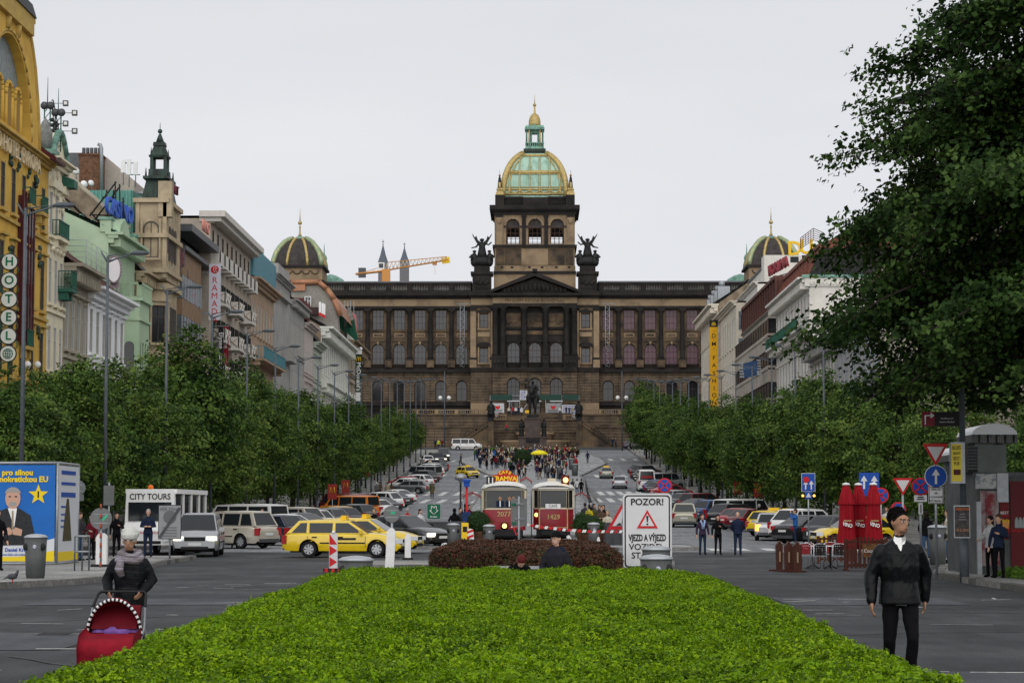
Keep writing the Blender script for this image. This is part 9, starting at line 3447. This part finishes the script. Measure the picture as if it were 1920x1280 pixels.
b.prism([(xm_+.25*cos(a),2.3+.34*sin(a))for a in lin(0,2*pi,20,endpoint=False)],-.052,-.04,'y',2)
b.prism([(xm_+.27*cos(a),2.42+.25*sin(a))for a in lin(.1,pi-.1,12)]+[(xm_-.2,2.5),(xm_+.2,2.5)],-.056,-.05,'y',4)
b.prism([(xm_+.12*cos(a),2.12+.08*sin(a))for a in lin(0,2*pi,12,endpoint=False)],-.058,-.05,'y',4)
for s in(-1,1):
 b.prism([(xm_+s*.1+.045*cos(a),2.36+.022*sin(a))for a in lin(0,2*pi,10,endpoint=False)],-.06,-.05,'y',5)
 b.prism([(xm_+s*.02,1.12),(xm_+s*.3,1.08),(xm_+s*.33,1.28),(xm_+s*.1,1.36),(xm_+s*.0,1.25)],-.062,-.048,'y',2)
b.build('portrait',[CLO['dgrey'],M_WHITE,M_SK,CLO['beige'],HAIR['grey'],M_BLACK],f_)
s_=MB().box(-.02,.02,.1,3.3,.25,Hs-.07).build('side_poster',M_PW,t)
b=MB()
for z0,m,k_ in((3.1,0,.13),(2.75,0,.1),(2.35,0,.16),(2.0,0,.06),(1.75,0,.05),(1.55,0,.05),(1.35,0,.05)):
 b.box(.021,.03,.5,2.8 if k_>.06 else 1.7,z0,z0+k_,0)
b.box(.021,.03,.1,3.3,.25,.55,1)
b.prism([(.8,.9),(2.2,.9),(2.0,1.5),(1.7,2.3),(1.4,2.3),(1.0,1.5)],.022,.034,'x',2)
b.build('print',[M_BLUE,M_PY,CLO['olive']],s_)
MB().box(-W_-.2,1.0,-.25,4,0,.1).build('base_plate',M_STEEL,t)
t=thing('bike_rail','grey tubular rail stand beside the election poster stand','rail',(PX(154,66),66,.14))
for x in(-.2,.02,.22):
 MB().cyl((x,0,0),(x,0,1.0),.025,n=6).build('upright',M_POLE,t)
for z0 in(.55,1.0):
 MB().cyl((-.22,0,z0),(.24,0,z0),.03,n=6).build('crossbar',M_STEEL,t)
t=thing('pigeon','dark grey pigeon on the left pavement edge','bird',(PX(25,54),54,.14),R(30))
b=MB()
b.ball((0,0,.15),.085,10,0,(1.5,.8,.85))
b.tube([(.08,0,.18),(.12,0,.25)],[.05,.035],7,0)
b.ball((.13,0,.27),.036,8,0)
b.prism([(-.1,.12),(-.24,.08),(-.1,.17)],-.04,.04,'y',0)
b.cyl((.01,.02,0),(.01,.02,.08),.008,n=4,m=1)
b.cyl((.01,-.02,0),(.01,-.02,.08),.008,n=4,m=1)
b.build('body',[mat('pigeon_grey',(.06,.065,.075),.6),M_RED],t)
person(F_['hold'],'person in black jacket cut by the left edge of the picture',PX(-4,66),66,-60,1.78,'black','black','brown',zo=SW)
# ---- terrace with closed red parasols
TY=77.0
M_PAR=mat('parasol_red',(.36,.01,.02),.8,var=.35,scale=2,stretch=(6,6,.4))
for i,(px,dy)in enumerate(((1587,0),(1610,.5),(1638,-.3))):
 t=thing('closed_parasol','closed red parasol, %s of three on the terrace'%('left','middle','right')[i],'parasol',(PX(px,TY+dy),TY+dy,0))
 n=20
 prof=[(.05,2.82),(.1,2.78),(.2,2.4),(.255,2.12),(.2,2.1),(.22,1.6),(.26,1.1),(.29,.72),(.26,.6)]
 vs,fs=[],[]
 for j,(r_,z0)in enumerate(prof):
  for k_ in range(n):
   a=2*pi*k_/n
   rr_=r_*(1+(.16 if k_%2 else-.16)*min(1,j/3))
   vs.append((rr_*cos(a),rr_*sin(a),z0))
 fs=[(j*n+k_,j*n+(k_+1)%n,(j+1)*n+(k_+1)%n,(j+1)*n+k_)for j in range(len(prof)-1)for k_ in range(n)]
 MB().add(vs,fs).build('folded_cloth',M_PAR,t)
 MB().lathe([(.14,2.77),(.12,2.83),(.01,2.86)],n=12).build('top_cap',M_WHITE,t)
 MB().cyl((0,0,0),(0,0,2.7),.03,n=6).build('pole',M_DGREY,t)
 MB().box(-.3,.3,-.3,.3,0,.08).build('base',M_DGREY,t)
 text('VINO',.17,M_WHITE,t,(0,-.27,1.42),rot=(R(90),R(14),0),sx=.8,ext=.012,bold=.006)
 MB().box(-.13,.13,-.27,-.25,1.54,1.59).build('swash',mat('parasol_tan',(.4,.25,.13),.6),t)
M_BRW=mat('brown_stained_wood',(.09,.03,.02),.55,var=.4,scale=3,stretch=(6,6,1))
def pale_fence(lab,x0,x1,Y,h=.95,n=9,curve=.12):
 t=thing('terrace_fence',lab,'fence',(0,Y,0))
 for k_ in range(n):
  f=k_/(n-1)
  x=x0+(x1-x0)*f
  hh=h+curve*sin(pi*f)
  MB().box(x-.04,x+.04,-.015,.015,.08,hh).build('slat',M_BRW,t)
 for z0 in(.14,h-.08):
  MB().box(x0-.05,x1+.05,.017,.04,z0,z0+.07).build('rail',M_BRW,t)
 for x in(x0-.06,x1+.06):
  MB().box(x-.05,x+.05,-.05,.05,0,h+.05).build('post',M_BRW,t)
  MB().box(x-.06,x+.06,-.3,.3,0,.05).build('foot',M_BRW,t)
 return t
t=pale_fence('brown slatted terrace fence with drinks plate in front of the parasols',PX(1588,72),PX(1652,72),72)
MB().box(PX(1616,72),PX(1652,72),-.05,-.02,.42,.85).build('advert_plate',mat('plate_brown_gold',(.2,.1,.03),.5,col2=(.08,.035,.02),scale=8),t)
text('Coca-Cola',.15,M_WHITE,t,(PX(1636,72),-.056,.62),sx=.9)
pale_fence('brown slatted terrace fence behind the chairs',PX(1537,82),PX(1600,82),82)
pale_fence('brown slatted terrace fence right of the parasols, behind the man',PX(1655,74),PX(1690,74),74,n=6)
for i,(px,Y)in enumerate(((1459,71.5),(1476,70.5),(1492,70))):
 t=thing('menu_post','brown carved wooden end post of the terrace, %s of three'%('left','middle','right')[i],'post',(PX(px,Y),Y,0))
 MB().prism([(-.08-.02*i,0),(.08+.02*i,0),(.1+.02*i,.8),(.07,.86),(.0,.95),(-.07,.86),(-.1-.02*i,.8)],-.4,.0,'y').build('board',M_BRW,t)
 MB().box(-.3,.3,-.1,.1,0,.05).build('foot',M_BRW,t)
 MB().box(-.025,.025,-.42,-.4,.3,.62).build('label_plate',mat('plate_tan',(.3,.22,.14),.5),t)
M_CAN=mat('red_seat_mesh',(.25,.02,.025),.6)
def chair(px,Y,rz,col,lab):
 t=thing('cafe_chair',lab,'chair',(PX(px,Y),Y,0),R(rz),'metal cafe chairs on the terrace')
 MB().box(-.22,.22,-.22,.22,.43,.455).build('seat',M_STEEL,t)
 b=MB()
 for s in(-1,1):
  b.tube([(s*.24,-.22,0),(s*.2,-.18,.44),(s*.23,-.2,.64),(s*.23,.1,.66),(s*.2,.24,.8),(s*.1,.26,.84)],.014,5)
  b.tube([(s*.24,.24,0),(s*.2,.2,.44),(s*.2,.24,.8)],.014,5)
 b.tube([(-.1,.26,.84),(.1,.26,.84)],.014,5)
 b.build('frame',mat('polished_tube',(.6,.6,.62),.25,.8),t)
 b=MB()
 for k_ in range(6):
  b.box(-.18+k_*.062,-.14+k_*.062,.235,.25,.48,.8)
 for k_ in range(5):
  b.box(-.18,.18,.232,.253,.5+k_*.07,.535+k_*.07)
 b.build('backrest',col,t)
for i,(px,Y,rz,c,lab)in enumerate(((1512,74,160,M_CAN,'metal cafe chair with red back, leftmost on the terrace'),(1534,72.6,185,M_BLACK,'metal cafe chair with dark back, near front left of the terrace'),(1572,72.8,175,M_BLACK,'metal cafe chair with dark back, close to the slatted front fence'),(1520,76,20,M_CAN,'metal cafe chair with red back, behind the front chairs'),(1556,76.5,-10,M_CAN,'metal cafe chair with red back, in the rear row'))):
 chair(px,Y,rz,c,lab)
for px,Y,lab in((1523,74.6,'left'),(1556,74.4,'right')):
 t=thing('cafe_table','round metal cafe table, %s of two'%lab,'table',(PX(px,Y),Y,0))
 MB().lathe([(.36,.72),(.37,.74),(.36,.76)],n=20).build('top',mat('polished_tube',(.6,.6,.62),.25,.8),t)
 MB().cyl((0,0,.02),(0,0,.72),.035,n=8).build('column',M_BLACK,t)
 for k_ in range(4):
  a=R(45+90*k_)
  MB().tube([(0,0,.12),(.28*cos(a),.28*sin(a),.02)],.02,5).build('foot',M_BLACK,t)
# ---- kiosk, phone shelters, adverts at the right
KX,KY=PX(1832,62),62.0
t=thing('kiosk','dark grey refreshment kiosk with graffiti, red drink panels and steel cooler box','kiosk',(KX,KY,.14))
M_KG=mat('kiosk_grey',(.1,.11,.11),.6,var=.35,scale=2)
kx=lambda px:PX(px,62)-KX
kz=lambda py:zof(py,62)-.14
MB().box(0,4,0,4.5,0,kz(885)).build('cabin',M_KG,t)
MB().box(kx(1836),kx(1890),.1,2.2,kz(885),kz(834)).build('cooler_box',mat('cooler_steel',(.16,.18,.175),.5,.3,var=.3,scale=1.5),t)
for k_ in range(8):
 z0=kz(880)+k_*.085
 MB().box(kx(1818),kx(1835),.05,.12,z0,z0+.055).build('louvre',M_DGREY,t)
MB().box(kx(1818),kx(1836),.12,2.2,kz(885),kz(836)).build('vent_box',M_BLACK,t)
MB().box(-.1,4,-.06,.0,kz(893),kz(886)).build('fascia',M_DGREY,t)
M_GRAF=mat('graffiti_panel',(.3,.26,.26),.5,col2=(.2,.03,.04),scale=2.2,lo=.42,hi=.55)
MB().box(kx(1838),kx(1848),-.04,-.0,kz(1060),kz(920)).build('wall_panel',M_GRAF,t)
MB().box(kx(1849),kx(1872),-.04,-.0,kz(1060),kz(920)).build('wall_panel',M_GRAF,t)
MB().box(kx(1830),kx(1868),-.1,-.0,kz(916),kz(888)).build('light_panel',mat('sticker_panel',(.2,.23,.25),.5,col2=(.45,.45,.45),scale=6,lo=.5,hi=.6),t)
MB().box(kx(1869),kx(1890),-.12,-.0,kz(941),kz(887)).build('grey_panel',M_STEEL,t)
a_=MB().box(kx(1875),kx(1891),-.05,-.0,kz(1010),kz(942)).build('price_panel',mat('panel_dark_red',(.13,.012,.015),.5),t)
text('BEST',.11,M_WHITE,a_,((kx(1875)+kx(1891))/2,-.06,kz(961)))
text('PRICES',.07,M_RED,a_,((kx(1875)+kx(1891))/2,-.06,kz(967)))
b=MB()
b.prism([(kx(1883)-.1,kz(990)),(kx(1883)+.1,kz(990)),(kx(1883)+.13,kz(978)),(kx(1883)-.13,kz(978))],-.062,-.05,'y',1)
for k_ in range(5):
 b.box(kx(1883)-.11+k_*.05,kx(1883)-.08+k_*.05,-.062,-.05,kz(978),kz(974-k_%2),0)
b.build('chips_picture',[M_YELLOW,M_ORANGE],a_)
a_=MB().box(kx(1894),kx(1935),-.06,-.0,kz(1062),kz(902)).build('drinks_panel',mat('panel_deep_red',(.1,.008,.012),.4),t)
text('Coca-Cola',.16,M_RED,a_,(kx(1912),-.07,kz(993)))
b=MB()
for k_ in range(3):
 x=kx(1905+k_*7)
 b.prism([(x-.05,kz(989)),(x+.05,kz(989)),(x+.045,kz(975)),(x+.015,kz(969)),(x-.015,kz(969)),(x-.045,kz(975))],-.075,-.06,'y')
b.build('bottle_picture',mat('bottle_print',(.25,.3,.29),.5),a_)
MB().box(kx(1836)-.12,kx(1836),-.3,-.18,0,kz(940)).build('downpipe',M_STEEL,t)
for px0,px1,py0,py1,Y,lab in((1810,1894,797,832,66,'big arched white ribbed canopy roof above the kiosk'),(1770,1822,838,866,84,'smaller arched white ribbed canopy roof left of the kiosk')):
 x0,x1,z1,z0=PX(px0,Y),PX(px1,Y),zof(py0,Y),zof(py1,Y)
 t=thing('canopy_shelter',lab,'shelter',((x0+x1)/2,Y,.14))
 w=(x1-x0)/2
 zz0,zh_=z0-.14,z1-z0
 b=MB()
 arcp=[(w*cos(pi*i/10),zz0+zh_*(.42+.58*sin(pi*i/10)))for i in range(11)]
 b.prism(arcp,-1.2,1.2,'y')
 b.build('arched_roof',mat('canopy_white',(.5,.51,.52),.4),t)
 for i in range(6):
  x=-w*.95+1.9*w*i/5
  MB().box(x-.04,x+.04,-1.15,1.15,zz0,zz0+zh_*.42).build('rib',M_DGREY,t)
 for i in range(5):
  x=-w*.95+1.9*w*i/5
  MB().box(x+.06,x+.38*w-.06,-1.0,-.97,zz0,zz0+zh_*.4).build('ribbed_panel',mat('frosted_panel',(.35,.34,.32),.4),t)
 for x in(-w*.6,w*.6):
  MB().box(x-.1,x+.1,.2,.4,0,zz0).build('column',M_KG,t)
 if px0==1770:
  MB().box(-w*.55,w*.75,-.95,-.9,.4,zz0-.1).build('advert_poster',mat('poster_pale_blue',(.1,.16,.4),.5,col2=(.35,.4,.5),scale=1.2,lo=.45,hi=.6),t)
  MB().box(w*.1,w*.7,-.97,-.955,zz0-.6,zz0-.3).build('poster_logo',M_RED,t)
t=thing('yellow_pub_advert','yellow lightbox advert with black lettering on the grey lamp pole','advert',(PX(1795,58.6),58.6,0))
z1,z0=zof(829,58.6),zof(906,58.6)
MB().box(-.16,.2,-.1,.12,z0,z1).build('case',M_STEEL,t)
MB().box(-.15,.12,-.115,-.1,z0+.05,z1-.05).build('face',mat('advert_yellow',(.62,.5,.06),.5),t)
for s_,f in(('BLUES',.86),('sport',.74),('BEST',.6),('PUB',.48)):
 text(s_,.13,M_BLACK,t,(-.02,-.12,z0+(z1-z0)*f),sx=.62)
MB().box(-.1,.08,-.122,-.115,z0+.22,z0+.36).build('picture',M_MAROON,t)
t=thing('event_poster','black framed event poster reading SPEEDWAY low on the grey pole','poster',(PX(1803,58.4),58.4,0))
z1,z0=zof(947,58.4),zof(1008,58.4)
MB().box(-.21,.2,-.08,0,z0,z1).build('frame',M_STEEL,t)
MB().box(-.19,.18,-.092,-.08,z0+.03,z1-.03).build('sheet',mat('poster_black',(.02,.018,.02),.4,col2=(.07,.06,.06),scale=9),t)
text('SPEEDWAY',.085,mat('poster_orange',(.6,.15,.02),.5),t,(0,-.096,z1-.1),sx=.85)
text('31.5.2014',.095,mat('poster_tan',(.5,.25,.12),.5),t,(0,-.096,z0+.2),sx=.85)
bars(t,.2,(z0+z1)/2+.1,3,-.094,mat('poster_grey',(.2,.2,.2),.5),.02,.07)
t=thing('direction_board','dark red direction board with white right-turn arrow high at the right','sign',(PX(1760,59),59,0))
z1,z0=zof(772,59),zof(799,59)
MB().box(-.4,.62,-.02,.02,z0,z1).build('board',mat('board_black',(.02,.018,.02),.5),t)
MB().box(-.4,-.08,-.03,-.02,z0,z1).build('red_field',mat('board_maroon',(.2,.02,.035),.5),t)
MB().tube([(-.32,-.04,z0+.04),(-.32,-.04,z1-.1),(-.14,-.04,z1-.1)],.025,4).prism([(-.18,z1-.17),(-.08,z1-.1),(-.18,z1-.03)],-.045,-.035,'y').build('arrow',M_WHITE,t)
text('Vodičkova 31',.06,M_SIGNW,t,(.25,-.024,z0+.2))
text('Galerie Myslbek',.06,M_SIGNW,t,(.25,-.024,z0+.11))
MB().cyl((.6,.05,z0+.1),(.75,.05,z0+.1),.03,n=5).build('bracket',M_STEEL,t)
for i,(px,Y,lab)in enumerate(((687,252,'left row, highest up the hill'),(648,196,'left row, middle'),(623,172,'left row, lowest'),(1384,190,'right row, left one'),(1422,178,'right row, right one'))):
 t=post_sign('red_panel_sign','small red panel sign with golden arches under the trees, %s'%lab,'sign',px,Y,2.4,[('panel',rect(.7,1.15,2.3),mat('panel_red',(.22,.025,.02),.6),0)])
 MB().tube([(-.2,-.07,2.2),(-.13,-.07,2.65),(0,-.07,2.3),(.13,-.07,2.65),(.2,-.07,2.2)],.035,4).build('arches',M_YELLOW,t)
for i,Y in enumerate(range(112,250,17)):
 t=thing('shop_awning','canvas awning over a shop window on the left side, %s'%('lowest' if i==0 else 'highest' if i==8 else 'along the row'),'awning',(-29.6,Y,zt(Y)+.14),0,'shop awnings along the left side')
 b=MB()
 b.prism([(0,3.5),(2.2,2.7),(2.2,2.5),(2.15,2.5),(2.15,2.65),(0,3.4)],0,6,'y')
 b.build('canvas',(CLO['cream'],CLO['brown'],CLO['dred'])[i%3],t)
 MB().cyl((2.1,.2,0),(2.1,.2,2.6),.03,n=5).build('post',M_STEEL,t)
# ================================================================== foreground figures
from mathutils.bvhtree import BVHTree
def overlay(me,par,name,pts,m,M=None,d=(0,1,0),off=.004,sub=1):
 """thin piece of cloth or feature lying on the body: a polygon fan or strip projected on the mesh along d"""
 bv=BV[me.name]
 M=M or Matrix()
 D=(M.to_3x3()@Vector(d)).normalized()
 b=MB()
 out=[]
 for row in pts:
  r_=[]
  for(x,z)in row:
   o=M@Vector((x,-.6,z))
   h=bv.ray_cast(o,D)
   p=(h[0]if h[0]else o+D*.5)-D*off
   r_.append(p)
  out.append(r_)
 for i in range(len(out)-1):
  for j in range(len(out[i])-1):
   b.add([out[i][j],out[i][j+1],out[i+1][j+1],out[i+1][j]],[(0,1,2,3)],0,True)
 return b.build(name,m,par)
def strip(a,c,w,n=8):
 """rows of a thin band from a to c"""
 a,c=Vector(a),Vector(c)
 d=(c-a).normalized()
 q=Vector((-d.y,d.x))*w/2
 return[[tuple(a.lerp(c,i/n)-q),tuple(a.lerp(c,i/n)+q)]for i in range(n+1)]
def oval(cx,cz,rx,rz,n=5,k=9):
 return[[(cx+rx*f*cos(2*pi*j/k),cz+rz*f*sin(2*pi*j/k))for j in range(k+1)]for f in lin(0.02,1,n)]
BV={}
def hero(name,label,x,y,face,H,mats,z=0.0,vox=.009,yaw=0.0,nod=0.0,**kw):
 f=fig_mesh(vox=vox,fingers=True,yaw=yaw,nod=nod,**kw)
 me=f.mesh(name,TAGS,vox,mats,14)
 wr=np.zeros(len(me.vertices)*3)
 me.vertices.foreach_get('co',wr)
 wr=wr.reshape(-1,3)
 hard=np.zeros(len(me.vertices),bool)
 for p in me.polygons:
  if p.material_index>1:
   hard[list(p.vertices)]=True
 for i,v in enumerate(me.vertices):
  if not hard[i]:
   q=v.co
   a=noise.noise(Vector((q.x*9,q.y*9,q.z*7+q.x*6)))+.5*noise.noise(Vector((q.x*22,q.y*22,q.z*17-q.x*16)))
   wr[i]+=np.array(v.normal)*(.0075*a)
 me.vertices.foreach_set('co',wr.ravel())
 me.update()
 BV[me.name]=BVHTree.FromPolygons([v.co for v in me.vertices],[tuple(p.vertices)for p in me.polygons])
 o=link(name,me,None,(x,y,z),R(face+90),label=label,cat='person')
 s=H/1.765
 o.scale=(s,s,s)
 HM=MT((0,.0,1.5))@MR(yaw,4,'Z')@MR(nod,4,'X')@Matrix.Scale(1.08,4)@MT((0,0,-1.5))
 L=kw.get('lean',0)
 if L:
  HM=MT((0,0,.9))@MR(L,4,'X')@MT((0,0,-.9))@HM
 return o,me,HM
def facef(o,me,HM,brow,lip,iris=(.02,.015,.012),stub=None):
 for s in(-1,1):
  overlay(me,o,'eye',oval(s*.033,1.648,.0155,.0062),mat('eye_white',(.55,.52,.5),.3),HM,off=.0025)
  overlay(me,o,'iris',oval(s*.033,1.648,.0065,.0062),mat('eye_iris',iris,.2),HM,off=.004)
  overlay(me,o,'eyebrow',strip((s*.014,1.666),(s*.055,1.67),.009,6),brow,HM,off=.003)
 overlay(me,o,'lips',oval(0,1.581,.024,.007),lip,HM,off=.003)
 overlay(me,o,'mouth_line',strip((-.022,1.581),(.022,1.581),.003,6),mat('mouth_dark',(.06,.02,.018),.6),HM,off=.0045)
M_LEATH=mat('black_leather',(.0045,.005,.006),.3,spec=.14,bump=.2,bscale=18)
M_LEATHS=mat('leather_seam',(.006,.006,.007),.5)
M_TROU=mat('black_trousers',(.005,.005,.0065),.9,spec=.12)
man,mm,HM=hero('person','man in black leather jacket and white shirt walking in the right foreground, looking right',PX(1685,22.7),22.7,-92,1.79,[M_LEATH,M_TROU,M_SKD,CLO['black'],mat('black_curly_hair',(.006,.005,.005),.9,spec=.05),CLO['black']],yaw=R(42),nod=R(2),arms=('down','swingb'),legs=('rear','bend'),coat=.845,bulk=.034,hair='short',slim=1.0)
facef(man,mm,HM,HAIR['dark'],mat('lip_tan',(.26,.1,.08),.5))
overlay(mm,man,'stubble',[[(x,z)for x in lin(-.045,.045,8)]for z in lin(1.54,1.572,4)],mat('stubble_skin',(.2,.115,.08),.7),HM,off=.001)
vrows=[[(-(.05*(1-f)+.004)+q*2*(.046*(1-f)+.004),1.5-.135*f)for q in lin(0,1,5)]for f in lin(0,1,9)]
overlay(mm,man,'shirt',vrows,M_WHITE,off=.007)
for s in(-1,1):
 overlay(mm,man,'shirt_collar',[[(s*.052,1.515),(s*.025,1.5)],[(s*.062,1.475),(s*.02,1.45)],[(s*.045,1.44),(s*.018,1.425)]],M_WHITE,off=.014)
 overlay(mm,man,'jacket_lapel',strip((s*.075,1.46),(s*.006,1.36),.018),M_LEATHS,off=.008)
 overlay(mm,man,'shoulder_seam',strip((s*.1,1.46),(s*.2,1.33),.008),M_LEATHS,off=.003)
 overlay(mm,man,'pocket_welt',strip((s*.1,1.09),(s*.15,1.0),.012),M_LEATHS,off=.004)
overlay(mm,man,'zip',strip((.004,1.31),(.002,.9),.007,14),M_LEATHS,off=.004)
overlay(mm,man,'waistband',[[(x,z)for x in lin(-.17,.17,14)]for z in(.865,.92)],M_LEATHS,off=.003)
overlay(mm,man,'shirt_hem',[[(x,z)for x in lin(-.05,.05,6)]for z in(.835,.85)],M_WHITE,off=.004)
b=MB()
g=np.random.default_rng(3)
for k_ in range(300):
 d=g.normal(0,1,3)
 d/=np.linalg.norm(d)
 if d[1]<-.35 and d[2]<.45 or d[2]<-.35:
  continue
 p=HM@V3(d[0]*.083,.022+d[1]*.098,1.683+d[2]*.094)
 b.ball(p,g.uniform(.007,.014),5)
b.build('hair',mm.materials[4],man)
M_PUFF=mat('black_puffer',(.007,.0075,.009),.6,spec=.1,bump=.4,bscale=12)
M_KNIT=mat('white_knit',(.55,.55,.52),.9,bump=1.0,bscale=45)
wx,wy=PX(244,25.7),25.7
wom,wm_,HM=hero('person','woman in white knit hat and black quilted jacket pushing the red pram',wx,wy,-90,1.55,[M_PUFF,CLO['jeans'],M_SKD,CLO['black'],M_KNIT,CLO['black']],arms=('push','push'),legs=('rear','fwd'),coat=.82,bulk=.035,hair='hat',slim=1.02,nod=R(8))
facef(wom,wm_,HM,HAIR['brown'],mat('lip_brown',(.28,.1,.08),.5))
for z0 in np.arange(.9,1.4,.07):
 overlay(wm_,wom,'quilt_seam',[[(x,z0+dz+.01*cos(x*12))for x in lin(-.2,.2,14)]for dz in(0,.007)],M_BLACK,off=.002)
b=MB()
b.lathe([(.092,1.672),(.099,1.685),(.1,1.725),(.095,1.74)],(0,.012,0),18,0,True,1.0,1.12)
b.ball((.0,.03,1.71),.1,12,0)
b.ball((.04,.1,1.72),.065,10,0)
hb=b.build('hat_brim',M_KNIT,wom)
hb.matrix_basis=HM
M_SCARF=mat('striped_scarf',(.13,.11,.11),.9,col2=(.3,.28,.33),scale=3,stretch=(1,1,14),lo=.4,hi=.6)
b=MB()
for k_,(r_,z0,t_)in enumerate(((.115,1.47,.045),(.135,1.43,.05),(.125,1.5,.035))):
 b.tube([(r_*cos(a)*1.1,.005+r_*sin(a),z0+.03*sin(a)+.015*sin(3*a+k_))for a in lin(0,2*pi,17)],t_,7,0,False)
b.tube([(-.08,-.13,1.42),(-.1,-.2,1.3),(-.06,-.19,1.2)],[.05,.06,.04],7)
b.build('scarf',M_SCARF,wom)
pr=thing('pram','red pram with black and white trimmed hood and purple blanket','pram',(wx-.02,wy,0))
M_PRED=mat('pram_red',(.26,.008,.02),.85,var=.3,scale=5,bump=.5,bscale=12)
M_PIN=mat('pram_inside',(.13,.005,.012),.8,var=.3,scale=5)
y0,yh,yf=-.36,-.5,-.78
b=MB()
b.tube([(-.29,y0-.16,.72),(-.27,y0+.03,.86),(-.24,y0+.06,.89),(.24,y0+.06,.89),(.27,y0+.03,.86),(.29,y0-.16,.72)],.017,7)
b.build('handle',M_BLACK,pr)
b=MB()
for s in(-1,1):
 b.tube([(s*.29,y0-.16,.72),(s*.3,-.62,.5),(s*.29,-1.05,.16)],.016,6)
 b.tube([(s*.3,-.62,.5),(s*.29,-.36,.16)],.016,6)
b.build('chassis',M_STEEL,pr)
n=14
arcs=[]
for(yy,w,h,zb_)in((yh,.2,.22,.52),(yh-.06,.26,.34,.47),(yf+.08,.29,.4,.44),(yf,.3,.4,.42)):
 arcs.append([(w*cos(pi*i/n),yy-.03*sin(pi*i/n),zb_+h*sin(pi*i/n))for i in range(n+1)])
b=MB()
for a in range(3):
 for i in range(n):
  b.add([arcs[a][i],arcs[a][i+1],arcs[a+1][i+1],arcs[a+1][i]],[(0,1,2,3)],0,True)
b.add(arcs[0],[tuple(range(n+1))],1)
b.build('hood',[M_PRED,M_PIN],pr)
b=MB()
for i in range(n):
 p,q=Vector(arcs[3][i]),Vector(arcs[3][i+1])
 for k_ in range(3):
  b.tube([p.lerp(q,k_/3),p.lerp(q,(k_+1)/3)],.018,6,(i*3+k_)%2,False)
b.build('hood_trim',[M_BLACK,M_WHITE],pr)
b=MB()
b.prism([(-.27,.3),(.27,.3),(.28,.46),(-.28,.46)],-.8,yh,'y',1)
b.prism([(yf-.02,.5),(-.52,.5),(-.5,.75),(-.54,.75)],-.25,.25,'x',1)
b.build('seat',[M_PRED,M_PIN],pr)
b=MB()
for x,r_ in((-.17,.07),(-.02,.1),(.1,.09),(.2,.06)):
 b.ball((x,yf+.04,.46),r_,10,0,(1.3,.9,.7))
b.build('blanket',mat('lilac_blanket',(.2,.1,.36),.9,var=.4,scale=14),pr)
b=MB()
b.prism([(yf-.02,.46),(yf-.42,.4),(yf-.5,.3),(yf-.46,.12),(yf-.1,.14),(yf,.3)],-.3,.3,'x')
ap=b.build('apron',M_PRED,pr)
md=ap.modifiers.new('b','BEVEL')
md.width,md.segments=.07,4
for x in(-.29,.29):
 for yy in(-.38,-1.1):
  w=link('wheel',WM[.31][0],pr,loc=(x,yy,.13),rz=R(90))
  w.scale=(.42,.3,.42)
bn=thing('bench','park bench between the green and the red hedge','bench',(PX(990,42.6),42.6,.1))
for k_ in range(4):
 MB().box(-.75,.75,-.3+k_*.13,-.2+k_*.13,.42,.455).build('seat_slat',M_STEEL,bn)
for k_ in range(2):
 MB().box(-.75,.75,.26,.29,.5+k_*.13,.56+k_*.13).build('back_slat',M_LID,bn)
for x in(-.7,.7):
 MB().box(x-.03,x+.03,-.28,.28,0,.42).build('leg',M_BLACK,bn)
sit,sm2,HM=hero('person','man in black cap and dark hooded jacket sitting on the bench',PX(1043,42.3),42.3,-104,1.8,[mat('dark_parka',(.018,.017,.022),.8,var=.3,scale=6),CLO['djeans'],M_SK,CLO['black'],CLO['black'],CLO['black']],z=-.38,vox=.011,yaw=R(-22),nod=R(3),arms=('lap','lap'),sit=True,hair='cap',bulk=.02,coat=.9)
facef(sit,sm2,HM,HAIR['brown'],mat('lip_pale',(.34,.15,.12),.5))
MB().tube([(.13*cos(a),.02+.12*sin(a),1.43+.04*sin(a))for a in lin(-.2,pi+.2,12)],[.045]*12,7).build('hood',CLO['navy'],sit)
lw,lm,HM=hero('person','person with dark red hair bending low on the bench',PX(968,42.2),42.2,-80,1.66,[CLO['black'],CLO['djeans'],M_SK,CLO['black'],mat('dark_red_hair',(.09,.012,.01),.6,bump=.8,bscale=50),CLO['black']],z=-.36,vox=.012,nod=R(10),lean=R(52),arms=('lap','lap'),sit=True,hair='long',coat=.9)
sf=link('scarf',MB().tube([(-.03,-.13,1.1),(-.04,-.15,1.3),(-.09,-.06,1.46),(0,.09,1.5),(.09,-.06,1.46),(.04,-.15,1.32),(.02,-.14,1.12)],[.035,.04,.045,.045,.045,.04,.035],7).mesh('scarf',mat('scarf_pale_blue',(.3,.42,.62),.9,var=.3,scale=9)))
sf.parent=next(o for o in bpy.data.objects if o.get('label','').startswith('fair woman in dark purple'))
